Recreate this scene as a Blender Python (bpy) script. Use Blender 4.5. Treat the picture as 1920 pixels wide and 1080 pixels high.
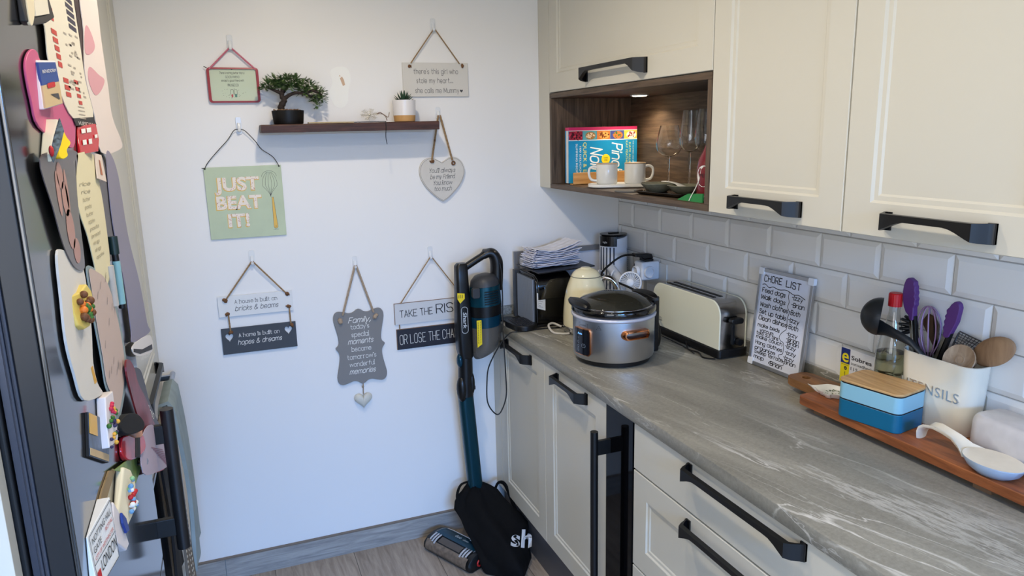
import bpy, math, random
from mathutils import Matrix, Vector
random.seed(7)
PI = math.pi
SC = bpy.context.scene
COL = SC.collection
for o in list(bpy.data.objects):
    bpy.data.objects.remove(o)

# ------------------------------------------------------------------ camera
def look(yaw, pitch, roll):
    y, p, r = (math.radians(a) for a in (yaw, pitch, roll))
    Rm = Matrix.Rotation(y, 3, 'Z') @ Matrix.Rotation(p, 3, 'X') @ Matrix.Rotation(r, 3, 'Y')
    X, Y, Z = Rm.col[0], Rm.col[1], Rm.col[2]
    return Matrix((X, Z, -Y)).transposed()
cam = bpy.data.cameras.new('camera')
camo = bpy.data.objects.new('camera', cam)
COL.objects.link(camo)
camo.matrix_world = Matrix.Translation((-1.5733, -2.7673, 1.6656)) @ look(-21.125, -12.0758, 1.3344).to_4x4()
cam.sensor_width = 36.0
cam.lens = 36.0 * 1369.37 / 1920.0
cam.clip_start = 0.02
SC.camera = camo

# ------------------------------------------------------------------ light and exposure
SC.view_settings.view_transform = 'Standard'
SC.view_settings.look = 'None'
SC.view_settings.exposure = -0.42
SC.view_settings.gamma = 1.0
SC.view_settings.use_curve_mapping = False
W = bpy.data.worlds.new('sky'); SC.world = W; W.use_nodes = True
bg = W.node_tree.nodes['Background']
bg.inputs[0].default_value = (0.50, 0.70, 1.0, 1); bg.inputs[1].default_value = 0.5

def area(name, loc, aim, sx, sy, power, col):
    l = bpy.data.lights.new(name, 'AREA'); l.shape = 'RECTANGLE'; l.size = sx; l.size_y = sy
    l.energy = power; l.color = col
    o = bpy.data.objects.new(name, l); COL.objects.link(o); o.location = loc
    o.rotation_euler = (Vector(aim) - Vector(loc)).to_track_quat('-Z', 'Y').to_euler()
    return o
def downlight(name, loc, power, col=(1.0, 0.80, 0.55), size=120, rad=0.035):
    l = bpy.data.lights.new(name, 'SPOT'); l.spot_size = math.radians(size); l.spot_blend = 0.7
    l.energy = power; l.color = col; l.shadow_soft_size = rad
    o = bpy.data.objects.new(name, l); COL.objects.link(o); o.location = loc
    return o
# blue sky over the garden beyond the glazed doorway; the lintel keeps it off the upper walls
area('sky_beyond_doorway', (-1.25, -6.3, 2.62), (-1.2, 0, .2), 1.9, 1.3, 760, (0.13, 0.41, 1.0))
# paler daylight in the doorway; side fill added to brighten tiles and cupboard fronts
area('daylight_doorway', (-1.25, -4.6, 1.1), (-1.1, 0, .9), 1.5, 1.9, 20, (0.80, 0.92, 1.0))
area('added_side_fill', (-2.44, -3.35, 1.45), (-.3, -2.2, 1.0), 1.3, 1.1, 24, (0.94, 0.96, 1.0))
# recessed ceiling spots
for lx, ly, pw in ((-1.28, -0.98, 56), (-1.22, -1.85, 34), (-1.25, -2.75, 24), (-1.2, -3.6, 20)):
    downlight('ceiling_spot', (lx, ly, 2.44), pw, (1.0, .87, .69), 176)
# ------------------------------------------------------------------ helpers: materials
def L(c):
    c = c / 255.0
    return c / 12.92 if c <= 0.04045 else ((c + 0.055) / 1.055) ** 2.4
def rgb(r, g, b): return (L(r), L(g), L(b), 1.0)
MATS = {}
def mat(name, col, rough=0.5, metal=0.0, spec=0.5, trans=0.0, ior=1.45, coat=0.0, emit=None, es=0.0, sheen=0.0, alpha=1.0,
        noise=None, bump=None, aniso=0.0):
    """noise=(scale, amount, stretch xyz): soft mottling; bump=(scale, strength, stretch)"""
    if name in MATS: return MATS[name]
    m = bpy.data.materials.new(name); m.use_nodes = True; nt = m.node_tree; b = nt.nodes['Principled BSDF']
    c = rgb(*col); b.inputs['Base Color'].default_value = c
    b.inputs['Roughness'].default_value = rough; b.inputs['Metallic'].default_value = metal
    b.inputs['Specular IOR Level'].default_value = spec; b.inputs['IOR'].default_value = ior
    b.inputs['Transmission Weight'].default_value = trans; b.inputs['Coat Weight'].default_value = coat
    b.inputs['Coat Roughness'].default_value = 0.06
    b.inputs['Sheen Weight'].default_value = sheen; b.inputs['Alpha'].default_value = alpha
    if aniso: b.inputs['Anisotropic'].default_value = aniso
    if emit: b.inputs['Emission Color'].default_value = rgb(*emit); b.inputs['Emission Strength'].default_value = es
    def tex(sc, st, det=4):
        tc = nt.nodes.new('ShaderNodeTexCoord'); mp = nt.nodes.new('ShaderNodeMapping'); n = nt.nodes.new('ShaderNodeTexNoise')
        mp.inputs['Scale'].default_value = st; n.inputs['Scale'].default_value = sc; n.inputs['Detail'].default_value = det
        nt.links.new(tc.outputs['Object'], mp.inputs[0]); nt.links.new(mp.outputs[0], n.inputs[0]); return n
    if noise:
        n = tex(noise[0], noise[2] if len(noise) > 2 else (1, 1, 1)); r = nt.nodes.new('ShaderNodeValToRGB')
        a = noise[1]
        r.color_ramp.elements[0].position = .3; r.color_ramp.elements[1].position = .7
        r.color_ramp.elements[0].color = tuple(max(0, v * (1 - a)) for v in c[:3]) + (1,)
        r.color_ramp.elements[1].color = tuple(min(1, v * (1 + a)) for v in c[:3]) + (1,)
        nt.links.new(n.outputs[0], r.inputs[0]); nt.links.new(r.outputs[0], b.inputs['Base Color'])
    if bump:
        n = tex(bump[0], bump[2] if len(bump) > 2 else (1, 1, 1)); bp = nt.nodes.new('ShaderNodeBump')
        bp.inputs['Strength'].default_value = bump[1]; bp.inputs['Distance'].default_value = 0.002
        nt.links.new(n.outputs[0], bp.inputs['Height']); nt.links.new(bp.outputs[0], b.inputs['Normal'])
    MATS[name] = m
    return m
def wood(name, dark, light, axis='y', scale=6.0, rough=0.45, stretch=14.0, plank=None, contrast=(.35, .7), spec=.4):
    """streaky grain that runs along the given axis; plank=(axis, width, length axis, length) adds board to board variation"""
    if name in MATS: return MATS[name]
    m = bpy.data.materials.new(name); m.use_nodes = True; nt = m.node_tree; b = nt.nodes['Principled BSDF']
    b.inputs['Roughness'].default_value = rough; b.inputs['Specular IOR Level'].default_value = spec
    tc = nt.nodes.new('ShaderNodeTexCoord'); mp = nt.nodes.new('ShaderNodeMapping')
    st = [stretch] * 3; st['xyz'.index(axis)] = 1.0
    mp.inputs['Scale'].default_value = st
    nt.links.new(tc.outputs['Object'], mp.inputs[0])
    n1 = nt.nodes.new('ShaderNodeTexNoise'); n1.inputs['Scale'].default_value = scale; n1.inputs['Detail'].default_value = 8; n1.inputs['Roughness'].default_value = .65
    n1.inputs['Distortion'].default_value = .6
    nt.links.new(mp.outputs[0], n1.inputs[0])
    r = nt.nodes.new('ShaderNodeValToRGB'); r.color_ramp.elements[0].position, r.color_ramp.elements[1].position = contrast
    r.color_ramp.elements[0].color = rgb(*dark); r.color_ramp.elements[1].color = rgb(*light)
    nt.links.new(n1.outputs[0], r.inputs[0]); out = r.outputs[0]
    if plank:
        br = nt.nodes.new('ShaderNodeTexBrick'); mp2 = nt.nodes.new('ShaderNodeMapping')
        mp2.inputs['Rotation'].default_value = plank[0]
        nt.links.new(tc.outputs['Object'], mp2.inputs[0]); nt.links.new(mp2.outputs[0], br.inputs[0])
        br.inputs['Scale'].default_value = 1; br.inputs['Brick Width'].default_value = plank[2]; br.inputs['Row Height'].default_value = plank[1]
        br.inputs['Mortar Size'].default_value = 0.0016; br.inputs['Mortar Smooth'].default_value = 0.4
        br.inputs['Color1'].default_value = (.72, .72, .72, 1); br.inputs['Color2'].default_value = (1.12, 1.1, 1.08, 1); br.inputs['Mortar'].default_value = (.25, .24, .23, 1)
        mx = nt.nodes.new('ShaderNodeMix'); mx.data_type = 'RGBA'; mx.blend_type = 'MULTIPLY'; mx.inputs[0].default_value = 1.0
        nt.links.new(out, mx.inputs[6]); nt.links.new(br.outputs[0], mx.inputs[7]); out = mx.outputs[2]
    nt.links.new(out, b.inputs['Base Color'])
    bp = nt.nodes.new('ShaderNodeBump'); bp.inputs['Strength'].default_value = .15; bp.inputs['Distance'].default_value = .001
    nt.links.new(n1.outputs[0], bp.inputs['Height']); nt.links.new(bp.outputs[0], b.inputs['Normal'])
    MATS[name] = m
    return m

# ------------------------------------------------------------------ helpers: things
def thing(name, label, cat, loc, group=None):
    o = bpy.data.objects.new(name, None); COL.objects.link(o); o.location = loc
    o.empty_display_size = 0.02
    o['label'] = label; o['category'] = cat
    if group: o['group'] = group
    return o
def tag(o, label, cat, group=None):
    o['label'] = label; o['category'] = cat
    if group: o['group'] = group
    return o

def frames(pts, closed=False):
    P = [Vector(p) for p in pts]; n = len(P); T = []
    for i in range(n):
        a = P[i - 1] if (i > 0 or closed) else P[i]; c = P[(i + 1) % n] if (i < n - 1 or closed) else P[i]
        t = (c - a)
        T.append(t.normalized() if t.length > 1e-9 else Vector((0, 0, 1)))
    up = Vector((0, 0, 1)) if abs(T[0].z) < .9 else Vector((1, 0, 0))
    N = [(up - T[0] * up.dot(T[0])).normalized()]
    for i in range(1, n):
        v = N[-1] - T[i] * N[-1].dot(T[i])
        N.append(v.normalized() if v.length > 1e-6 else N[-1])
    return P, T, N
def curve(pts, k=8, closed=False):
    """Catmull-Rom through the points"""
    P = [Vector(p) for p in pts]; n = len(P); out = []
    seg = n if closed else n - 1
    for i in range(seg):
        g = lambda j: P[j % n] if closed else P[max(0, min(n - 1, j))]
        a, b, c, d = g(i - 1), g(i), g(i + 1), g(i + 2)
        for q in range(k):
            t = q / k
            out.append(.5 * ((2 * b) + (c - a) * t + (2 * a - 5 * b + 4 * c - d) * t * t + (3 * b - a - 3 * c + d) * t ** 3))
    if not closed: out.append(P[-1])
    return out
def rrect(x0, x1, y0, y1, r, n=5):
    out = []
    for cx, cy, a0 in ((x1 - r, y1 - r, 0), (x0 + r, y1 - r, 90), (x0 + r, y0 + r, 180), (x1 - r, y0 + r, 270)):
        for i in range(n + 1):
            a = math.radians(a0 + 90 * i / n); out.append((cx + r * math.cos(a), cy + r * math.sin(a)))
    return out
def heart(cx, cy, w, h, n=36):
    out = []
    for i in range(n):
        t = 2 * PI * i / n
        x = 16 * math.sin(t) ** 3; y = 13 * math.cos(t) - 5 * math.cos(2 * t) - 2 * math.cos(3 * t) - math.cos(4 * t)
        out.append((cx + x / 32 * w, cy + (y + 2.5) / 29 * h))
    return out
def circ(cx, cy, r, n=24, ry=None): return [(cx + r * math.cos(2 * PI * i / n), cy + (ry or r) * math.sin(2 * PI * i / n)) for i in range(n)]

class MB:
    def __init__(s, M=None):
        s.v = []; s.f = []; s.mi = []; s.cur = 0; s.M = M
    def m(s, i): s.cur = i; return s
    def add(s, vs, fs):
        o = len(s.v)
        if s.M is not None: vs = [s.M @ Vector(p) for p in vs]
        s.v += [tuple(p) for p in vs]
        for f in fs: s.f.append([o + i for i in f]); s.mi.append(s.cur)
        return s
    def box(s, x0, x1, y0, y1, z0, z1):
        x0, x1 = sorted((x0, x1)); y0, y1 = sorted((y0, y1)); z0, z1 = sorted((z0, z1))
        v = [(x, y, z) for z in (z0, z1) for y in (y0, y1) for x in (x0, x1)]
        return s.add(v, [(0, 2, 3, 1), (4, 5, 7, 6), (0, 1, 5, 4), (2, 6, 7, 3), (0, 4, 6, 2), (1, 3, 7, 5)])
    def prism(s, pts, ax, a, b, hole=None):
        n = len(pts)
        mk = {'x': lambda p, t: (t, p[0], p[1]), 'y': lambda p, t: (p[0], t, p[1]), 'z': lambda p, t: (p[0], p[1], t)}[ax]
        v = [mk(p, a) for p in pts] + [mk(p, b) for p in pts]
        ar = sum(pts[i][0] * pts[(i + 1) % n][1] - pts[(i + 1) % n][0] * pts[i][1] for i in range(n))
        flip = (ar > 0) == (b > a)
        if ax == 'y': flip = not flip
        F = [tuple(range(n)), tuple(range(2 * n - 1, n - 1, -1))] + [(i, i + n, (i + 1) % n + n, (i + 1) % n) for i in range(n)]
        if flip: F = [tuple(reversed(f)) for f in F]
        return s.add(v, F)
    def loft(s, rings, caps=True, close=True):
        n = len(rings[0]); v = [p for r in rings for p in r]; F = []
        for i in range(len(rings) - 1):
            for j in range(n if close else n - 1):
                F.append((i * n + j, i * n + (j + 1) % n, (i + 1) * n + (j + 1) % n, (i + 1) * n + j))
        if caps: F += [tuple(range(n - 1, -1, -1)), tuple(range((len(rings) - 1) * n, len(rings) * n))]
        return s.add(v, F)
    def lathe(s, prof, c=(0, 0, 0), n=36, sx=1, sy=1, caps=True):
        rings = [[(c[0] + r * sx * math.cos(2 * PI * i / n), c[1] + r * sy * math.sin(2 * PI * i / n), c[2] + z) for i in range(n)] for r, z in prof]
        return s.loft(rings, caps)
    def tube(s, pts, r, n=8, closed=False, caps=True, flat=1.0):
        P, T, N = frames(pts, closed); rings = []
        for i, (p, t, nn) in enumerate(zip(P, T, N)):
            b = t.cross(nn); rr = r[i] if isinstance(r, (list, tuple)) else r
            rings.append([p + nn * (rr * math.cos(2 * PI * k / n)) + b * (rr * flat * math.sin(2 * PI * k / n)) for k in range(n)])
        if closed: rings.append(rings[0]); caps = False
        return s.loft(rings, caps)
    def ball(s, c, r, nu=16, nv=10, top=1.0):
        rx, ry, rz = r if isinstance(r, (tuple, list)) else (r, r, r)
        rings = []
        for j in range(nv + 1):
            a = -PI / 2 + PI * j / nv; q = max(math.cos(a), 1e-3)
            rings.append([(c[0] + rx * q * math.cos(2 * PI * i / nu), c[1] + ry * q * math.sin(2 * PI * i / nu), c[2] + rz * math.sin(a)) for i in range(nu)])
        return s.loft(rings)
    def sheet(s, fn, nu, nv, th=0.0):
        g = [[Vector(fn(i / nu, j / nv)) for j in range(nv + 1)] for i in range(nu + 1)]
        if not th:
            v = [p for r in g for p in r]; w = nv + 1
            return s.add(v, [(i * w + j, (i + 1) * w + j, (i + 1) * w + j + 1, i * w + j + 1) for i in range(nu) for j in range(nv)])
        w = nv + 1; A = []; B = []
        for i in range(nu + 1):
            for j in range(nv + 1):
                du = g[min(nu, i + 1)][j] - g[max(0, i - 1)][j]; dv = g[i][min(nv, j + 1)] - g[i][max(0, j - 1)]
                nn = du.cross(dv); nn = nn.normalized() if nn.length > 1e-12 else Vector((0, 0, 1))
                A.append(g[i][j] + nn * th / 2); B.append(g[i][j] - nn * th / 2)
        k = len(A); F = []
        for i in range(nu):
            for j in range(nv):
                q = (i * w + j, (i + 1) * w + j, (i + 1) * w + j + 1, i * w + j + 1)
                F.append(q); F.append(tuple(x + k for x in reversed(q)))
        bd = [i * w for i in range(nu + 1)] + [nu * w + j for j in range(1, nv + 1)] + [i * w + nv for i in range(nu - 1, -1, -1)] + [j for j in range(nv - 1, 0, -1)]
        for a, b in zip(bd, bd[1:] + bd[:1]): F.append((b, a, a + k, b + k))
        return s.add(A + B, F)
    def flat(s, d, fn):
        """2D mesh (verts, faces) mapped through fn(u, v)"""
        p = d[0][0]; o, a, b = Vector(fn(p[0], p[1])), Vector(fn(p[0] + 1e-3, p[1])), Vector(fn(p[0], p[1] + 1e-3))
        n = (a - o).cross(b - o); n = n.normalized() if n.length > 1e-12 else Vector((0, 0, 0))
        return s.add([Vector(fn(q[0], q[1])) + n * (q[2] if len(q) > 2 else 0) for q in d[0]], d[1])
    def out(s, name, mats, T=None, bevel=0.0, seg=2, smooth=35, sub=0, structure=False):
        me = bpy.data.meshes.new(name)
        off = Vector((0, 0, 0)); q = T
        while q is not None: off += q.location; q = q.parent
        me.from_pydata([tuple(Vector(p) - off) for p in s.v], [], s.f)
        if not isinstance(mats, (list, tuple)): mats = [mats]
        for m_ in mats: me.materials.append(m_)
        if len(mats) > 1:
            for p, i in zip(me.polygons, s.mi): p.material_index = min(i, len(mats) - 1)
        me.update()
        o = bpy.data.objects.new(name, me); COL.objects.link(o)
        if T is not None: o.parent = T
        if smooth:
            for p in me.polygons: p.use_smooth = True
            me.set_sharp_from_angle(angle=math.radians(smooth))
        if bevel:
            b = o.modifiers.new('bevel', 'BEVEL'); b.width = bevel; b.segments = seg; b.limit_method = 'ANGLE'; b.angle_limit = math.radians(30)
            b.harden_normals = True
        if sub:
            b = o.modifiers.new('sub', 'SUBSURF'); b.levels = sub; b.render_levels = sub
        if structure: o['kind'] = 'structure'
        return o
def solo(mb, name, mats, label, cat, group=None, **kw):
    """a thing that is one mesh, origin at its base"""
    xs = [p[0] for p in mb.v]; ys = [p[1] for p in mb.v]; zs = [p[2] for p in mb.v]
    c = Vector(((min(xs) + max(xs)) / 2, (min(ys) + max(ys)) / 2, min(zs)))
    mb.v = [tuple(Vector(p) - c) for p in mb.v]
    o = mb.out(name, mats, None, **kw); o.location = c
    return tag(o, label, cat, group)

# ------------------------------------------------------------------ helpers: lettering
GL = {
'a': '~4f3g1g0f0d1c3c4d 4g4c', 'b': '0i0c ~0f1g3g4f4d3c1c0d', 'c': '~4f3g1g0f0d1c3c4d', 'd': '4i4c ~4f3g1g0f0d1c3c4d',
'e': '0e4e ~4e4f3g1g0f0d1c3c4d', 'f': '~3i2i1h1f1c 0g3g', 'g': '~4f3g1g0f0d1c3c4d ~4g4c4b3a1a0b', 'h': '0i0c ~0f1g3g4f4c', 'i': '0g0c 0h0i',
'j': '~1g1c1b0a 1h1i', 'k': '0i0c 3g0e 1e3c', 'l': '0i0c', 'm': '0g0c ~0f1g2g3f3c ~3f4g5g6f6c', 'n': '0g0c ~0f1g3g4f4c',
'o': '~0f1g3g4f4d3c1c0d0f', 'p': '0g0a ~0f1g3g4f4d3c1c0d', 'q': '4g4a ~4f3g1g0f0d1c3c4d', 'r': '0g0c ~0f1g3g', 's': '~3f2g1g0f1e2e3d2c1c0d',
't': '~1i1e1d2c3c 0g3g', 'u': '~0g0d1c3c4d 4g4c', 'v': '0g2c4g', 'w': '0g1c3g5c6g', 'x': '0g4c 0c4g', 'y': '0g2c 4g1a', 'z': '0g4g0c4c',
'A': '0c2i4c 1e3e', 'B': '0c0i ~0i3i4h3f0f ~0f4f4d3c0c', 'C': '~4h3i1i0h0d1c3c4d', 'D': '0c0i ~0i2i4h4d2c0c', 'E': '4i0i0c4c 0f3f', 'F': '4i0i0c 0f3f',
'G': '~4h3i1i0h0d1c3c4d4f 4f2f', 'H': '0i0c 4i4c 0f4f', 'I': '0i0c', 'J': '~3i3d2c0d', 'K': '0i0c 4i0e 1f4c', 'L': '0i0c4c', 'M': '0c0i3d6i6c', 'N': '0c0i4c4i',
'O': '~0h1i3i4h4d3c1c0d0h', 'P': '0c0i ~0i3i4h3f0f', 'Q': '~0h1i3i4h4d3c1c0d0h 3d4c', 'R': '0c0i ~0i3i4h3f0f 2f4c', 'S': '~4h3i1i0h1f3f4d3c1c0d',
'T': '0i4i 2i2c', 'U': '~0i0d1c3c4d4i', 'V': '0i2c4i', 'W': '0i1c3h5c6i', 'X': '0i4c 0c4i', 'Y': '0i2f4i 2f2c', 'Z': '0i4i0c4c',
'1': '0h1i1c', '2': '~0h1i3i4h3f0c 0c4c', '3': '~0h2i4h2f4d2c0d', '5': '4i0i0f ~0f3f4d3c0c', '6': '~4h2i0f0d2c4d2f0e', '8': '~2f0h2i4h2f0d2c4d2f', '0': '~0h1i3i4h4d3c1c0d0h',
'4': '3c3i0e4e', '7': '0i4i1c', '9': '~4g2f0g2i4g2c', '.': '0c0d', ',': '1d0b', "'": '0i0h', '-': '0f2f', '!': '0i0e 0c0d', '&': '~5c1g1h2i3h2g0e0d1c3c5e', '(': '~2i0g0d2b', ')': '~0i2g2d0b', '/': '0b4i', '>': '0g3e0d'}
def ribbon(V, F, pts, w, d=0.0):
    """mitred flat line through 2D points"""
    P = [pts[0]]
    for p in pts[1:]:
        if math.hypot(p[0] - P[-1][0], p[1] - P[-1][1]) > w * .08: P.append(p)
    if len(P) < 2: return
    for i in range(1, len(P) - 1):
        a, b, c = P[i - 1], P[i], P[i + 1]; d1 = (b[0] - a[0], b[1] - a[1]); d2 = (c[0] - b[0], c[1] - b[1])
        if d1[0] * d2[0] + d1[1] * d2[1] < .35 * math.hypot(*d1) * math.hypot(*d2):
            ribbon(V, F, P[:i + 1], w, d); ribbon(V, F, P[i:], w, d + 4e-6); return
    n = len(P); closed = False; o = len(V); hw = w / 2
    for i in range(n):
        a = P[max(0, i - 1)]; b = P[i]; c = P[min(n - 1, i + 1)]
        d1 = (b[0] - a[0], b[1] - a[1]); d2 = (c[0] - b[0], c[1] - b[1])
        if i == 0: d1 = d2
        if i == n - 1: d2 = d1
        l1, l2 = math.hypot(*d1), math.hypot(*d2); n1 = (-d1[1] / l1, d1[0] / l1); n2 = (-d2[1] / l2, d2[0] / l2)
        m = (n1[0] + n2[0], n1[1] + n2[1]); q = m[0] * m[0] + m[1] * m[1]
        k = min(2.0 / q if q > 1e-6 else 1.5, 1.4); mx, my = m[0] * k * hw, m[1] * k * hw
        e = 0.0
        if i == 0: e = -.6
        elif i == n - 1: e = .6
        ex, ey = d1[0] / l1 * hw * e, d1[1] / l1 * hw * e
        V.append((b[0] + mx + ex, b[1] + my + ey, d)); V.append((b[0] - mx + ex, b[1] - my + ey, d))
    for i in range(n - 1): F.append((o + 2 * i, o + 2 * i + 1, o + 2 * i + 3, o + 2 * i + 2))
def strokes(text, size, w=0.1, shear=0.0, gap=1.5, space=3.0, serif=False, wob=0.0, narrow=1.0, rnd=None):
    """single-stroke lettering: returns 2D verts, faces and width; size = height of a capital; w = pen width as a share of size"""
    V = []; F = []; x = 0.0; u = size / 6.0; hw = w * size / 2
    lay = [0]
    def line(pts):
        lay[0] += 1; ribbon(V, F, pts, hw * 2, (lay[0] % 12) * 1.2e-5)
    for ch in text:
        if ch == ' ': x += space; continue
        g = GL.get(ch)
        if not g: x += space; continue
        wd = 0; jy = random.uniform(-wob, wob)
        for st in g.split():
            sm = st[0] == '~'; st = st.lstrip('~')
            pts = [(int(st[i]) * narrow, ord(st[i + 1]) - 99 + jy) for i in range(0, len(st), 2)]
            wd = max(wd, max(p[0] for p in pts))
            if sm: pts = [(p.x, p.y) for p in curve([(a, b, 0) for a, b in pts], 4)]
            pts = [((x + a + b * shear) * u, b * u) for a, b in pts]
            line(pts)
            if serif and not sm and len(pts) == 2 and abs(pts[0][0] - pts[1][0]) < abs(pts[0][1] - pts[1][1]) * (abs(shear) + .1):
                for q in pts: line([(q[0] - .7 * u, q[1]), (q[0] + .7 * u, q[1])])
        x += wd + gap
    return V, F, (x - gap) * u
FONT_CACHE = {}
def block(text, size, shear=0.0, off=0.0, space=1.0):
    """solid letters from Blender's built-in typeface; size = font size; returns 2D verts, faces, width"""
    c = bpy.data.curves.new('t', 'FONT'); c.body = text; c.size = size; c.shear = shear; c.offset = off; c.space_character = space; c.fill_mode = 'FRONT'
    c.resolution_u = 4
    o = bpy.data.objects.new('t', c); COL.objects.link(o)
    me = bpy.data.meshes.new_from_object(o.evaluated_get(bpy.context.evaluated_depsgraph_get()))
    V = [(v.co.x, v.co.y) for v in me.vertices]; F = [tuple(p.vertices) for p in me.polygons]
    bpy.data.objects.remove(o); bpy.data.curves.remove(c); bpy.data.meshes.remove(me)
    w = max((p[0] for p in V), default=0)
    return V, F, w
def centre(d, cx, y, fit=None, ang=0.0):
    """place a lettering centred on cx with its baseline at y; fit = force this width"""
    V, F, w = d[0], d[1], d[2]
    x0 = min(p[0] for p in V); x1 = max(p[0] for p in V); k = (fit / (x1 - x0)) if fit else 1.0
    ca, sa = math.cos(ang), math.sin(ang)
    P = [((p[0] - (x0 + x1) / 2) * k, p[1], p[2] if len(p) > 2 else 0) for p in V]
    return [(cx + p[0] * ca - p[1] * sa, y + p[0] * sa + p[1] * ca, p[2]) for p in P], F
def left(d, x, y, fit=None, ang=0.0):
    V, F = d[0], d[1]
    x0 = min(p[0] for p in V); x1 = max(p[0] for p in V); k = (fit / (x1 - x0)) if fit else 1.0
    ca, sa = math.cos(ang), math.sin(ang)
    P = [((p[0] - x0) * k, p[1], p[2] if len(p) > 2 else 0) for p in V]
    return [(x + p[0] * ca - p[1] * sa, y + p[0] * sa + p[1] * ca, p[2]) for p in P], F
def fan(pts): return pts, [tuple(range(len(pts)))]
def pen(pts, w):
    """a drawn line of width w in 2D"""
    V = []; F = []; ribbon(V, F, pts, w); return V, F
# ------------------------------------------------------------------ materials of the place
WALL = mat('wall_paint', (236, 234, 231), rough=.34, spec=.35, bump=(9, .05))
CREAM = mat('door_paint', (205, 201, 187), rough=.33, spec=.45)
CARC = mat('carcass_paint', (212, 208, 192), rough=.4)
BLACK = mat('black_metal', (13, 13, 14), rough=.4, spec=.5)
GLOSSB = mat('black_gloss', (8, 8, 10), rough=.06, spec=.6, coat=.6)
PLASB = mat('black_plastic', (17, 17, 18), rough=.38)
MATB = mat('black_matt', (20, 20, 21), rough=.7)
WHITEP = mat('white_plastic', (228, 230, 233), rough=.32)
WHITEM = mat('white_matt', (232, 231, 228), rough=.7)
CHROME = mat('chrome', (215, 215, 218), rough=.09, metal=1)
STEEL = mat('brushed_steel', (176, 178, 182), rough=.30, metal=1, noise=(30, .06, (1, 1, 30)))
TILE = mat('tile_glaze', (234, 233, 229), rough=.09, spec=.6)
GROUT = mat('grout', (168, 165, 160), rough=.9)
DKWOOD = wood('niche_oak', (52, 42, 33), (116, 96, 77), 'z', 5, .5, 16, contrast=(.3, .72))
DKWOODX = wood('niche_oak_long', (50, 40, 31), (112, 92, 73), 'y', 5, .5, 16, contrast=(.3, .72))
FLOORM = wood('floor_planks', (128, 116, 104), (180, 168, 154), 'y', 5, .42, 10, plank=((0, 0, PI / 2), .307, 1.3), contrast=(.3, .75))
SKIRT = wood('skirting_grain', (126, 124, 122), (178, 174, 168), 'x', 6, .45, 12, contrast=(.3, .72))
SKIRTTOP = mat('skirting_edge', (120, 108, 96), rough=.6)
PLINTH = mat('plinth_grey', (88, 88, 92), rough=.5)
GLASS = mat('clear_glass', (250, 252, 252), rough=.01, trans=1.0, ior=1.45)
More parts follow.
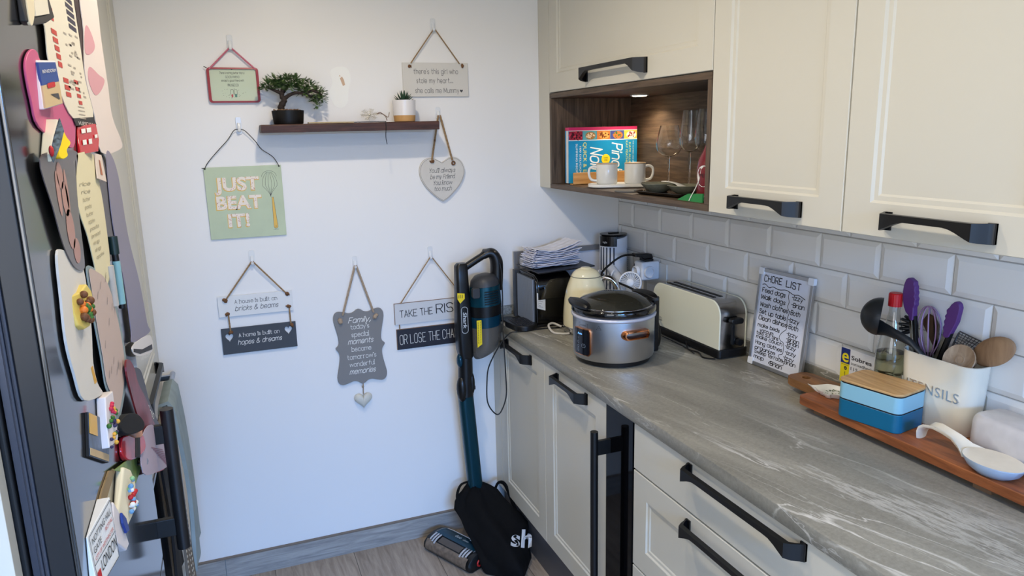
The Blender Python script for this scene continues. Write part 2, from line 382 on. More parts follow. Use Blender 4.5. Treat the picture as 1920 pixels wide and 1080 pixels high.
def stone():
    m = bpy.data.materials.new('stone_laminate'); m.use_nodes = True; nt = m.node_tree; b = nt.nodes['Principled BSDF']
    N = nt.nodes.new; K = nt.links.new
    b.inputs['Roughness'].default_value = .36; b.inputs['Specular IOR Level'].default_value = .45
    tc = N('ShaderNodeTexCoord'); m0 = N('ShaderNodeMapping'); m0.inputs['Rotation'].default_value = (0, 0, math.radians(-12.5)); mp = N('ShaderNodeMapping'); mp.inputs['Scale'].default_value = (3.0, .42, 3.0)
    K(tc.outputs['Object'], m0.inputs[0]); K(m0.outputs[0], mp.inputs[0])
    fine = N('ShaderNodeTexNoise'); fine.inputs['Scale'].default_value = 110; fine.inputs['Detail'].default_value = 8; fine.inputs['Roughness'].default_value = .75
    K(tc.outputs['Object'], fine.inputs[0])
    big = N('ShaderNodeTexNoise'); big.inputs['Scale'].default_value = 5; big.inputs['Detail'].default_value = 4
    K(mp.outputs[0], big.inputs[0])
    r1 = N('ShaderNodeValToRGB'); r1.color_ramp.elements[0].position = .28; r1.color_ramp.elements[1].position = .74
    r1.color_ramp.elements[0].color = rgb(100, 98, 90); r1.color_ramp.elements[1].color = rgb(164, 160, 147)
    ad = N('ShaderNodeMath'); ad.operation = 'MULTIPLY_ADD'; ad.inputs[1].default_value = .55; K(big.outputs[0], ad.inputs[0])
    m2 = N('ShaderNodeMath'); m2.operation = 'MULTIPLY'; m2.inputs[1].default_value = .45; K(fine.outputs[0], m2.inputs[0]); K(m2.outputs[0], ad.inputs[2])
    K(ad.outputs[0], r1.inputs[0]); col = r1.outputs[0]
    def vein(scale, width, rough, seed, mask, c, amt):
        nonlocal col
        mq = N('ShaderNodeMapping'); mq.inputs['Location'].default_value = (seed, seed * 1.7, 0); K(mp.outputs[0], mq.inputs[0])
        n = N('ShaderNodeTexNoise'); n.inputs['Scale'].default_value = scale; n.inputs['Detail'].default_value = 9; n.inputs['Roughness'].default_value = rough; n.inputs['Distortion'].default_value = .35
        K(mq.outputs[0], n.inputs[0])
        s = N('ShaderNodeMath'); s.operation = 'SUBTRACT'; s.inputs[1].default_value = .5; K(n.outputs[0], s.inputs[0])
        a = N('ShaderNodeMath'); a.operation = 'ABSOLUTE'; K(s.outputs[0], a.inputs[0])
        r = N('ShaderNodeMapRange'); r.inputs[1].default_value = 0; r.inputs[2].default_value = width; r.inputs[3].default_value = 1; r.inputs[4].default_value = 0; K(a.outputs[0], r.inputs[0])
        k = N('ShaderNodeTexNoise'); k.inputs['Scale'].default_value = mask; k.inputs['Detail'].default_value = 3; K(mq.outputs[0], k.inputs[0])
        kr = N('ShaderNodeMapRange'); kr.inputs[1].default_value = .46; kr.inputs[2].default_value = .62; K(k.outputs[0], kr.inputs[0])
        mu = N('ShaderNodeMath'); mu.operation = 'MULTIPLY'; K(r.outputs[0], mu.inputs[0]); K(kr.outputs[0], mu.inputs[1])
        mu2 = N('ShaderNodeMath'); mu2.operation = 'MULTIPLY'; mu2.inputs[1].default_value = amt; K(mu.outputs[0], mu2.inputs[0])
        mx = N('ShaderNodeMix'); mx.data_type = 'RGBA'; K(mu2.outputs[0], mx.inputs[0]); K(col, mx.inputs[6]); mx.inputs[7].default_value = rgb(*c); col = mx.outputs[2]
    vein(1.3, .0075, .50, 3.1, 1.6, (222, 219, 210), .95)
    vein(2.3, .0065, .50, 7.7, 2.0, (218, 215, 206), .85)
    vein(3.6, .0060, .52, 21.3, 2.2, (210, 207, 198), .6)
    vein(1.1, .030, .74, 12.4, 1.3, (210, 207, 198), .6)
    K(col, b.inputs['Base Color'])
    return m
STONE = stone()

# ------------------------------------------------------------------ room shell
def S(mb, name, m, **k): return mb.out(name, m, None, structure=True, **k)
S(MB().box(-2.55, .12, 0, .12, -.1, 2.55), 'wall_back', WALL, smooth=0)
mb = MB(); mb.box(-2.55, -2.47, -2.65, 0, 0, 2.45); mb.box(-2.55, -2.47, -4.8, -4.05, 0, 2.45); mb.box(-2.55, -2.47, -4.05, -2.65, 0, .85); mb.box(-2.55, -2.47, -4.05, -2.65, 2.05, 2.45)
S(mb, 'wall_left', WALL, smooth=0)
S(MB().box(-2.55, .12, -4.8, 0, -.1, 0), 'floor', FLOORM, smooth=0)
S(MB().box(-2.55, .12, -4.8, 0, 2.45, 2.55), 'ceiling', WALL, smooth=0)
# end wall behind the viewpoint, with the glazed doorway
mb = MB(); mb.box(-2.47, -2.05, -4.8, -4.7, 0, 2.45); mb.box(-.45, 0, -4.8, -4.7, 0, 2.45); mb.box(-2.05, -.45, -4.8, -4.7, 2.1, 2.45)
S(mb, 'wall_front', WALL, smooth=0)
mb = MB()
for x0, x1 in ((-2.05, -1.99), (-1.28, -1.22), (-.51, -.45)): mb.box(x0, x1, -4.78, -4.72, 0, 2.1)
for z0, z1 in ((0, .08), (2.02, 2.1)): mb.box(-1.99, -.51, -4.78, -4.72, z0, z1)
S(mb, 'window_1', WHITEP, bevel=.004)
mb = MB()
for y0, y1 in ((-4.05, -4.0), (-3.375, -3.325), (-2.70, -2.65)): mb.box(-2.53, -2.48, y0, y1, .85, 2.05)
for z0, z1 in ((.85, .90), (2.0, 2.05)): mb.box(-2.53, -2.48, -4.0, -2.70, z0, z1)
S(mb, 'added_window', WHITEP, bevel=.004)  # unseen window, added as the source of the side fill light

# right wall with bevelled metro tiles (pattern stays in the wall's own mesh)
mb = MB(); mb.box(0, .12, -4.8, 0, 0, 2.45); mb.m(1)
TW, TH = .207, .0996
mb.box(-.0025, 0, -2.9, 0, .96, 1.47); mb.m(2)
for r in range(-1, 4):
    z1 = 1.3639 - TH * r; z0 = z1 - TH
    if z1 > 1.47: z1 = 1.4685
    for k in range(-1, 14):
        y1 = -.1292 - TW * (k - 1 + (.5 if r % 2 else 0)); y0 = y1 - TW
        y1 = min(y1, 0.0)
        if y1 - y0 < .012: continue
        g = .0013; bv = min(.013, (y1 - y0) / 3, (z1 - z0) / 3); a, b, c, d = y0 + g, y1 - g, z0 + g, z1 - g
        X0, X1, X2 = -.0025, -.005, -.0095
        ring = lambda x, i: [(x, a + i, c + i), (x, b - i, c + i), (x, b - i, d - i), (x, a + i, d - i)]
        mb.loft([[p for p in reversed(ring(X0, 0))], [p for p in reversed(ring(X1, .0006))], [p for p in reversed(ring(X2, bv))]], caps=True)
S(mb, 'wall_right', [WALL, GROUT, TILE], smooth=0)
# skirting along the back wall, in two lengths
mb = MB(); mb.box(-1.711, -.60, -.012, 0, 0, .088); mb.box(-2.47, -1.7125, -.0122, 0, 0, .088); mb.m(1); mb.box(-2.47, -.6, -.0115, 0, .088, .0944)
S(mb, 'baseboard_back', [SKIRT, SKIRTTOP], smooth=0, bevel=.0008)
# upstands behind the worktop
mb = MB(); mb.box(-.604, -.012, -.013, 0, .923, .961)
mb.box(-.0125, 0, -2.9, 0, .923, .971)
S(mb, 'trim_1', STONE, smooth=0, bevel=.001)

# patch of filler over the shelf
pts = [(-1.178, 1.775), (-1.15, 1.765), (-1.128, 1.785), (-1.122, 1.83), (-1.112, 1.86), (-1.116, 1.893), (-1.135, 1.908), (-1.165, 1.905), (-1.182, 1.89), (-1.178, 1.85), (-1.19, 1.82)]
pts = [(p.x, p.z) for p in curve([(a, 0, b) for a, b in pts], 4, True)]
mb = MB().prism(pts, 'y', -.0012, 0); mb.m(1)
mb.prism([(-1.150, 1.868), (-1.142, 1.874), (-1.136, 1.862), (-1.133, 1.845), (-1.141, 1.841), (-1.146, 1.855)], 'y', -.0016, -.0008); mb.prism([(-1.153, 1.875), (-1.149, 1.88), (-1.147, 1.874)], 'y', -.0016, -.0008)
S(mb, 'trim_2', [mat('filler', (240, 240, 236), rough=.55, bump=(60, .3)), mat('bare_plaster', (206, 176, 150), rough=.9)], smooth=0)

# ------------------------------------------------------------------ fitted units
def door_face(mb, y0, y1, z0, z1, xf, th=.019, fr=.066, bev=.011, dep=.0075, sgn=-1, panel=True):
    """framed door standing in the plane x=xf, facing sgn along x"""
    y0, y1 = sorted((y0, y1))
    def ring(i, x): return [(x, y0 + i, z0 + i), (x, y1 - i, z0 + i), (x, y1 - i, z1 - i), (x, y0 + i, z1 - i)]
    xb = xf - sgn * th
    R_ = [ring(0, xb), ring(0, xf - sgn * .0015), ring(.0015, xf)]
    if panel: R_ += [ring(fr, xf), ring(fr + bev * .35, xf - sgn * dep * .55), ring(fr + bev, xf - sgn * dep * .62), ring(fr + bev * 1.3, xf - sgn * dep)]
    if sgn < 0: R_ = [list(reversed(r)) for r in R_]
    mb.loft(R_)
def bow(mb, y0, y1, z0, z1, xf, sgn=-1, so=.030):
    """flat bow pull: tall feet on the door that twist into a slim bar"""
    n = 26; rings = []; y0, y1 = sorted((y0, y1)); ln = y1 - y0; zc = (z0 + z1) / 2; zt = z1
    for i in range(n + 1):
        t = i / n; t = .5 - .5 * math.cos(PI * t); y = y0 + ln * t; d = min(t, 1 - t) * ln
        a = min(1, d / .022); a = a * a * (3 - 2 * a); c = min(1, d / .075); c = c * c * (3 - 2 * c)
        off = .003 + so * a; hh = (z1 - z0) * (1 - c) + .0125 * c; th = .0035 + .003 * a
        x = xf + sgn * off
        rings.append([(x - th, y, zt - hh), (x + th, y, zt - hh), (x + th, y, zt), (x - th, y, zt)])
    mb.loft(rings)
    for yy in (y0, y1):
        d = .016 if yy == y0 else -.016
        mb.box(xf, xf + sgn * .004, yy, yy + d, z0, z1)
DG = .0016
XB = -.595
def base_unit(y1, y0, label, fronts, name='base_cabinet'):
    """floor cabinet between y1 and y0; fronts = (kind, z0, z1, framed, handle y range, handle z range)"""
    t = thing(name, label, 'cabinet', (-.29, (y0 + y1) / 2, .11))
    MB().box(-.574, -.02, y0, y1, .175, .886).out('body', CARC, t, smooth=0)
    for kind, z0, z1, fr, hy, hz in fronts:
        mb = MB(); door_face(mb, y0 + DG, y1 - DG, z0 + DG, z1 - DG, XB, panel=fr)
        d = mb.out(kind, CREAM, t, smooth=20)
        h = MB(); bow(h, hy[0], hy[1], hz[0], hz[1], XB); h.out('handle', BLACK, d, smooth=40)
    return t
solo(MB().box(XB, -.55, -.076, -.0005, .179, .886), 'filler_panel', CREAM, 'narrow cream filler strip between the back wall and the first base cupboard door', 'panel', bevel=.001)
base_unit(-.0775, -.531, 'cream base cupboard nearest the back wall, with framed door', [('door', .179, .885, True, (-.169, -.418), (.832, .868))])
base_unit(-.531, -.981, 'cream base cupboard under the slow cooker, beside the black wine cooler', [('door', .179, .885, True, (-.635, -.861), (.834, .870))])
base_unit(-1.137, -2.04, 'wide cream drawer unit under the wooden board end of the worktop',
          [('drawer', .747, .885, False, (-1.392, -1.784), (.838, .875)), ('drawer', .455, .745, True, (-1.392, -1.784), (.690, .727)), ('drawer', .179, .453, True, (-1.392, -1.784), (.398, .435))], 'drawer_unit')
solo(MB().box(-.562, -.545, -2.6, -.0005, .0, .176), 'plinth', PLINTH, 'dark grey plinth board under the base cupboards', 'plinth')
# slim wine cooler
t = thing('wine_cooler', 'slim black glass wine cooler with a tall black bar handle', 'appliance', (-.3, -1.059, .1))
MB().box(-.572, -.03, -1.136, -.982, .178, .886).out('body', PLASB, t, smooth=0)
d = MB().box(-.597, -.574, -1.1355, -.9825, .12, .884).out('door', [mat('cooler_glass', (6, 6, 8), rough=.05, spec=.12)], t, smooth=0, bevel=.0015)
h = MB(); h.tube([(-.648, -1.005, .16), (-.648, -1.005, .812)], .0115, 20)
for z in (.24, .76): h.box(-.64, -.597, -1.0105, -.9995, z - .022, z + .022)
h.out('handle', BLACK, d, smooth=40)

# worktop with softly rounded front edge
pr = [(-.002, .887), (-.598, .887), (-.604, .8875), (-.605, .889), (-.605, .9205), (-.6044, .9222), (-.603, .923), (-.002, .923)]
mb = MB(); mb.prism([(a, b) for a, b in pr], 'y', -2.9, -.0005)
solo(mb, 'worktop', STONE, 'grey stone effect worktop with pale veins along the right wall', 'worktop', smooth=40)

XU = -.370
def wall_unit(y1, y0, z0, z1, label, hy, hz):
    t = thing('wall_cabinet', label, 'cabinet', (-.18, (y0 + y1) / 2, z0))
    MB().box(XU + .021, -.012, y0 + .0005, y1 - .0005, z0, z1).out('body', CARC, t, smooth=0)
    mb = MB(); door_face(mb, y0 + DG, y1 - DG, z0 + (.0 if z0 < 1.5 else .002), z1, XU, fr=.067, bev=.014, dep=.009)
    d = mb.out('door', CREAM, t, smooth=20)
    h = MB(); bow(h, hy[0], hy[1], hz[0], hz[1], XU); h.out('handle', BLACK, d, smooth=40)
UB = 1.4432
solo(MB().box(XU, -.012, -.1005, -.0005, UB, 2.3), 'filler_panel', CREAM, 'cream side filler panel of the wall cupboards touching the back wall', 'panel', bevel=.001)
wall_unit(-.1015, -1.129, 1.8075, 2.3, 'wide cream flap cupboard above the open wooden niche', (-.41, -.812), (1.829, 1.874))
wall_unit(-1.1292, -1.5898, UB, 2.3, 'tall cream wall cupboard directly beside the open wooden niche', (-1.236, -1.474), (1.461, 1.497))
wall_unit(-1.5902, -2.045, UB, 2.3, 'tall cream wall cupboard above the utensil crock, furthest from the niche', (-1.699, -1.927), (1.46, 1.496))
# open niche unit
t = thing('open_shelf_unit', 'dark oak open niche shelf under the flap cupboard', 'shelf', (-.18, -.615, UB))
NY0, NY1, NZ0, NZ1 = -1.128, -.1022, UB, 1.806
MB().box(XU, -.012, NY0, NY1, NZ0, NZ0 + .018).out('bottom_board', DKWOODX, t, smooth=0, bevel=.0006)
MB().box(XU, -.012, NY0, NY1, NZ1 - .018, NZ1).out('top_board', DKWOODX, t, smooth=0, bevel=.0006)
MB().box(XU, -.012, NY1 - .018, NY1, NZ0 + .0185, NZ1 - .0185).out('side_board', DKWOOD, t, smooth=0, bevel=.0006)
MB().box(XU, -.012, NY0, NY0 + .018, NZ0 + .0185, NZ1 - .0185).out('side_board', DKWOOD, t, smooth=0, bevel=.0006)
MB().box(-.02, -.012, NY0 + .0185, NY1 - .0185, NZ0 + .0185, NZ1 - .0185).out('back_board', DKWOODX, t, smooth=0)
# spot under the niche top
t = thing('niche_spotlight', 'small round lit spotlight set in the top of the wooden niche', 'lamp', (-.11, -.337, 1.785))
mb = MB().lathe([(.034, 0), (.034, .003), (.028, .003), (.028, 0)], (-.11, -.337, 1.785)); mb.out('rim', WHITEP, t)
MB().lathe([(.024, -.0025), (.0275, -.0005), (.0275, .0012)], (-.11, -.337, 1.7855)).out('lens', mat('lit_lens', (255, 235, 205), emit=(255, 225, 180), es=16), t)
downlight('niche_lamp', (-.11, -.337, 1.780), 9, (1, .82, .60), 140, .02)
# ------------------------------------------------------------------ things on the back wall
HOOKM = mat('hook_clear', (236, 238, 240), rough=.14, trans=.12, ior=1.45)
TWINE = mat('jute_twine', (150, 122, 88), rough=.95, bump=(300, .8), noise=(220, .25))
TWINED = mat('jute_knot', (112, 78, 50), rough=.95, bump=(260, .8), noise=(200, .3))
PINKC = mat('pink_cord', (196, 110, 130), rough=.8, noise=(400, .35, (1, 1, 3)))
WIRE = mat('dark_wire', (52, 50, 50), rough=.5, metal=.5)
INK = mat('black_ink', (28, 28, 30), rough=.6)
INKW = mat('white_ink', (232, 230, 224), rough=.6)
INKG = mat('grey_ink', (70, 70, 72), rough=.6)
WF = lambda y: (lambda u, v: (u, y, v))

def hook(cx, z0, z1, label):
    t = thing('adhesive_hook', label, 'hook', (cx, -.002, z0), 'clear adhesive wall hooks')
    zc = (z0 + z1) / 2; h = z1 - z0
    MB().prism(rrect(cx - .0095, cx + .0095, z0, z1, .006), 'y', -.0035, -.0004).out('backplate', HOOKM, t, bevel=.0008)
    mb = MB()
    pts = curve([(cx, -.0035, z1 - h * .35), (cx, -.008, z0 + h * .42), (cx, -.011, z0 + h * .2), (cx, -.017, z0 + h * .16), (cx, -.0185, z0 + h * .3)], 5)
    mb.tube(pts, [.0058] * 8 + [.005] * (len(pts) - 8), 10, flat=.5); mb.out('hook', HOOKM, t)
    return t
def knot(mb, x, z, y, r=.0075, s=0):
    random.seed(int(x * 1000 + z * 77 + s))
    for k in range(4):
        mb.ball((x + random.uniform(-.4, .4) * r, y - random.uniform(0, .3) * r, z + random.uniform(-.4, .4) * r), (r * random.uniform(.55, .8), r * .6, r * random.uniform(.55, .8)), 8, 6)
    a = random.uniform(0, 6)
    mb.tube([(x, y, z), (x + r * 1.2 * math.cos(a), y - .002, z + r * 1.2 * math.sin(a))], r * .25, 6)
def knots(T, m, lst):
    for q in lst:
        mb = MB(); knot(mb, *q); mb.out('knot', m, T)
def rope(mb, a, b, r, n=14, sag=0.0):
    pts = [(a[0] + (b[0] - a[0]) * i / n, a[1] + (b[1] - a[1]) * i / n, a[2] + (b[2] - a[2]) * i / n - sag * math.sin(PI * i / n)) for i in range(n + 1)]
    mb.tube(pts, [r * (1 + .12 * (i % 2)) for i in range(n + 1)], 7)

hook(-1.511, 1.952, 2.008, 'clear hook above the red framed sign')
hook(-1.508, 1.679, 1.737, 'clear hook above the green baking sign')
hook(-1.508, 1.211, 1.270, 'clear hook above the white and charcoal double plaque')
hook(-1.142, 1.167, 1.218, 'clear hook above the grey scalloped plaque')
hook(-.847, 1.177, 1.234, 'clear hook above the plaque pair behind the vacuum')
hook(-.796, 2.031, 2.083, 'clear hook above the cream rectangular plaque near the wall cupboard')
hook(-.791, 1.720, 1.764, 'clear hook by the right end of the dark shelf')

# --- red framed sign
t = thing('framed_sign', 'small green sign in a red frame hung on pink cord, left of the bonsai', 'sign', (-1.51, -.008, 1.785))
x0, x1, z0, z1 = -1.594, -1.428, 1.785, 1.901
mb = MB()
o = rrect(x0, x1, z0, z1, .01); i_ = rrect(x0 + .0085, x1 - .0085, z0 + .0055, z1 - .0055, .006)
F_ = lambda p, y: [(a, y, b) for a, b in p]
mb.loft([F_(i_, -.003), F_(o, -.003), F_(o, -.012), F_(i_, -.0135), F_(i_, -.007)], caps=False)
mb.out('frame', mat('red_lacquer', (160, 62, 72), rough=.35), t)
MB().prism(i_, 'y', -.008, -.003).out('panel', mat('pale_green_card', (200, 210, 182), rough=.3, spec=.3), t)
mb = MB(); f = WF(-.0084); cx = -1.513
mb.flat(centre(strokes('There is nothing better than a', .0066, .13, .3, space=2.4), cx, 1.8805, .080), f)
mb.flat(centre(block('GOOD FRIEND', .0125, 0, -.0001), cx, 1.866, .046), f)
mb.flat(centre(strokes('except a good friend with', .0066, .13, .3, space=2.4), cx, 1.8555, .073), f)
mb.flat(centre(block('PROSECCO', .0125), cx, 1.839, .035), f)
for sx, (bx) in ((-1, cx - .006), (1, cx + .006)):
    mb.flat(pen([(bx - .005, 1.812), (bx - .005, 1.824), (bx - .003, 1.829), (bx + .003, 1.829), (bx + .005, 1.824), (bx + .005, 1.812)], .0009), f)
random.seed(3)
for k in range(26):
    a = random.uniform(0, 6.28); q = random.uniform(.017, .034); px, pz = cx + q * 1.2 * math.cos(a), 1.818 + q * .55 * math.sin(a)
    mb.flat(fan(circ(px, pz, .0008, 6)), f)
mb.flat(fan([(cx, 1.893), (cx - .004, 1.8975), (cx + .004, 1.8975)]), f)
mb.out('lettering', INK, t, smooth=0)
mb = MB(); mb.flat(fan(circ(cx - .006, 1.808, .003, 10, .006)), f); mb.m(1); mb.flat(fan(rrect(cx + .0025, cx + .0095, 1.803, 1.814, .002)), f)
mb.out('drawing', [mat('print_red', (190, 70, 80)), mat('print_teal', (80, 130, 115))], t, smooth=0)
mb = MB(); rope(mb, (x0 + .009, -.012, z1 - .006), (-1.512, -.012, 1.966), .0028, 22); rope(mb, (-1.510, -.012, 1.966), (x1 - .008, -.012, z1 - .006), .0028, 22)
mb.out('cord', PINKC, t)
mb = MB(); mb.tube([(x0 + .002, -.012, z1 - .002), (x0 - .007, -.013, z1 + .003)], .0014, 6); mb.out('cord_end', INK, t)

# --- square baking sign
t = thing('metal_sign', 'square sage green sign with spotted capital letters and a whisk', 'sign', (-1.51, -.006, 1.317))
x0, x1, z0, z1 = -1.636, -1.381, 1.3175, 1.569
MB().prism([(x0, z0), (x1, z0), (x1 + .001, z1), (x0 - .001, z1 - .001)], 'y', -.007, -.003).out('plate', mat('sage_paint', (188, 200, 168), rough=.42, noise=(14, .05)), t, bevel=.0008)
f = WF(-.0073); f2 = WF(-.0077); f3 = WF(-.0081)
LT = ((('J', 0), ('U', 0), ('S', 0), ('T', 0)), 1.492), ((('B', 0), ('E', 0), ('A', 0), ('T', 0)), 1.428), ((('I', 0), ('T', 0), ('!', 0)), 1.366)
sh = MB(); fc = MB(); dots = MB(); random.seed(11)
for word, cz, wd, cx in (('JUST', 1.4875, .147, -1.533), ('BEAT', 1.423, .150, -1.531), ('IT!', 1.3595, .071, -1.538)):
    d = block(word, .062, 0, .0022, 1.02); e = block(word, .062, 0, .0036, 1.02)
    A = centre(d, cx, cz, wd); Bq = centre(e, cx - .0012, cz - .0016, wd * 1.03)
    sh.flat(Bq, f); fc.flat(A, f2)
    tris = [[A[0][i] for i in q] for q in A[1]]
    ar = [abs((q[1][0] - q[0][0]) * (q[2][1] - q[0][1]) - (q[2][0] - q[0][0]) * (q[1][1] - q[0][1])) for q in tris]
    for k in range(62 if len(word) > 3 else 40):
        q = random.choices(tris, ar)[0]; a, b = random.random(), random.random()
        if a + b > 1: a, b = 1 - a, 1 - b
        px = q[0][0] + a * (q[1][0] - q[0][0]) + b * (q[2][0] - q[0][0]); pz = q[0][1] + a * (q[1][1] - q[0][1]) + b * (q[2][1] - q[0][1])
        g = random.uniform(0, PI); dx, dz = .0016 * math.cos(g), .0016 * math.sin(g)
        dots.flat(pen([(px - dx, pz - dz), (px + dx, pz + dz)], .0011), f3)
sh.out('lettering', mat('print_yellow', (226, 186, 88), rough=.5), t, smooth=0)
fc.out('lettering', mat('print_cream', (240, 228, 214), rough=.5), t, smooth=0)
dots.out('sprinkles', mat('print_rust', (196, 130, 108), rough=.5), t, smooth=0)
wk = MB(); wx, wz = -1.4285, 1.504
for q in (-.025, -.015, -.005, .006, .016, .025):
    pts = [(wx + q * math.sin(PI * min(1, i / 14 * .93 + .07)) ** .8 * (1 if i < 15 else 1), 0, wz + .042 - .088 * i / 14) for i in range(15)]
    p2 = [(wx + .005 + (p[0] - wx) * (1 if i < 9 else max(.12, 1 - (i - 8) / 6)) + .0, p[2]) for i, p in enumerate(pts)]
    wk.flat(pen(p2, .0009), f)
wk.flat(pen([(wx + .005 + .025 * math.cos(a), wz + .026 + .020 * math.sin(a)) for a in [PI * i / 12 for i in range(13)]], .0009), f)
hd = [(wx + .008, 1.456), (wx + .0135, 1.456), (wx + .0205, 1.349), (wx + .0165, 1.345), (wx + .0095, 1.345), (wx + .0065, 1.35)]
wk.flat(pen(hd + hd[:1], .0009), f2); wk.flat(pen(circ(wx + .0137, 1.352, .0022, 10) + [(wx + .0159, 1.352)], .0006), f2)
wk.flat(pen([(wx + .004 + i * .003, 1.339 + .002 * (i % 2)) for i in range(7)], .0006), f)
wk.out('whisk_outline', INKG, t, smooth=0)
mb = MB(); mb.flat(fan(hd), f); mb.out('whisk_handle', mat('print_mustard', (228, 184, 84), rough=.5), t, smooth=0)
mb = MB()
for P_ in ([(x0 + .004, -.009, z1 - .004), (x0 + .016, -.01, z1 + .016), (x0 + .045, -.011, z1 + .048), (-1.55, -.012, z1 + .09), (-1.525, -.013, 1.692), (-1.508, -.0135, 1.6945)],
           [(-1.508, -.0135, 1.6945), (-1.49, -.013, 1.690), (-1.46, -.012, 1.655), (-1.44, -.011, 1.625), (-1.405, -.01, 1.598), (x1 - .006, -.009, z1 - .003)]):
    mb.tube(curve(P_, 6), .0013, 6)
mb.ball((x0 + .004, -.0085, z1 - .005), .0028, 8, 6); mb.ball((x1 - .006, -.0085, z1 - .004), .0028, 8, 6); mb.tube([(x0 + .004, -.009, z1 - .003), (x0 - .006, -.010, z1 - .002)], .0012, 6)
mb.out('wire', WIRE, t)

# --- plaque of bricks and dreams
def plaque_rope(mb, a, b, top, r, y=-.012):
    rope(mb, (a[0], y, a[1]), (top[0] - .002, y - .001, top[1]), r, 26); rope(mb, (top[0] + .002, y - .001, top[1]), (b[0], y, b[1]), r, 26)
WOODW = mat('white_board', (226, 226, 224), rough=.55, bump=(40, .1)); SLATE = mat('charcoal_board', (66, 70, 76), rough=.6, bump=(60, .1))
BEDGE = mat('raw_board_edge', (126, 98, 72), rough=.8)
t = thing('hanging_plaque', 'double plaque, white board over charcoal board with two hearts', 'sign', (-1.509, -.008, .896))
MB().box(-1.638, -1.380, -.0085, -.0025, 1.035, 1.1115).out('upper_board', WOODW, t, bevel=.0008, smooth=0)
hx = ((-1.611, .956), (-1.4045, .960))
mb = MB()
# lower board, pierced by two hearts: three strips and the two heart fields
zb0, zb1 = .8955, .992
def pierced(mb, xa, xb, hcx, hcz):
    hp = heart(hcx, hcz, .0265, .031, 40)
    k = min(range(len(hp)), key=lambda i: -hp[i][1] + abs(hp[i][0] - hcx) * 9)   # the notch
    lo = min(range(len(hp)), key=lambda i: hp[i][1])
    n = len(hp); a = []; i = k
    while True:
        a.append(hp[i]);
        if i == lo: break
        i = (i + 1) % n
    b = []; i = lo
    while True:
        b.append(hp[i])
        if i == k: break
        i = (i + 1) % n
    right = a if sum(p[0] for p in a) > sum(p[0] for p in b) else list(reversed(b)); leftp = list(reversed(b)) if right is a else a
    mb.prism([(xb, zb1), (hcx, zb1)] + right + [(hcx, zb0), (xb, zb0)], 'y', -.0085, -.0025)
    mb.prism([(xa, zb0), (hcx, zb0)] + list(reversed(leftp)) + [(hcx, zb1), (xa, zb1)], 'y', -.0085, -.0025)
pierced(mb, -1.637, -1.585, *hx[0]); mb.box(-1.585, -1.430, -.0085, -.0025, zb0, zb1); pierced(mb, -1.430, -1.377, *hx[1])
mb.out('lower_board', SLATE, t, smooth=0)
mb = MB(); f = WF(-.0088)
mb.flat(centre(strokes('A house is built on', .0135, .105, 0, serif=True), -1.508, 1.0815, .147, .003), f)
mb.flat(centre(strokes('bricks & beams', .0175, .11, .35), -1.507, 1.055, .152, .003), f)
mb.out('lettering', INKG, t, smooth=0)
mb = MB()
mb.flat(centre(strokes('A home is built on', .0135, .105, 0, serif=True), -1.508, .956, .143, .003), f)
mb.flat(centre(strokes('hopes & dreams', .0175, .11, .35), -1.507, .928, .156, .003), f)
mb.out('lettering', INKW, t, smooth=0)
mb = MB(); plaque_rope(mb, (-1.607, 1.103), (-1.404, 1.106), (-1.508, 1.230), .0026)
rope(mb, (-1.607, -.011, 1.05), (-1.605, -.011, .983), .0026, 12); rope(mb, (-1.395, -.011, 1.052), (-1.394, -.011, .984), .0026, 12)
mb.out('rope', TWINE, t)
knots(t, TWINED, [(kx, kz, -.010, .0088) for kx, kz in ((-1.612, 1.098), (-1.399, 1.099), (-1.610, 1.047), (-1.397, 1.052), (-1.605, .978), (-1.392, .98))])

# --- grey scalloped plaque with hanging heart
t = thing('hanging_plaque', 'grey scalloped plaque with white script and a small heart dangling below', 'sign', (-1.142, -.008, .712))
hw = [(.094, 1.000), (.080, 1.009), (.055, 1.006), (.035, 1.000), (.020, 1.004), (.008, 1.012), (0, 1.014)]
top = [(0.0, 1.014), (.009, 1.011), (.020, 1.003), (.036, 1.000), (.056, 1.006), (.078, 1.010), (.092, 1.000), (.0965, .978), (.090, .945), (.084, .915), (.082, .890), (.086, .876), (.095, .866)]
half = top + [(a, 1.727 - b) for a, b in reversed(top[:-1])]
half = [(p.x, p.z) for p in curve([(a, 0, b) for a, b in half], 3)]
pts = [(-1.143 + a, b) for a, b in half] + [(-1.143 - a, b) for a, b in reversed(half[1:-1])]
MB().prism(pts, 'y', -.010, -.003).out('board', mat('grey_board', (128, 126, 124), rough=.6, bump=(50, .08)), t, bevel=.0012)
mb = MB(); f = WF(-.0103)
for s_, z_, w_, kind in (('Family,', .962, .088, 1), ("today's", .937, .072, 0), ('special', .906, .068, 0), ('moments', .878, .100, 1), ('become', .848, .077, 0), ("tomorrow's", .817, .112, 0), ('wonderful', .787, .098, 0), ('memories', .757, .104, 1)):
    if kind: mb.flat(centre(strokes(s_, .0205, .12, .38), -1.141, z_, w_), f)
    else: mb.flat(centre(strokes(s_, .0175, .10, 0, serif=True), -1.141, z_, w_), f)
mb.out('lettering', INKW, t, smooth=0)
CORDG = mat('taupe_cord', (166, 146, 124), rough=.9, noise=(300, .2))
mb = MB(); plaque_rope(mb, (-1.203, .995), (-1.085, .995), (-1.142, 1.184), .0038, -.013); mb.out('rope', CORDG, t)
knots(t, CORDG, [(-1.212, .975, -.013, .011), (-1.078, .979, -.013, .011, 3)])
hb = MB()
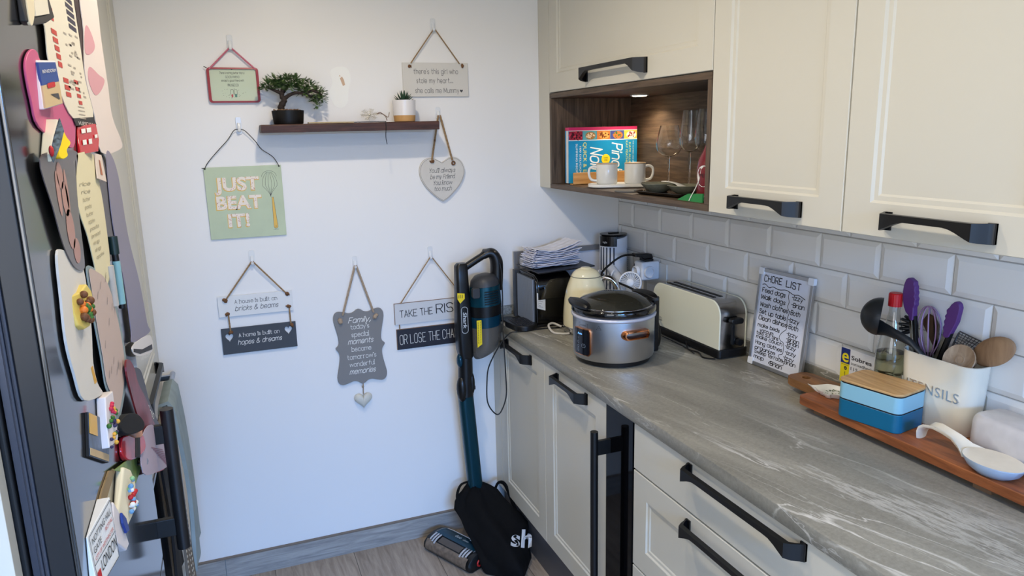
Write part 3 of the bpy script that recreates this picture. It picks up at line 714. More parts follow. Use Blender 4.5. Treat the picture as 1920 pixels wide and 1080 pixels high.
for sgn in (1,):
    R_ = []
    for q, (sc, yy) in enumerate(((.45, -.0005), (.86, -.004), (1.0, -.010), (.88, -.0165), (.5, -.0205), (.05, -.0215))):
        R_.append([(-1.1465 + (a) * sc, yy, .642 + (b) * sc) for a, b in heart(0, 0, .071, .064, 40)])
    hb.loft(R_)
hb.out('dangling_heart', mat('cream_heart', (206, 202, 188), rough=.45), t, smooth=60)
mb = MB(); mb.tube([(-1.1425, -.008, .716), (-1.1435, -.010, .69), (-1.1455, -.010, .668)], .0018, 6); knot(mb, -1.1435, .7, -.010, .005); mb.out('cord', CORDG, t)

# --- plaque pair behind the vacuum
t = thing('hanging_plaque', 'white and black plaque pair partly hidden behind the vacuum cleaner', 'sign', (-.85, -.008, .83))
mb = MB(); mb.box(-1.002, -.694, -.0085, -.0025, .9325, 1.0165)
mb.out('upper_board', [mat('dove_board', (206, 206, 206), rough=.5)], t, smooth=0)
mb = MB(); mb.box(-.998, -.698, -.0085, -.0025, .830, .9115); mb.out('lower_board', mat('navy_black_board', (30, 30, 40), rough=.5), t, smooth=0)
mb = MB()
for a, b, c, d in ((-1.0035, -.6925, 1.0165, 1.0178), (-1.0035, -1.002, .9325, 1.0165), (-.9995, -.6965, .9115, .9128), (-.9995, -.998, .83, .9115)): mb.box(a, b, -.0088, -.0025, c, d)
mb.out('edge', BEDGE, t, smooth=0)
f = WF(-.0088); mb = MB(); mb.flat(left(strokes('TAKE THE', .0275, .095, 0, gap=.95, space=2.0, narrow=.8), -.983, .960, .134, .012), f); mb.flat(left(strokes('RISK', .036, .09, 0, gap=1.1, narrow=.85), -.836, .962, .108, .012), f); mb.out('lettering', INK, t, smooth=0)
mb = MB(); mb.flat(left(strokes('OR LOSE THE CHANCE', .037, .05, 0, gap=.9, space=1.6, narrow=.62), -.988, .851, .273, .012), f); mb.out('lettering', INKW, t, smooth=0)
mb = MB(); plaque_rope(mb, (-.978, 1.017), (-.720, 1.017), (-.847, 1.193), .0019); rope(mb, (-.985, -.006, .9325), (-.985, -.006, .912), .002, 4); rope(mb, (-.715, -.006, .9325), (-.715, -.006, .912), .002, 4)
mb.out('rope', TWINE, t)

# --- rectangular plaque, upper right
t = thing('hanging_plaque', 'cream rectangular plaque with handwritten verse, behind the potted succulent', 'sign', (-.794, -.008, 1.802))
MB().box(-.9215, -.667, -.008, -.0025, 1.802, 1.9245).out('board', mat('oat_board', (212, 208, 200), rough=.55), t, bevel=.0008, smooth=0)
mb = MB(); f = WF(-.0083)
mb.flat(left(strokes("there's this girl who", .0175, .095, 0, wob=.15, narrow=.8), -.879, 1.885, .172), f)
mb.flat(left(strokes('stole my heart....', .0175, .095, 0, wob=.15, narrow=.8), -.870, 1.852, .142), f)
mb.flat(left(strokes('she calls me Mummy', .0175, .095, 0, wob=.15, narrow=.8), -.876, 1.816, .171), f)
mb.flat(fan(heart(-.696, 1.8215, .012, .0115)), f)
mb.out('lettering', INKG, t, smooth=0)
mb = MB(); plaque_rope(mb, (-.889, 1.922), (-.701, 1.922), (-.794, 2.0445), .0021); mb.out('rope', TWINE, t)
knots(t, TWINED, [(-.894, 1.911, -.009, .007), (-.690, 1.914, -.009, .0075, 2)])

# --- heart plaque
t = thing('hanging_plaque', 'cream heart shaped plaque under the right end of the dark shelf', 'sign', (-.786, -.012, 1.406))
ho = [(0, 1.556), (.012, 1.563), (.035, 1.574), (.058, 1.573), (.080, 1.557), (.0905, 1.53), (.087, 1.50), (.070, 1.468), (.046, 1.441), (.020, 1.418), (0, 1.406)]
ho = [(p.x, p.z) for p in curve([(a, 0, b) for a, b in ho], 4)]
pts = [(-.786 + a, b) for a, b in ho] + [(-.786 - a, b) for a, b in reversed(ho[1:-1])]
mb = MB().prism(pts, 'y', -.012, -.003); mb.out('board', mat('worn_cream_board', (208, 203, 194), rough=.55, noise=(20, .05)), t, bevel=.0015)
inn = [(-.786 + (p[0] + .786) * .955, 1.495 + (p[1] - 1.495) * .955) for p in pts]
mb = MB(); mb.flat(pen(inn + inn[:1], .0011), WF(-.0124)); mb.out('worn_line', mat('worn_line', (120, 116, 112), rough=.8), t, smooth=0)
mb = MB(); f = WF(-.0124)
for s_, z_, w_ in (("You'll always", 1.519, .104), ('be my Friend', 1.495, .102), ('You know', 1.472, .076), ('too much', 1.449, .069)):
    mb.flat(centre(strokes(s_, .0155, .105, .3, serif=True), -.785, z_, w_), f)
mb.out('lettering', INKG, t, smooth=0)
mb = MB(); rope(mb, (-.826, -.016, 1.566), (-.7945, -.020, 1.733), .0034, 26)
rope(mb, (-.745, -.016, 1.563), (-.788, -.020, 1.733), .0036, 24)
mb.out('rope', TWINE, t)
knots(t, TWINED, [(-.826, 1.561, -.014, .0085), (-.812, 1.64, -.018, .005, 4)])
mb = MB(); mb.tube([(-.741 + .006 * math.cos(a), -.0155, 1.552 + .006 * math.sin(a)) for a in [2 * PI * i / 12 for i in range(12)]], .003, 6, closed=True)
mb.out('rope_loop', TWINED, t)

# --- shelf and what stands on it
SD = -.120
SHW = wood('shelf_wood', (38, 20, 16), (92, 56, 44), 'x', 6, .5, 14, contrast=(.3, .75))
mb = MB(); n = 14; rings = []
random.seed(5)
for i in range(n + 1):
    x = -1.441 + (.6205) * i / n; a = random.uniform(-.0006, .0006); b = random.uniform(-.0008, .0008); zt = 1.7075 + .003 * i / n
    rings.append([(x, -.0006, 1.681), (x, SD + b, 1.6805 + a), (x, SD + b - .001, zt - .004), (x, SD + .002, zt), (x, -.0006, zt)])
mb.loft(rings)
sh_ = solo(mb, 'wall_shelf', SHW, 'dark rough wooden floating shelf on the white wall', 'shelf', bevel=.0012)
ZS = lambda x: 1.7075 + .003 * (x + 1.441) / .6205
# bonsai
bx, by = -1.345, -.062; zs = ZS(bx)
t = thing('bonsai_tree', 'small artificial bonsai in a ribbed black pot on the shelf', 'plant', (bx, by, zs))
n = 72; mb = MB(); R_ = []
for r, z in ((.046, 0), (.048, .003), (.0525, .044), (.0535, .047), (.049, .047), (.048, .040)):
    R_.append([(bx + (r + (.0016 * math.cos(i * PI) if .002 < z < .045 else 0)) * math.cos(2 * PI * i / n), by + .86 * (r + (.0016 * math.cos(i * PI) if .002 < z < .045 else 0)) * math.sin(2 * PI * i / n), zs + z) for i in range(n)])
mb.loft(R_); mb.out('pot', mat('pot_black', (20, 19, 19), rough=.4), t, smooth=50)
mb = MB(); mb.lathe([(.048, .038), (.046, .045), (.02, .049), (.001, .05)], (bx, by, zs), 24, 1, .86); random.seed(2)
for k in range(90):
    a = random.uniform(0, 6.28); q = .046 * math.sqrt(random.random()); mb.ball((bx + q * math.cos(a), by + .84 * q * math.sin(a), zs + .047 + random.uniform(0, .003)), random.uniform(.0015, .003), 6, 4)
mb.out('gravel', mat('gravel', (128, 100, 74), rough=.9, noise=(150, .4)), t, smooth=0)
mb = MB()
trunk = curve([(bx - .022, by, zs + .045), (bx - .020, by, zs + .062), (bx - .010, by - .004, zs + .080), (bx - .016, by, zs + .098), (bx - .010, by, zs + .118)], 6)
mb.tube(trunk, [.0125 - .006 * i / len(trunk) + .0012 * math.sin(i * 1.7) for i in range(len(trunk))], 10)
br = [curve([(bx - .010, by, zs + .084), (bx + .008, by - .006, zs + .098), (bx + .035, by - .008, zs + .106), (bx + .07, by - .004, zs + .098), (bx + .098, by, zs + .088)], 6),
      curve([(bx - .014, by, zs + .104), (bx - .035, by - .01, zs + .112), (bx - .058, by - .01, zs + .122)], 6),
      curve([(bx - .010, by, zs + .11), (bx + .006, by + .012, zs + .128), (bx + .026, by + .012, zs + .14)], 6),
      curve([(bx + .05, by - .006, zs + .103), (bx + .09, by - .012, zs + .112), (bx + .118, by - .01, zs + .098)], 6)]
for b in br: mb.tube(b, [.0075 - .005 * i / len(b) for i in range(len(b))], 8)
mb.out('trunk', mat('bonsai_bark', (46, 36, 32), rough=.8, bump=(90, .6)), t)
random.seed(21)
GR1 = mat('bonsai_green', (66, 92, 48), rough=.6, noise=(60, .3)); GR2 = mat('bonsai_green_pale', (108, 132, 76), rough=.6)
mb = MB()
clus = [(-.055, .128, .030, .020), (-.030, .140, .032, .022), (.000, .146, .034, .022), (.030, .144, .034, .024), (.055, .132, .034, .024), (.082, .118, .034, .026), (.106, .100, .028, .022), (.118, .086, .018, .018), (.090, .078, .012, .020), (-.068, .122, .018, .014), (.012, .128, .034, .016), (.06, .108, .03, .016), (-.02, .120, .03, .014), (.100, .062, .008, .016)]
def sprig(mb, p, d, ln):
    d = Vector(d).normalized(); s_ = d.cross(Vector((0, 0, 1)));
    s_ = s_.normalized() if s_.length > .01 else Vector((1, 0, 0))
    q = Vector(p)
    for k in range(7):
        b = q + d * (ln * k / 7)
        for sg in (-1, 1):
            tip = b + d * (.0060) + s_ * (sg * .0052) + Vector((0, 0, random.uniform(-.002, .003))); w = d * .0017
            o = b + Vector((0, 0, .0006)); mb.add([b - w, tip, b + w, o], [(0, 1, 2), (0, 3, 1), (3, 2, 1)])
    tip = q + d * (ln + .006); mb.add([q + d * ln - s_ * .0012, q + d * ln + s_ * .0012, tip], [(0, 1, 2)])
for cx_, cz_, rx_, rz_ in clus:
    for k in range(int(1900 * rx_)):
        a = random.uniform(0, 2 * PI); e = random.uniform(-.5, 1.0); q = random.random() ** .5
        dx, dy, dz = math.cos(a) * math.cos(e), math.sin(a) * math.cos(e), math.sin(e)
        p = (bx + cx_ + rx_ * q * dx * .8, max(-.115, min(-.012, by + .7 * rx_ * q * dy)), zs + cz_ + rz_ * q * dz)
        mb.m(0 if random.random() < .75 else 1)
        sprig(mb, p, (dx + random.uniform(-.3, .3), dy * .5 + random.uniform(-.2, .2), dz * .6 + random.uniform(-.3, .4)), random.uniform(.010, .018))
mb.v = [(p[0], min(p[1], -.002), p[2]) for p in mb.v]
mb.out('foliage', [GR1, GR2], t, smooth=0)
# thin slat lying on the shelf
solo(MB().box(-1.283, -1.128, -.11, -.07, 1.7095, 1.7135), 'wooden_stick', mat('pale_slat', (178, 160, 126), rough=.7), 'thin flat pale wooden stick lying on the dark shelf', 'stick')
# snowflake ornament with string
t = thing('snowflake_ornament', 'sparkly silver snowflake ornament lying by the succulent on the shelf', 'ornament', (-1.06, -.06, 1.7096))
mb = MB(); c = Vector((-1.062, -.055, 1.737)); random.seed(9)
for k in range(6):
    a = k * PI / 3 + .2; d = Vector((math.cos(a), .35 * math.sin(a + 1), .62 * math.sin(a) + .05)); e = c + d * .033
    if e.z < 1.712: e.z = 1.712
    mb.tube([c, e], .0012, 5)
    for q in (.4, .6, .8):
        p = c.lerp(e, q)
        for s_ in (-1, 1):
            a2 = a + s_ * .9; mb.tube([p, p + Vector((math.cos(a2) * .011, -.002, .65 * math.sin(a2) * .011))], .0008, 4)
for k in range(40):
    a = random.uniform(0, 6.28); q = random.uniform(0, .026); mb.ball((c.x + q * math.cos(a), c.y + random.uniform(-.006, .006), max(1.712, c.z + .6 * q * math.sin(a))), .0016, 5, 4)
mb.out('snowflake', mat('glitter', (206, 200, 186), rough=.3, metal=.4), t, smooth=0)
mb = MB(); mb.tube(curve([(-1.035, -.058, 1.740), (-1.022, -.06, 1.744), (-1.005, -.062, 1.730), (-1.000, -.06, 1.716)], 6), .0016, 6); mb.tube(curve([(-1.032, -.058, 1.741), (-1.012, -.058, 1.738), (-.996, -.06, 1.728), (-.990, -.06, 1.745)], 6), .0013, 6)
mb.out('twine', mat('grey_twine', (140, 120, 104), rough=.9), t)
mb = MB(); mb.tube(curve([(-1.125, -.085, 1.7115), (-1.08, -.1, 1.7115), (-1.022, -.118, 1.7118), (-1.019, -.1232, 1.708), (-1.018, -.1235, 1.69), (-1.021, -.1235, 1.66), (-1.018, -.1235, 1.632)], 6), .0013, 6)
solo(mb, 'black_string', INK, 'thin black string trailing over the front of the shelf', 'string')
# succulent
px_, py_ = -.935, -.062; zs = ZS(px_)
t = thing('potted_succulent', 'spiky green succulent in a white and terracotta dipped pot on the shelf', 'plant', (px_, py_, zs))
MB().lathe([(.034, 0), (.038, .002), (.0405, .023)], (px_, py_, zs), 40).out('pot_base', mat('terracotta', (196, 150, 92), rough=.6), t)
MB().lathe([(.0406, .0231), (.0425, .074), (.0425, .077), (.040, .077), (.0385, .068), (.001, .066)], (px_, py_, zs), 40).out('pot', mat('pot_white', (226, 222, 220), rough=.16, spec=.6), t)
mb = MB(); random.seed(4)
for k in range(26):
    a = k * 2.4; e = .25 + 1.15 * (k / 26); ln = .034 + .010 * (k / 26)
    d = Vector((math.cos(a) * math.cos(e), math.sin(a) * math.cos(e), math.sin(e))); p = Vector((px_, py_, zs + .07)) + Vector((d.x, d.y, 0)) * .008
    sd = d.cross(Vector((0, 0, 1))).normalized(); up = sd.cross(d)
    rings = []
    for q, w in ((0, .0048), (.35, .0052), (.7, .0034), (1, .0003)):
        c = p + d * ln * q + up * (.004 * q * q); rings.append([c + sd * w, c + up * w * .5, c - sd * w, c - up * w * .45])
    mb.loft(rings)
mb.out('leaf', mat('succulent_green', (44, 72, 52), rough=.45), t, smooth=60)
# ------------------------------------------------------------------ things in the open niche
NZ = 1.4615
CER = mat('stoneware_white', (222, 220, 212), rough=.16, spec=.6, noise=(30, .03))
CERRIM = mat('stoneware_rim', (176, 150, 116), rough=.35)
# cookbook lying on its long side on a little wooden stand
t = thing('cookbook', 'blue cookbook with pink spine and food photos, standing behind the mugs', 'book', (-.185, -.185, NZ + .004))
x0, x1, z0, z1 = -.336, -.036, NZ + .004, 1.676
sk = lambda x: (x - x0) * .01
MB().box(x0 + .002, x1 - .004, -.196, -.174, z0, z1 - .004).out('pages', WHITEM, t, smooth=0)
mb = MB(); mb.box(x0, x1, -.2005, -.1965, z0, z1 - .012); mb.box(x0, x1, -.1735, -.170, z0, z1 - .012)
mb.out('cover', mat('book_blue', (30, 140, 190), rough=.3), t, smooth=0, bevel=.0006)
mb = MB(); mb.box(x0, x1, -.2006, -.170, z1 - .012, z1); mb.out('spine', mat('book_pink', (206, 52, 104), rough=.35), t, smooth=0, bevel=.001)
f = WF(-.2009)
pal = [((150, 40, 60), (60, 20, 30), (200, 60, 80)), ((90, 160, 170), (220, 200, 170), (150, 110, 60)), ((200, 120, 60), (120, 60, 30), (230, 170, 90)), ((70, 80, 150), (70, 110, 50), (190, 120, 60)), ((226, 196, 70), (150, 50, 50), (240, 236, 220))]
w5 = (x1 - x0) / 5
for k, (a, b, c) in enumerate(pal):
    mb = MB(); cx_ = x0 + w5 * (k + .5); random.seed(k)
    mb.flat(fan([(cx_ - w5 / 2 + .001, z1 - .047), (cx_ + w5 / 2 - .001, z1 - .047), (cx_ + w5 / 2 - .001, z1 - .014), (cx_ - w5 / 2 + .001, z1 - .014)]), f); mb.m(1 if k == 0 else 2)
    f2 = WF(-.2011)
    mb.flat(fan(circ(cx_ + .003, z1 - .032, .022, 18, .0145)), f2) if k else None
    for q in range(36):
        mb.m(1 if random.random() < .6 else 2); f3 = WF(-.2012 - q * 1e-6)
        g = .019 * random.random() ** .5 if k else .028 * random.random() ** .5; aa = random.uniform(0, 6.28)
        mb.flat(fan(circ(cx_ + .003 * (k > 0) + g * math.cos(aa), z1 - .031 + g * .55 * math.sin(aa), random.uniform(.002, .0045), 7)), f3)
    mb.out('food_photo', [mat('fp%d%d' % (k, i), q, rough=.35) for i, q in enumerate((a, b, c))], t, smooth=0)
mb = MB(); mb.flat(fan([(x0, z1 - .050), (x1, z1 - .050), (x1, z1 - .0475), (x0, z1 - .0475)]), f); mb.flat(fan([(x0, z1 - .0145), (x1, z1 - .0145), (x1, z1 - .012), (x0, z1 - .012)]), f)
def down(d, x, z, fit):
    """lettering that reads from top to bottom"""
    V, F = d[0], d[1]; w = max(p[0] for p in V) - min(p[0] for p in V); k = fit / w; x_0 = min(p[0] for p in V)
    return [(x + p[1], z - (p[0] - x_0) * k, p[2] if len(p) > 2 else 0) for p in V], F
def script(d): return d
mb.flat(down(strokes('Pinch of', .044, .13, .25), x1 - .112, z1 - .060, .20), f)
mb.flat(down(strokes('Nom', .050, .13, .25), x1 - .206, z1 - .075, .105), f)
mb.flat(down(block('SLIMMING RECIPES', .0115), x0 + .030, z1 - .062, .125), f)
mb.flat(down(block('100 DELICIOUS,', .0105), x0 + .046, z1 - .072, .12), f)
mb.flat(down(block('THE NUMBER ONE BESTSELLER', .006), x1 - .020, z1 - .055, .12), f)
mb.out('lettering', mat('print_white', (236, 240, 240), rough=.4), t, smooth=0)
mb = MB(); mb.flat(down(block('QUICK & EASY', .021), x0 + .062, z1 - .057, .155), f); mb.flat(down(block('KATE ALLINSON', .0125), x1 - .037, z1 - .062, .12), f); mb.flat(down(block('KAY FEATHERSTONE', .0125), x1 - .051, z1 - .055, .145), f)
mb.out('lettering', mat('print_lemon', (232, 226, 110), rough=.4), t, smooth=0)
mb = MB(); mb.flat(fan(circ(x1 - .140, z1 - .123, .019, 24)), WF(-.2013)); mb.out('badge', mat('badge_yellow', (240, 214, 40), rough=.4), t, smooth=0)
mb = MB(); mb.flat(centre(block('OVER', .008), x1 - .140, z1 - .121, .018), WF(-.2016)); mb.flat(centre(block('100', .008), x1 - .140, z1 - .130, .014), WF(-.2016)); mb.out('badge_lettering', INK, t, smooth=0)
BAM = wood('bamboo', (176, 126, 72), (216, 168, 108), 'x', 4, .5, 16)
mb = MB(); mb.box(-.338, -.060, -.246, -.240, NZ, NZ + .046); mb.box(-.338, -.060, -.246, -.215, NZ, NZ + .004)
solo(mb, 'book_stand', BAM, 'low bamboo stand in front of the blue cookbook', 'stand', bevel=.0012, smooth=0)

def ov(c, l, w, ang, r, n=10):
    ca, sa = math.cos(ang), math.sin(ang)
    return [(c[0] + a * ca - b * sa, c[1] + a * sa + b * ca) for a, b in rrect(-l / 2, l / 2, -w / 2, w / 2, min(r, w / 2 - .0005), n)]
AN = -.40
tc = (-.243, -.440)
mb = MB(); R_ = []
for s_, z in ((-.012, 0), (-.004, .001), (0, .004), (0, .012), (-.002, .0145), (-.006, .0145), (-.009, .011)):
    R_.append([(a, b, NZ + z) for a, b in ov(tc, .238 + s_ * 2, .112 + s_ * 2, AN, .05)])
mb.loft(R_)
solo(mb, 'serving_tray', CER, 'oblong white stoneware tray under the two mugs', 'tray', smooth=50)
def mug(cx, cy, side, label):
    z = NZ + .0118; t = thing('mug', label, 'mug', (cx, cy, z), 'white stoneware mugs')
    MB().lathe([(.033, 0), (.0355, .0015), (.0375, .006), (.038, .072), (.0372, .0735), (.0355, .072), (.0348, .01), (.001, .007)], (cx, cy, z), 40).out('body', CER, t)
    MB().lathe([(.0381, .0712), (.0383, .0735), (.0372, .0745), (.0356, .0735), (.0355, .0712)], (cx, cy, z), 40, caps=False).out('rim', CERRIM, t)
    d = Vector((math.cos(AN + .04), math.sin(AN + .04), 0)) * side; c = Vector((cx, cy, z))
    pts = curve([c + d * .0362 + Vector((0, 0, .060)), c + d * .050 + Vector((0, 0, .0625)), c + d * .063 + Vector((0, 0, .054)), c + d * .064 + Vector((0, 0, .034)), c + d * .056 + Vector((0, 0, .017)), c + d * .0362 + Vector((0, 0, .0125))], 5)
    MB().tube(pts, .0048, 10, flat=1.25).out('handle', CER, t, smooth=60)
mug(-.289, -.417, -1, 'white stoneware mug on the tray with its handle towards the back wall')
mug(-.197, -.458, 1, 'white stoneware mug on the tray with its handle towards the wine glasses')
solo(MB().lathe([(.049, 0), (.050, .001), (.050, .0035), (.049, .0045), (.001, .0045)], (-.318, -.628, NZ), 36, 1, 1.0), 'coaster', mat('slate_coaster', (92, 92, 92), rough=.7), 'round grey coaster lying on the niche floor in front of the tray', 'coaster')
# dark square plate with two bowls and a spoon
mb = MB(); R_ = []; pc = (-.262, -.815)
for s_, z in ((-.02, 0), (-.01, .002), (0, .0105), (-.001, .012), (-.006, .0115), (-.014, .005)): R_.append([(a, b, NZ + z) for a, b in ov(pc, .235 + 2 * s_, .170 + 2 * s_, PI / 2 + .12, .02, 5)])
mb.loft(R_); solo(mb, 'square_plate', mat('black_glaze', (26, 22, 21), rough=.14, spec=.6), 'black glazed square plate under the two grey bowls', 'plate', smooth=40)
BOWL = mat('bowl_glaze', (122, 120, 102), rough=.16, spec=.6, noise=(60, .15))
def bowl(cx, cy, z, r, h, label):
    mb = MB().lathe([(r * .5, 0), (r * .55, .002), (r * .8, h * .45), (r, h), (r * .985, h + .0015), (r * .95, h), (r * .72, h * .45), (r * .4, h * .16), (.001, h * .14)], (cx, cy, z), 40)
    solo(mb, 'bowl', BOWL, label, 'bowl', 'grey green bowls')
bowl(-.282, -.745, NZ + .0065, .056, .026, 'grey green bowl beside the mug tray, on the black plate')
bowl(-.259, -.863, NZ + .0065, .057, .025, 'grey green bowl beside the green tag, on the black plate')
mb = MB(); rr = []
for q, (x, y, z, w, h) in enumerate(((-.262, -.792, .039, .004, .003), (-.258, -.806, .0395, .006, .0035), (-.252, -.83, .038, .007, .004), (-.246, -.855, .034, .009, .004), (-.240, -.872, .026, .015, .005), (-.236, -.892, .0185, .018, .005), (-.233, -.908, .0185, .012, .004))):
    rr.append([(x - .017 + w * math.cos(a), y + .03, NZ + z + h * math.sin(a) * .6) for a in [2 * PI * i / 10 for i in range(10)]])
mb.loft(rr); solo(mb, 'spoon', CER, 'white ceramic spoon resting across the two grey bowls', 'spoon', smooth=60)
def wine(cx, cy, R, hb, hs, r2, label):
    z = NZ; t = thing('wine_glass', label, 'glass', (cx, cy, z), 'wine glasses in the niche')
    MB().lathe([(.001, 0), (.034, 0), (.0345, .0015), (.02, .004), (.006, .009), (.0036, .02), (.0034, hs - .006), (.005, hs - .001)], (cx, cy, z), 32).out('stem', GLASS, t, smooth=60)
    o = [(.004, hs), (R * .55, hs + .006), (R * .86, hs + .02), (R, hs + .040), (R * .96, hs + hb * .55), (r2, hs + hb)]
    o = [(p.x, p.z) for p in curve([(a, 0, b) for a, b in o], 5)]
    i_ = [(max(.001, a - .0011), b + (.0025 if k < 3 else 0)) for k, (a, b) in enumerate(o)]
    MB().lathe(o + list(reversed(i_)), (cx, cy, z), 40).out('bowl', GLASS, t, smooth=60)
wine(-.118, -.552, .045, .108, .105, .031, 'wide bowled wine glass nearest the cookbook')
wine(-.118, -.676, .035, .136, .124, .027, 'tall slim wine glass between the wide glass and the niche side')
wine(-.110, -.752, .036, .138, .124, .028, 'tall slim wine glass closest to the niche side board')
# bottle with round label, disc and tag at the right end
bx_, by_ = -.283, -1.016
t = thing('liqueur_bottle', 'dark pink bottle with a round white label at the right end of the niche', 'bottle', (bx_, by_, NZ + .0145))
MB().lathe([(.036, 0), (.038, .003), (.038, .075), (.034, .10), (.022, .125), (.014, .145), (.0135, .19)], (bx_, by_, NZ + .0145), 32).out('glass', mat('pink_bottle', (118, 42, 50), rough=.12, spec=.6), t)
MB().lathe([(.0145, .1905), (.0145, .215), (.012, .217)], (bx_, by_, NZ + .0145), 24).out('cap', mat('cap_red', (120, 30, 40), rough=.4), t)
mb = MB(); lf = lambda u, v: (bx_ + .0384 * math.cos(u / .038 + math.radians(205)), by_ + .0384 * math.sin(u / .038 + math.radians(205)), NZ + .0145 + v)
mb.flat(fan(circ(0, .055, .026, 24, .030)), lf); mb.out('round_label', WHITEM, t, smooth=0)
mb = MB(); lf2 = lambda u, v: (bx_ + .0387 * math.cos(u / .038 + math.radians(205)), by_ + .0387 * math.sin(u / .038 + math.radians(205)), NZ + .0145 + v)
mb.flat(centre(block('PEN', .014), .0, .052, .026), lf2); mb.out('lettering', INK, t, smooth=0)
solo(MB().lathe([(.046, 0), (.048, .002), (.048, .012), (.046, .014), (.001, .014)], (bx_ + .0, by_ + .003, NZ), 36), 'round_box', mat('cream_tin', (214, 204, 184), rough=.5), 'flat round cream tin under the pink bottle', 'tin')
t = thing('gift_tag', 'green folded paper tag with white string at the front of the niche', 'tag', (-.340, -1.015, NZ))
mb = MB(); mb.prism([(-1.075, 0), (-.955, 0), (-.985, .018), (-1.05, .022)], 'x', -.352, -.347); mb.v = [(x + (z * .9), y, NZ + z) for x, y, z in mb.v]
mb.out('card', mat('tag_green', (34, 122, 66), rough=.7), t, smooth=0)
mb = MB(); mb.tube(curve([(-.356, -1.02, NZ + .002), (-.342, -1.012, NZ + .016), (-.328, -1.01, NZ + .035), (-.322, -1.018, NZ + .06)], 6), .0012, 6); mb.out('string', WHITEM, t)
# ------------------------------------------------------------------ things on the worktop
WZ = .9232
def Rz(c, a): return Matrix.Translation(c) @ Matrix.Rotation(a, 4, 'Z')
# grey rimmed tray leaning on the back wall
t = thing('leaning_tray', 'large pale tray with a grey rim leaning on the back wall behind the coffee machine', 'tray', (-.3, -.03, WZ))
mb = MB(); o = [(-.502, WZ), (-.075, WZ), (-.075, 1.187), (-.502, 1.187)]; i_ = [(-.480, WZ + .02), (-.097, WZ + .02), (-.097, 1.166), (-.480, 1.166)]
ly = lambda p, d: [(a, -.030 + .014 * (b - WZ) / .26 - d, b) for a, b in p]
mb.loft([ly(i_, .0), ly(o, .0), ly(o, .012), ly(i_, .012), ly(i_, .004)], caps=False); mb.out('rim', mat('tray_rim', (128, 128, 130), rough=.35, metal=.3), t, smooth=0, bevel=.001)
mb = MB(); mb.loft([ly(i_, .001), ly(i_, .004)]); mb.out('base', mat('tray_face', (206, 210, 220), rough=.18), t, smooth=0)

# coffee machine
t = thing('coffee_machine', 'black capsule coffee machine with ribbed metal panel under the masks', 'appliance', (-.43, -.17, WZ))
MBK = mat('machine_black', (9, 9, 10), rough=.16, spec=.45)
pr = [(-.262, .0), (-.262, .140), (-.252, .172), (-.222, .187), (-.10, .190), (-.080, .18), (-.080, .0)]
mb = MB(); mb.prism([(a, WZ + .012 + b) for a, b in pr], 'x', -.508, -.350); mb.out('body', MBK, t, bevel=.008, seg=3)
mb = MB(); mb.prism([(a - .0006, WZ + .012 + b) for a, b in ((-.266, .098), (-.266, .143), (-.255, .176), (-.223, .1905), (-.15, .192), (-.15, .18), (-.223, .18), (-.244, .165), (-.250, .14), (-.250, .098))], 'x', -.500, -.356)
mb.out('lever', GLOSSB, t, bevel=.003)
MB().box(-.510, -.348, -.264, -.078, WZ, WZ + .0125).out('base', PLASB, t, bevel=.003)
MB().box(-.5135, -.5085, -.250, -.086, WZ + .012, 1.112).out('side_panel', mat('ribbed_base', (84, 90, 98), rough=.5), t, smooth=0)
mb = MB()
for k in range(24):
    y = -.248 + .0066 * k; mb.box(-.5165, -.5135, y, y + .0042, WZ + .014, 1.110)
mb.out('ribs', mat('ribbed_alu', (150, 158, 170), rough=.42, metal=.3), t, smooth=0)
MB().box(-.522, -.470, -.0775, -.054, WZ + .004, 1.122).out('water_tank', mat('graphite', (60, 62, 66), rough=.3), t, smooth=0, bevel=.003)
mb = MB(); mb.prism(ov((-.556, -.222), .098, .150, .12, .045, 8), 'z', WZ, WZ + .022); mb.out('drip_tray', PLASB, t, bevel=.004)
mb = MB()
for i in range(7):
    for j in range(9):
        x, y = -.588 + .0098 * i, -.276 + .0125 * j; mb.box(x, x + .0058, y, y + .0078, WZ + .022, WZ + .0242)
mb.out('grate', mat('grate_dark', (44, 44, 48), rough=.4), t, smooth=0)
mb = MB(); mb.prism(ov((-.560, -.095), .070, .070, .2, .03, 6), 'z', WZ, WZ + .006); mb.out('foot_plate', PLASB, t, bevel=.002)
MB().prism([(-.5045, WZ + .078), (-.470, WZ + .066), (-.470, WZ + .128), (-.5045, WZ + .138)], 'y', -.2642, -.2618).out('sticker', mat('sticker_white', (214, 216, 218), rough=.5), t, smooth=0)
mb = MB(); f = WF(-.2645)
for k in range(7): mb.flat(pen([(-.500, WZ + .128 - k * .0072), (-.480 - .005 * (k % 3), WZ + .123 - k * .0072)], .0012), f)
mb.out('lettering', INKG, t, smooth=0)
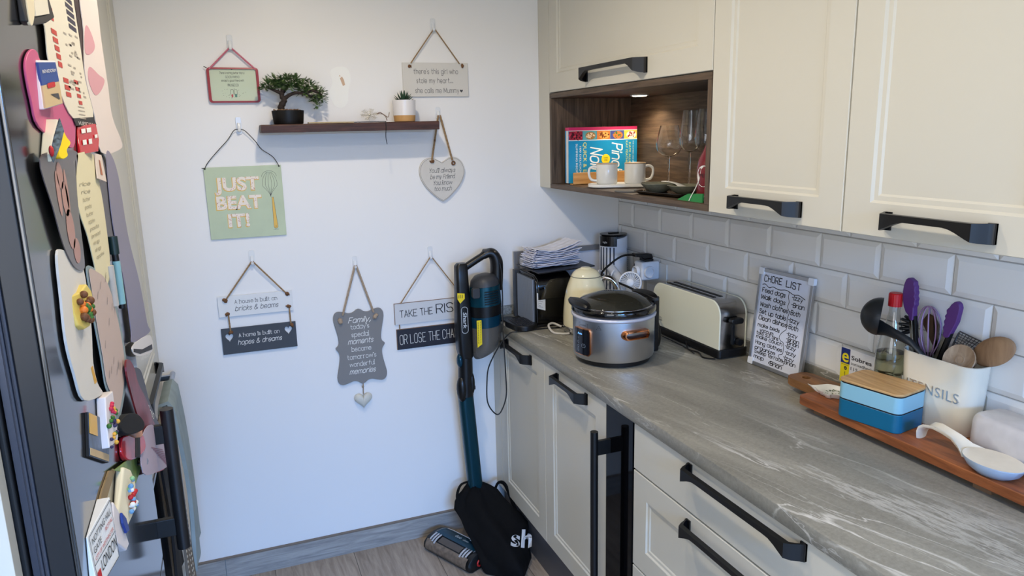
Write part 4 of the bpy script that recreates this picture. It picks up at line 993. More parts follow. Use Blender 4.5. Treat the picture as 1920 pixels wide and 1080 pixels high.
# capsule tray lid and stack of face masks
mb = MB(); mb.prism([(-.50, -.275), (-.235, -.225), (-.235, -.03), (-.50, -.05)], 'z', 1.1345, 1.1395)
solo(mb, 'flat_tray', mat('flat_tray_black', (22, 24, 30), rough=.3), 'thin black tray lying on top of the coffee machine', 'tray', bevel=.002, smooth=0)
random.seed(8)
MASK = [mat('mask_white', (222, 222, 230), rough=.85), mat('mask_bluish', (206, 208, 226), rough=.85)]
for k in range(11):
    cx_, cy_ = -.385 + random.uniform(-.008, .008), -.145 + random.uniform(-.008, .008); a = .12 + random.uniform(-.06, .06); ph = random.uniform(0, 6)
    zb = 1.1455 + .0062 * k; ca, sa = math.cos(a), math.sin(a); lift = .010 * (k > 8) + .0011 * k
    def fn(u, v, zb=zb, ca=ca, sa=sa, cx_=cx_, cy_=cy_, ph=ph, lift=lift):
        p, q = (u - .5) * .20, (v - .5) * .108
        z = zb + .0013 * math.sin(v * 19) + .0014 * math.sin(u * 9 + ph) + .0008 * math.sin(u * 31 + v * 5 + ph * 2) + lift * (u - .35) ** 2 * 3.2 + .0042 * (v - .5) ** 2
        return (cx_ + p * ca - q * sa, cy_ + p * sa + q * ca, z)
    mb = MB().sheet(fn, 26, 22, .0022)
    e = [Vector(fn(0, .1)), Vector(fn(0, .9))]
    mb.tube(curve([e[0], e[0] + Vector((-.010 - .004 * (k % 3), -.004, .001 - .0004 * k)), e[1] + Vector((-.012, .0, .002)), e[1]], 6), .0014, 5)
    nm = ('lowest' if k == 0 else 'topmost' if k == 10 else None)
    solo(mb, 'face_mask', MASK[k % 2], 'white folded face mask in the pile on the coffee machine', 'mask', 'folded face masks on the coffee machine', smooth=50)

# kettle
kx, ky = -.351, -.372
t = thing('kettle', 'cream retro kettle with chrome handle between coffee machine and slow cooker', 'kettle', (kx, ky, WZ))
KC = mat('kettle_cream', (232, 222, 184), rough=.10, spec=.6, coat=.5)
o = [(.0855, .026), (.086, .03), (.086, .06), (.0835, .10), (.0790, .135), (.0725, .165), (.0640, .190), (.0560, .2095)]
o = [(p.x, p.z) for p in curve([(a, 0, b) for a, b in o], 3)]
MB().lathe(o, (kx, ky, WZ), 56).out('body', KC, t, smooth=60)
MB().lathe([(.0560, .2098), (.0563, .2108), (.0551, .2120)], (kx, ky, WZ), 56).out('seam', mat('seam_grey', (110, 106, 96), rough=.4), t)
o = [(.0549, .2122), (.0525, .2178), (.0465, .2258), (.0385, .2325), (.0280, .2380), (.0205, .2400), (.0200, .2416), (.017, .2432), (.009, .2440), (.001, .2441)]
MB().lathe(o, (kx, ky, WZ), 56).out('lid', KC, t, smooth=60)
MB().lathe([(.0860, .006), (.0868, .008), (.0865, .025), (.085, .0262)], (kx, ky, WZ), 48).out('base_ring', CHROME, t)
MB().lathe([(.078, 0), (.084, .001), (.085, .006), (.080, .0075)], (kx, ky, WZ), 48).out('base', mat('kettle_base', (122, 120, 116), rough=.3, metal=.6), t)
hd_ = Vector((.86, -.51, 0)); hb = Vector((kx, ky, WZ))
hp = curve([hb + hd_ * .058 + Vector((0, 0, .196)), hb + hd_ * .074 + Vector((0, 0, .204)), hb + hd_ * .098 + Vector((0, 0, .196)), hb + hd_ * .117 + Vector((0, 0, .165)), hb + hd_ * .123 + Vector((0, 0, .118)), hb + hd_ * .117 + Vector((0, 0, .075)), hb + hd_ * .100 + Vector((0, 0, .062)), hb + hd_ * .083 + Vector((0, 0, .066))], 6)
MB().tube(hp, [.0085 + .0035 * math.sin(PI * i / len(hp)) for i in range(len(hp))], 12, flat=1.35).out('handle', CHROME, t, smooth=60)
mb = MB()
def kf(a0, z0): return lambda u, v: (kx + .0846 * math.cos(a0 + u / .0846), ky + .0846 * math.sin(a0 + u / .0846), WZ + z0 + v)
for ch, an in (('S', -122 - 32), ('M', -122), ('E', -93), ('G', -64)):
    mb.flat(centre(block(ch, .015, 0, .0004), 0, 0), kf(math.radians(an), .098))
mb.v = [(kx + (x - kx) * .998, ky + (y - ky) * .998, z) for x, y, z in mb.v]
mb.out('lettering', mat('badge_grey', (90, 84, 70), rough=.3, metal=.4), t, smooth=0)
mb = MB(); mb.tube(curve([(-.425, -.31, WZ + .008), (-.455, -.298, WZ + .022), (-.482, -.318, WZ + .020), (-.484, -.362, WZ + .006), (-.463, -.392, WZ + .005), (-.435, -.402, WZ + .005)], 8), .0042, 8)
solo(mb, 'white_cable', mat('cable_white', (206, 202, 194), rough=.5), 'white cable looped on the worktop beside the kettle base', 'cable')

# slow cooker
sx_, sy_ = -.424, -.713; SR = .134
t = thing('slow_cooker', 'brushed steel slow cooker with glass lid, copper handles and black control panel', 'appliance', (sx_, sy_, WZ))
c = (sx_, sy_, WZ)
MB().lathe([(.112, 0), (.120, .003), (.122, .018)], c, 64).out('foot', PLASB, t)
MB().lathe([(.122, .0185), (.1305, .020), (.1325, .026), (.1335, .150)], c, 72, caps=True).out('body', mat('cooker_steel', (196, 198, 202), rough=.32, metal=1, aniso=.75), t, smooth=40)
MB().lathe([(.1336, .1503), (.1375, .152), (.139, .157), (.1365, .1615), (.128, .162)], c, 72).out('lip', mat('lip_lilac', (196, 196, 206), rough=.3, metal=.3), t, smooth=60)
MB().lathe([(.1285, .1622), (.1355, .165), (.138, .172), (.1375, .181), (.135, .186), (.126, .187), (.122, .182)], c, 72).out('crock', mat('crock_black', (12, 12, 13), rough=.07, spec=.6, coat=.5), t, smooth=60)
lid = MB().lathe([(.1245, .1835), (.127, .1845), (.127, .1885), (.122, .1925), (.105, .2035), (.08, .2135), (.05, .2205), (.02, .2235), (.001, .224)], c, 64)
lo = lid.out('lid', mat('lid_glass', (44, 43, 36), rough=.05, spec=.45), t, smooth=60)
mb = MB(); random.seed(14)
for k in range(420):
    a = random.uniform(0, 6.28); q = .112 * random.random() ** .5; zz = .2242 - 2.72 * q * q + (0.0 if q < .09 else .0004)
    zz = .224 - (.0205 * (q / .105) ** 2)
    mb.ball((sx_ + q * math.cos(a), sy_ + q * math.sin(a), WZ + zz), (.0009, .0009, .0004), 5, 4)
dr = mb.out('condensation', mat('droplet', (96, 94, 82), rough=.1, spec=.6), lo, smooth=0); dr['kind'] = 'stuff'
MB().lathe([(.1265, .1845), (.1285, .1855), (.1285, .1885), (.1265, .1895)], c, 64).out('lid_rim', CHROME, lo, smooth=60)
def ring_part(a0, a1, r0, r1, z0, z1, n=14):
    rr = []
    for i in range(n + 1):
        a = math.radians(a0 + (a1 - a0) * i / n); e = math.sin(PI * i / n) ** .35
        h = z0 + (z1 - z0) * (.55 + .45 * e); ri = r1 + (r0 - r1) * (.25 + .75 * e)
        rr.append([(sx_ + r * math.cos(a), sy_ + r * math.sin(a), WZ + z) for r, z in ((ri, z0), (r1, z0), (r1 + .003, (z0 + h) / 2), (r1 - .004, h), (ri, h - .002))])
    return MB().loft(rr)
ring_part(148, 206, .106, .146, .1895, .2105).out('lid_latch', PLASB, lo, bevel=.002)
ring_part(-24, 34, .106, .146, .1895, .2125).out('lid_latch', PLASB, lo, bevel=.002)
mb = MB(); mb.box(.128, .152, -.05, .05, .010, .20); mb.v = [tuple(Rz(c, math.radians(6)) @ Vector(p)) for p in mb.v]; mb.out('hinge_column', PLASB, t, bevel=.006)
COP = mat('copper', (214, 140, 92), rough=.14, metal=1)
def cop(ang):
    a0 = math.radians(ang); M_ = Rz(c, a0); mb = MB(M_)
    pts = []
    for i in range(28):
        q = 2 * PI * i / 28; pts.append((.139 + .0205 * (.5 + .5 * math.cos(q * 0)) , .042 * math.cos(q), .113 + .012 * math.sin(q)))
    o = rrect(-.050, .050, -.015, .015, .0149, 8); i2 = rrect(-.040, .040, -.0085, .0085, .0084, 8)
    P = lambda p, x: [(x + .004 - .022 * (abs(a) / .05) ** 2, a, .112 + b) for a, b in p]
    mb.loft([P(i2, .131), P(o, .131), P(o, .150), P([(a * .98, b * .9) for a, b in o], .154), P([(a * 1.04, b * 1.12) for a, b in i2], .154), P(i2, .150)], caps=False)
    mb.out('handle', COP, t, smooth=50)
    mb = MB(M_); mb.loft([P(i2, .1335), P(i2, .1345)]); mb.out('handle_recess', PLASB, t, smooth=0)
cop(-87); cop(93)
# control panel
pa = math.radians(-167)
def pf(r): return lambda u, v: (sx_ + r * math.cos(pa + u / .134), sy_ + r * math.sin(pa + u / .134), WZ + v)
def bent(pts, r0, r1):
    """curved slab over the drum, cut in narrow strips so it follows the curve"""
    mb = MB(); mb.loft([[pf(r0)(a, b) for a, b in pts], [pf(r1)(a, b) for a, b in pts]]); return mb
def bentpanel(hw, z0, z1, r0, r1, rad):
    us = [-hw + 2 * hw * i / 14 for i in range(15)]
    def zz(u): 
        d = max(0, abs(u) - (hw - rad)); e = rad - math.sqrt(max(0, rad * rad - d * d)); return z0 + e, z1 - e
    rr = []
    for u in us:
        a, b = zz(u); rr.append([pf(r0)(u, a), pf(r1)(u, a), pf(r1)(u, b), pf(r0)(u, b)])
    return MB().loft(rr)
bentpanel(.0375, .036, .124, .1325, .1385, .008).out('panel_border', COP, t, smooth=40)
cp = bentpanel(.0350, .0385, .1215, .133, .1395, .007).out('control_panel', mat('panel_black', (14, 16, 24), rough=.12, spec=.6), t, smooth=40)
mb = MB(); f = pf(.1399); mb.flat(left(block('Auto', .010), -.014, .1035), f); mb.out('display', mat('lit_display', (120, 190, 255), emit=(120, 190, 255), es=2.2), cp, smooth=0)
mb = MB(); f = pf(.1399)
for u, v, r in ((-.012, .078, .0042), (-.012, .064, .0042), (-.012, .052, .0042)): mb.flat(pen([(u + r * math.cos(q), v + r * math.sin(q)) for q in [2 * PI * i / 12 for i in range(13)]], .0008), f)
mb.flat(pen([(p[0], p[1]) for p in rrect(.004, .020, .063, .074, .005, 4)] + [rrect(.004, .020, .063, .074, .005, 4)[0]], .0008), f)
mb.flat(pen([(.009, .0685), (.015, .0685)], .0008), f); mb.flat(pen([(-.012, .088), (-.012, .094)], .0008), f)
mb.out('buttons', mat('button_grey', (150, 160, 172), rough=.4), cp, smooth=0)
mb = MB(); q0 = pa; pa = math.radians(-139); f = pf(.1342)
mb.flat(pen([(-.008, .128), (.008, .128), (0, .141), (-.008, .128)], .0012), f); mb.flat(pen([(-.003, .131), (-.001, .135), (.002, .131), (.003, .134)], .001), f)
mb.out('warning_mark', mat('etch_grey', (70, 72, 78), rough=.5), t, smooth=0); mb = MB()
pa = math.radians(-164); f = pf(.1342); mb.flat(pen([(-.022, .128), (.018, .128), (.018, .141), (-.022, .141), (-.022, .128)], .0008), f); mb.flat(left(block('crockpot', .0075), -.018, .132, .032), f)
pa = q0
mb.out('lettering', mat('etch_grey', (70, 72, 78), rough=.5), t, smooth=0)

# tower fan in the corner
fx, fy = -.088, -.108
t = thing('tower_fan', 'small white tower fan with black top in the corner of the worktop', 'fan', (fx, fy, WZ))
def el(z, r, rx=.058, ry=.056, a0=0, n=48): return [(fx + rx * r * math.cos(2 * PI * i / n), fy + ry * r * math.sin(2 * PI * i / n), z) for i in range(n)]
MB().loft([el(WZ, 1.0), el(WZ + .006, 1.05), el(WZ + .02, 1.0)]).out('foot', WHITEP, t)
mb = MB(); rg = []
for z, tilt in ((WZ + .0205, 0), (1.205, 0), (1.232, .016)):
    rg.append([(fx + .058 * math.cos(2 * PI * i / 48), fy + .056 * math.sin(2 * PI * i / 48), z + tilt * (.5 * math.cos(2 * PI * i / 48) + .3 * math.sin(2 * PI * i / 48))) for i in range(48)])
mb.loft(rg); mb.out('housing', mat('fan_white', (216, 222, 232), rough=.28), t)
mb = MB(); ang = [math.radians(a) for a in range(172, 262, 6)]
rg = [[(fx + .0592 * math.cos(a), fy + .0572 * math.sin(a), z) for a in ang] for z in (1.195, 1.236)]
for i in range(len(ang) - 1):
    mb.add([rg[0][i], rg[0][i + 1], rg[1][i + 1], rg[1][i]], [(0, 1, 2, 3)])
mb.loft([el(1.2385 - .004, .93), el(1.2385 + .004, .98), el(1.2425, .94), el(1.2435, .80)]); mb.box(fx - .022, fx + .022, fy - .006, fy + .006, 1.243, 1.248)
mb.out('top', mat('fan_black', (14, 14, 16), rough=.25), t, smooth=40)
mb = MB()
for k in range(5):
    a = math.radians(184 + 15 * k); mb.box(-.0022, .0022, -.0022, .0022, .03, .268); mb.v[-8:] = [(fx + .0582 * math.cos(a) + p[0], fy + .0562 * math.sin(a) + p[1], WZ + p[2]) for p in mb.v[-8:]]
mb.out('grille', mat('fan_slot', (56, 66, 84), rough=.5), t, smooth=0)
mb = MB()
for k in range(17):
    z = 1.05 + .0082 * k; a = math.radians(-28); P = [(fx + .0595 * math.cos(a + q), fy + .0575 * math.sin(a + q), z) for q in (-.3, -.15, 0, .15, .3)]; mb.tube(P, .0018, 5)
mb.out('side_vents', mat('fan_vent', (150, 158, 172), rough=.5), t, smooth=0)
mb = MB(); f = lambda u, v: (fx + .0597 * math.cos(math.radians(205) + u / .058), fy + .0577 * math.sin(math.radians(205) + u / .058), 1.209 + v); mb.flat(centre(block('ingle', .012), 0, 0), f); mb.out('lettering', INKW, t, smooth=0)

# socket plate, stacked adapter and plugs
t = thing('wall_socket', 'white socket plate on the tiled wall above the toaster', 'socket', (-.014, -.305, 1.06))
MB().prism(rrect(-.397, -.214, 1.062, 1.150, .006), 'x', -.016, -.0096).out('plate', mat('socket_white', (226, 224, 216), rough=.3), t, bevel=.002)
t = thing('plug_adapter', 'white stacked plug adapter in the socket beside the tower fan', 'adapter', (-.06, -.315, 1.075))
ADW = mat('adapter_white', (224, 228, 234), rough=.3)
MB().box(-.098, -.0165, -.352, -.292, 1.085, 1.158).out('body', ADW, t, bevel=.008, seg=3)
mb = MB(); M_ = Matrix.Translation((-.1, -.32, 1.118)) @ Matrix.Rotation(-PI / 2, 4, 'Y'); mb = MB(M_); mb.lathe([(.024, 0), (.024, .006), (.021, .012), (.019, .012), (.018, .004), (.001, .004)], (0, 0, 0), 32); mb.out('outlet', ADW, t)
M_ = Matrix.Translation((-.066, -.353, 1.118)) @ Matrix.Rotation(PI / 2, 4, 'X'); mb = MB(M_); mb.lathe([(.024, 0), (.024, .005), (.022, .009), (.018, .009), (.017, .003), (.001, .003)], (0, 0, 0), 32); mb.out('outlet', ADW, t)
t = thing('black_plug', 'black plug pushed down onto the white adapter, with slow cooker cable', 'plug', (-.06, -.322, 1.158))
mb = MB(); mb.box(-.080, -.040, -.345, -.300, 1.1585, 1.168); mb.prism([(-.082, 1.168), (-.038, 1.168), (-.044, 1.186), (-.070, 1.190), (-.118, 1.192), (-.122, 1.180), (-.09, 1.176)], 'y', -.340, -.306)
mb.out('plug', PLASB, t, bevel=.004)
cab = curve([(-.116, -.322, 1.186), (-.165, -.322, 1.186), (-.215, -.322, 1.162), (-.268, -.34, 1.125), (-.245, -.40, 1.108), (-.205, -.47, 1.085), (-.18, -.53, 1.05), (-.185, -.60, 1.0), (-.200, -.645, .955), (-.225, -.675, .930), (-.252, -.69, .929)], 8)
MB().tube(cab, .0042, 8).out('cable', PLASB, t)
t = thing('black_plug', 'black plug in the white adapter on the side facing the kettle', 'plug', (-.06, -.275, 1.09))
MB().box(-.082, -.046, -.2915, -.262, 1.098, 1.142).out('plug', PLASB, t, bevel=.005)
# hand held mini fan lying on the worktop clutter, on its charging stand
t = thing('handheld_fan', 'white handheld mini fan with round cage between kettle and adapter', 'fan', (-.185, -.36, WZ))
fc_ = Vector((-.185, -.413, 1.098))
dv = Vector((-.52, -.80, .30)).normalized()
M_ = Matrix.Translation(fc_) @ dv.to_track_quat('Z', 'Y').to_matrix().to_4x4()
mb = MB(M_)
mb.tube([(.040 * math.cos(a), .040 * math.sin(a), .006) for a in [2 * PI * i / 36 for i in range(36)]], .0034, 8, closed=True)
mb.tube([(.040 * math.cos(a), .040 * math.sin(a), -.016) for a in [2 * PI * i / 36 for i in range(36)]], .0034, 8, closed=True)
for k in range(26):
    a = 2 * PI * k / 26
    mb.tube([(.012 * math.cos(a), .012 * math.sin(a), .013), (.028 * math.cos(a + .10), .028 * math.sin(a + .10), .0125), (.040 * math.cos(a + .2), .040 * math.sin(a + .2), .006), (.041 * math.cos(a + .2), .041 * math.sin(a + .2), -.016)], .0012, 5)
mb.lathe([(.013, .011), (.013, .0145), (.008, .0165), (.001, .017)], (0, 0, 0), 20)
mb.out('cage', WHITEP, t, smooth=50)
mb = MB(M_)
for k in range(4):
    a = k * PI / 2; mb.sheet(lambda u, v, a=a: ((.008 + .028 * u) * math.cos(a + (v - .5) * 1.1), (.008 + .028 * u) * math.sin(a + (v - .5) * 1.1), -.004 + .008 * (v - .5)), 4, 4, .001)
mb.out('blades', mat('fan_blade', (190, 194, 200), rough=.4), t)
a0 = fc_ + Vector((-.012, .040, -.006)); a1 = Vector((-.165, -.228, 1.122))
MB().tube([a0, a0.lerp(a1, .1), a0.lerp(a1, .5), a1.lerp(a0, .04), a1], [.014, .0165, .0185, .0185, .0165], 20).out('handle', mat('minifan_white', (216, 224, 240), rough=.3), t)
mb = MB(); mb.lathe([(.032, 0), (.034, .003), (.030, .012), (.012, .02), (.010, .108), (.016, .130), (.001, .132)], (-.185, -.398, WZ), 24); mb.out('stand', WHITEP, t)
mb = MB(); mb.tube(curve([(-.22, -.275, 1.115), (-.25, -.285, 1.13), (-.262, -.31, 1.10), (-.25, -.35, 1.062), (-.225, -.39, 1.058), (-.205, -.415, 1.07)], 7), .0028, 6); mb.tube(curve([(-.208, -.33, 1.135), (-.222, -.335, 1.12), (-.235, -.33, 1.08), (-.23, -.34, 1.03), (-.20, -.36, .95), (-.18, -.33, .928)], 7), .0028, 6)
mb.out('cord', WHITEP, t)

# toaster
t = thing('toaster', 'long cream toaster with steel ends and black base along the tiled wall', 'toaster', (-.075, -.685, WZ))
ty0, ty1, txa, txb = -.884, -.486, -.130, -.022
def tprof(i=0.0, zb=.030, zt=.192, r=.05):
    p = [(ty1 - i, WZ + zb), (ty0 + i, WZ + zb)]
    for k in range(9): a = math.radians(180 - 90 * k / 8); p.append((ty0 + i + r + r * math.cos(a), WZ + zt - i - r + r * math.sin(a)))
    for k in range(9): a = math.radians(90 - 90 * k / 8); p.append((ty1 - i - r + r * math.cos(a), WZ + zt - i - r + r * math.sin(a)))
    return p
TC = mat('toaster_cream', (226, 224, 200), rough=.14, spec=.55, coat=.4)
TS = mat('toaster_steel', (168, 166, 164), rough=.16, metal=1)
mb = MB(); P = tprof(.002)
mb.prism(P, 'x', txa + .006, txb - .006); mb.out('shell', TS, t, smooth=30)
for a, b in ((txa, txa + .0062), (txb - .0062, txb)):
    MB().prism(tprof(), 'x', a, b).out('side_panel', TC, t, bevel=.003, seg=3)
mb = MB(); mb.prism(rrect(txa - .004, txb + .004, ty0 - .006, ty1 + .004, .012), 'z', WZ + .004, WZ + .0298); mb.out('base', PLASB, t, bevel=.003)
mb = MB()
for xx in (-.097, -.070): mb.box(xx - .0065, xx + .0065, ty0 + .075, ty1 - .05, WZ + .176, WZ + .1912)
mb.out('slot', mat('slot_black', (6, 6, 6), rough=.6), t, smooth=0)
mb = MB(); mb.box(-.079, -.073, ty0 - .0035, ty0 + .003, WZ + .045, WZ + .135); mb.out('lever_slot', mat('slot_black', (6, 6, 6)), t, smooth=0)
mb = MB(); mb.prism(rrect(-.100, -.052, WZ + .118, WZ + .138, .009), 'y', ty0 - .024, ty0 - .003); mb.out('lever', PLASB, t, bevel=.004)
mb = MB(); M_ = Matrix.Translation((-.054, ty0 - .001, WZ + .052)) @ Matrix.Rotation(PI / 2, 4, 'X'); mb = MB(M_); mb.lathe([(.012, 0), (.011, .012), (.001, .0125)], (0, 0, 0), 20); mb.out('knob', PLASB, t)
mb = MB(); f = lambda u, v: (txa - .0004, ty1 - .028 - u, WZ + .052 + v); mb.flat(left(block('RUSSELL', .009), 0, .009, .036), f); mb.flat(left(block('HOBBS', .009), .006, 0, .030), f); mb.out('lettering', INKG, t, smooth=0)
mb = MB(); mb.tube(curve([(-.142, -.72, WZ + .02), (-.150, -.735, WZ + .014), (-.160, -.76, WZ + .006), (-.148, -.80, WZ + .004), (-.165, -.85, WZ + .003), (-.14, -.88, WZ + .003)], 6), .0026, 6); mb.tube(curve([(-.140, -.46, WZ + .004), (-.145, -.6, WZ + .003), (-.15, -.72, WZ + .003), (-.165, -.80, WZ + .003)], 6), .0018, 6)
mb.out('cord', PLASB, t)

# chore board
t = thing('whiteboard', 'small whiteboard with handwritten chore list leaning on the tiles', 'whiteboard', (-.05, -1.06, WZ))
bA, bB, bT = Vector((-.058, -.948, WZ + .001)), Vector((-.050, -1.170, WZ + .001)), Vector((-.026, -.955, 1.2315))
eu = (bB - bA); bw = eu.length; eu.normalize(); ev = (bT - bA); ev = ev - eu * ev.dot(eu); bh = ev.length; ev.normalize(); en = ev.cross(eu).normalized()
if en.x > 0: en = -en
BF = lambda d: (lambda u, v: tuple(bA + eu * u + ev * v + en * d))
def slab(mb, pts, d0, d1): mb.loft([[BF(d0)(a, b) for a, b in pts], [BF(d1)(a, b) for a, b in pts]])
mb = MB(); slab(mb, [(.006, .006), (bw - .006, .006), (bw - .006, bh - .006), (.006, bh - .006)], -.002, .004); mb.out('board', mat('board_white', (216, 220, 232), rough=.22), t, smooth=0)
mb = MB(); fw = .011
for p in ([(0, 0), (bw, 0), (bw, fw), (0, fw)], [(0, bh - fw), (bw, bh - fw), (bw, bh), (0, bh)], [(0, fw), (fw, fw), (fw, bh - fw), (0, bh - fw)], [(bw - fw, fw), (bw, fw), (bw, bh - fw), (bw - fw, bh - fw)]): slab(mb, p, -.003, .0075)
mb.out('frame', mat('board_alu', (170, 172, 176), rough=.35, metal=.8), t, smooth=0, bevel=.0012)
for u0, v0 in ((0, 0), (bw - .02, 0), (0, bh - .02), (bw - .02, bh - .02)):
    mb = MB(); slab(mb, rrect(u0 - .0012, u0 + .0212, v0 - .0005, v0 + .0212, .004, 3), -.0036, .0088); mb.out('corner_cap', WHITEP, t, bevel=.001)
mb = MB(); f = BF(.0045); random.seed(17); HW = dict(wob=.35, gap=1.25, narrow=.9)
mb.flat(left(strokes('CHORE', .019, .15, .0, wob=.3), .022, bh - .040, .076), f); mb.flat(left(strokes('LIST', .019, .15, .0, wob=.3), .114, bh - .042, .060), f)
rows = [('Feed dogs', 'Izzy', .100), ('Walk dogs', 'Brian', .104), ('Wash clothes', 'Both', .118), ('Set up table', 'Izzy', .114), ('Clean dishes', 'Both', .122), ('make beds', 'Izzy', .096), ('vaccum', 'Brian', .060), ('take out bins', 'Brian', .095), ('make couch', 'Izzy', .114), ('Hang clothes', 'Izzy', .116), ('organize', 'Izzy', .090), ('Sweep terrace', 'Brian', .124), ('mop', '', .046)]
ys = [.074, .096, .119, .142, .162, .184, .199, .210, .222, .240, .257, .270, .286]
for (a, b, w), y in zip(rows, ys):
    sz = .0135 if y < .18 else .0115
    mb.flat(left(strokes(a, sz, .16, .05, **HW), .019 + (.012 if a == 'vaccum' else 0), bh - y, w), f)
    if b: mb.flat(left(strokes('-' + b, sz, .16, .05, **HW), .145 + random.uniform(-.004, .002), bh - y - .001, .044 if b != 'Brian' else .052), f)
mb.flat(left(strokes('-Brian', .0125, .16, .05, **HW), .085, bh - .292, .058), f)
wv = lambda pts: [(p.x, p.z) for p in curve([(a, 0, b) for a, b in pts], 6)]
mb.flat(pen(wv([(.018, bh - .052), (.030, bh - .049), (.048, bh - .057), (.064, bh - .052), (.09, bh - .056), (.12, bh - .052), (.15, bh - .060), (.17, bh - .058), (.196, bh - .066)]), .0022), f)
mb.flat(pen(wv([(.132, bh - .054), (.131, bh - .07), (.136, bh - .085), (.133, bh - .10), (.142, bh - .115), (.138, bh - .135), (.140, bh - .155), (.139, bh - .168), (.124, bh - .182), (.116, bh - .196), (.122, bh - .206), (.136, bh - .212), (.139, bh - .235), (.137, bh - .245), (.123, bh - .252), (.128, bh - .260), (.145, bh - .270), (.146, bh - .278), (.130, bh - .281), (.094, bh - .280), (.086, bh - .290)]), .0018), f)
mb.out('lettering', INK, t, smooth=0)
# ------------------------------------------------------------------ wooden board and the things round it
BRD = wood('acacia', (100, 54, 28), (180, 108, 62), 'y', 4, .42, 10, contrast=(.3, .72))
BRH = wood('acacia_handle', (92, 60, 34), (158, 112, 68), 'y', 4, .5, 10, contrast=(.3, .72))  # same wood as the board; its change of tone under the light is coloured in
t = thing('serving_board', 'long reddish brown wooden board on small feet, with holed handle, below the crock', 'board', (-.12, -1.6, WZ))
B0, B1 = .9435, .967
mb = MB(); p = [(-.215, -2.12), (-.018, -2.12), (-.018, -1.345)] + [(-.024, -1.334), (-.034, -1.328)] + [(-.198, -1.328), (-.210, -1.334), (-.215, -1.345)]
mb.prism(p, 'z', B0, B1); mb.out('board', BRD, t, bevel=.003, smooth=30)
mb = MB(); hx, hy, hr = -.093, -1.232, .0115
arcL = [(hx + hr * math.cos(math.radians(a)), hy + hr * math.sin(math.radians(a))) for a in range(90, 271, 15)]
arcR = [(hx + hr * math.cos(math.radians(a)), hy + hr * math.sin(math.radians(a))) for a in range(-90, 91, 15)]
mb.prism([(hx, -1.190), (-.112, -1.190), (-.126, -1.197), (-.134, -1.215), (-.138, -1.3275), (hx, -1.3275)] + list(reversed(arcL)), 'z', B0, B1 - .001)
mb.prism([(hx, -1.3275), (-.048, -1.3275), (-.052, -1.215), (-.060, -1.197), (-.074, -1.190), (hx, -1.190)] + list(reversed(arcR)), 'z', B0, B1 - .001)
mb.out('handle', BRH, t, smooth=30)
for xx in (-.178, -.060):
    for yy in (-1.385, -1.83): MB().box(xx - .011, xx + .011, yy - .02, yy + .02, WZ, B0).out('foot', mat('foot_wood', (120, 96, 74), rough=.7), t, smooth=0)
BZ = .9672
# bento box
t = thing('bento_box', 'blue two tier lunch box with bamboo lid on the wooden board', 'lunch box', (-.16, -1.54, BZ))
fl = Vector((-.228, -1.474)); u_ = Vector((.028, -.148)).normalized(); v_ = Vector((-u_.y, u_.x)); bl, bd = .158, .113
cc = fl + u_ * bl / 2 + v_ * bd / 2; an = math.atan2(u_.y, u_.x)
def tier(z0, z1, ins, name, m, r=.018, par=None, bevel=.0015):
    return MB().prism(ov(cc, bl - 2 * ins, bd - 2 * ins, an, r, 8), 'z', z0, z1).out(name, m, par or t, bevel=bevel, smooth=30)
tier(BZ, BZ + .0445, 0, 'lower_box', mat('petrol_blue', (8, 96, 130), rough=.3), bevel=.002)
tier(BZ + .0445, BZ + .047, .0008, 'seal', MATB, bevel=0)
tier(BZ + .047, BZ + .0855, 0, 'upper_box', mat('powder_blue', (136, 186, 204), rough=.32), bevel=.0015)
tier(BZ + .0855, BZ + .0888, .0012, 'seal', MATB, bevel=0)
lidw = wood('bamboo_lid', (172, 132, 84), (214, 176, 124), 'y', 5, .45, 14)
tier(BZ + .0888, BZ + .0950, -.001, 'lid', lidw, .019, bevel=.002)
# teapot shaped teabag tidy
t = thing('teabag_tidy', 'little white teapot shaped dish with green print at the left of the lunch box', 'dish', (-.135, -1.365, BZ))
P0 = [(.072, .0), (.056, .012), (.046, .012), (.034, .028), (.012, .036), (.008, .046), (-.004, .048), (-.010, .044), (-.011, .036), (-.032, .030), (-.044, .014), (-.060, .02), (-.066, .0), (-.058, -.016), (-.042, -.018), (-.034, -.034), (.024, -.036), (.040, -.020), (.050, -.004), (.060, .004)]
P0 = [(p.x, p.y) for p in curve([(a, b, 0) for a, b in P0], 3, True)]
aa = math.atan2(.93, -.36)
def tp(k, z): return [(-.132 + (x * k) * math.cos(aa) - (y * k) * math.sin(aa), -1.372 + (x * k) * math.sin(aa) + (y * k) * math.cos(aa), BZ + z) for x, y in P0]
MB().loft([tp(.70, 0), tp(.74, .001), tp(.98, .013), tp(1.0, .0145), tp(.97, .0145), tp(.78, .006)]).out('dish', mat('tidy_white', (236, 236, 230), rough=.18, spec=.6), t, smooth=50)
mb = MB(); random.seed(6)
for k in range(34):
    x, y = random.uniform(-.026, .026), random.uniform(-.022, .022); a = -.132 + x * math.cos(aa) - y * math.sin(aa); b = -1.372 + x * math.sin(aa) + y * math.cos(aa)
    mb.add([(p[0], p[1], BZ + .0068) for p in circ(a, b, random.uniform(.0012, .0028), 6)], [tuple(range(6))])
mb.out('print', mat('print_leaf', (98, 120, 70), rough=.5), t, smooth=0)
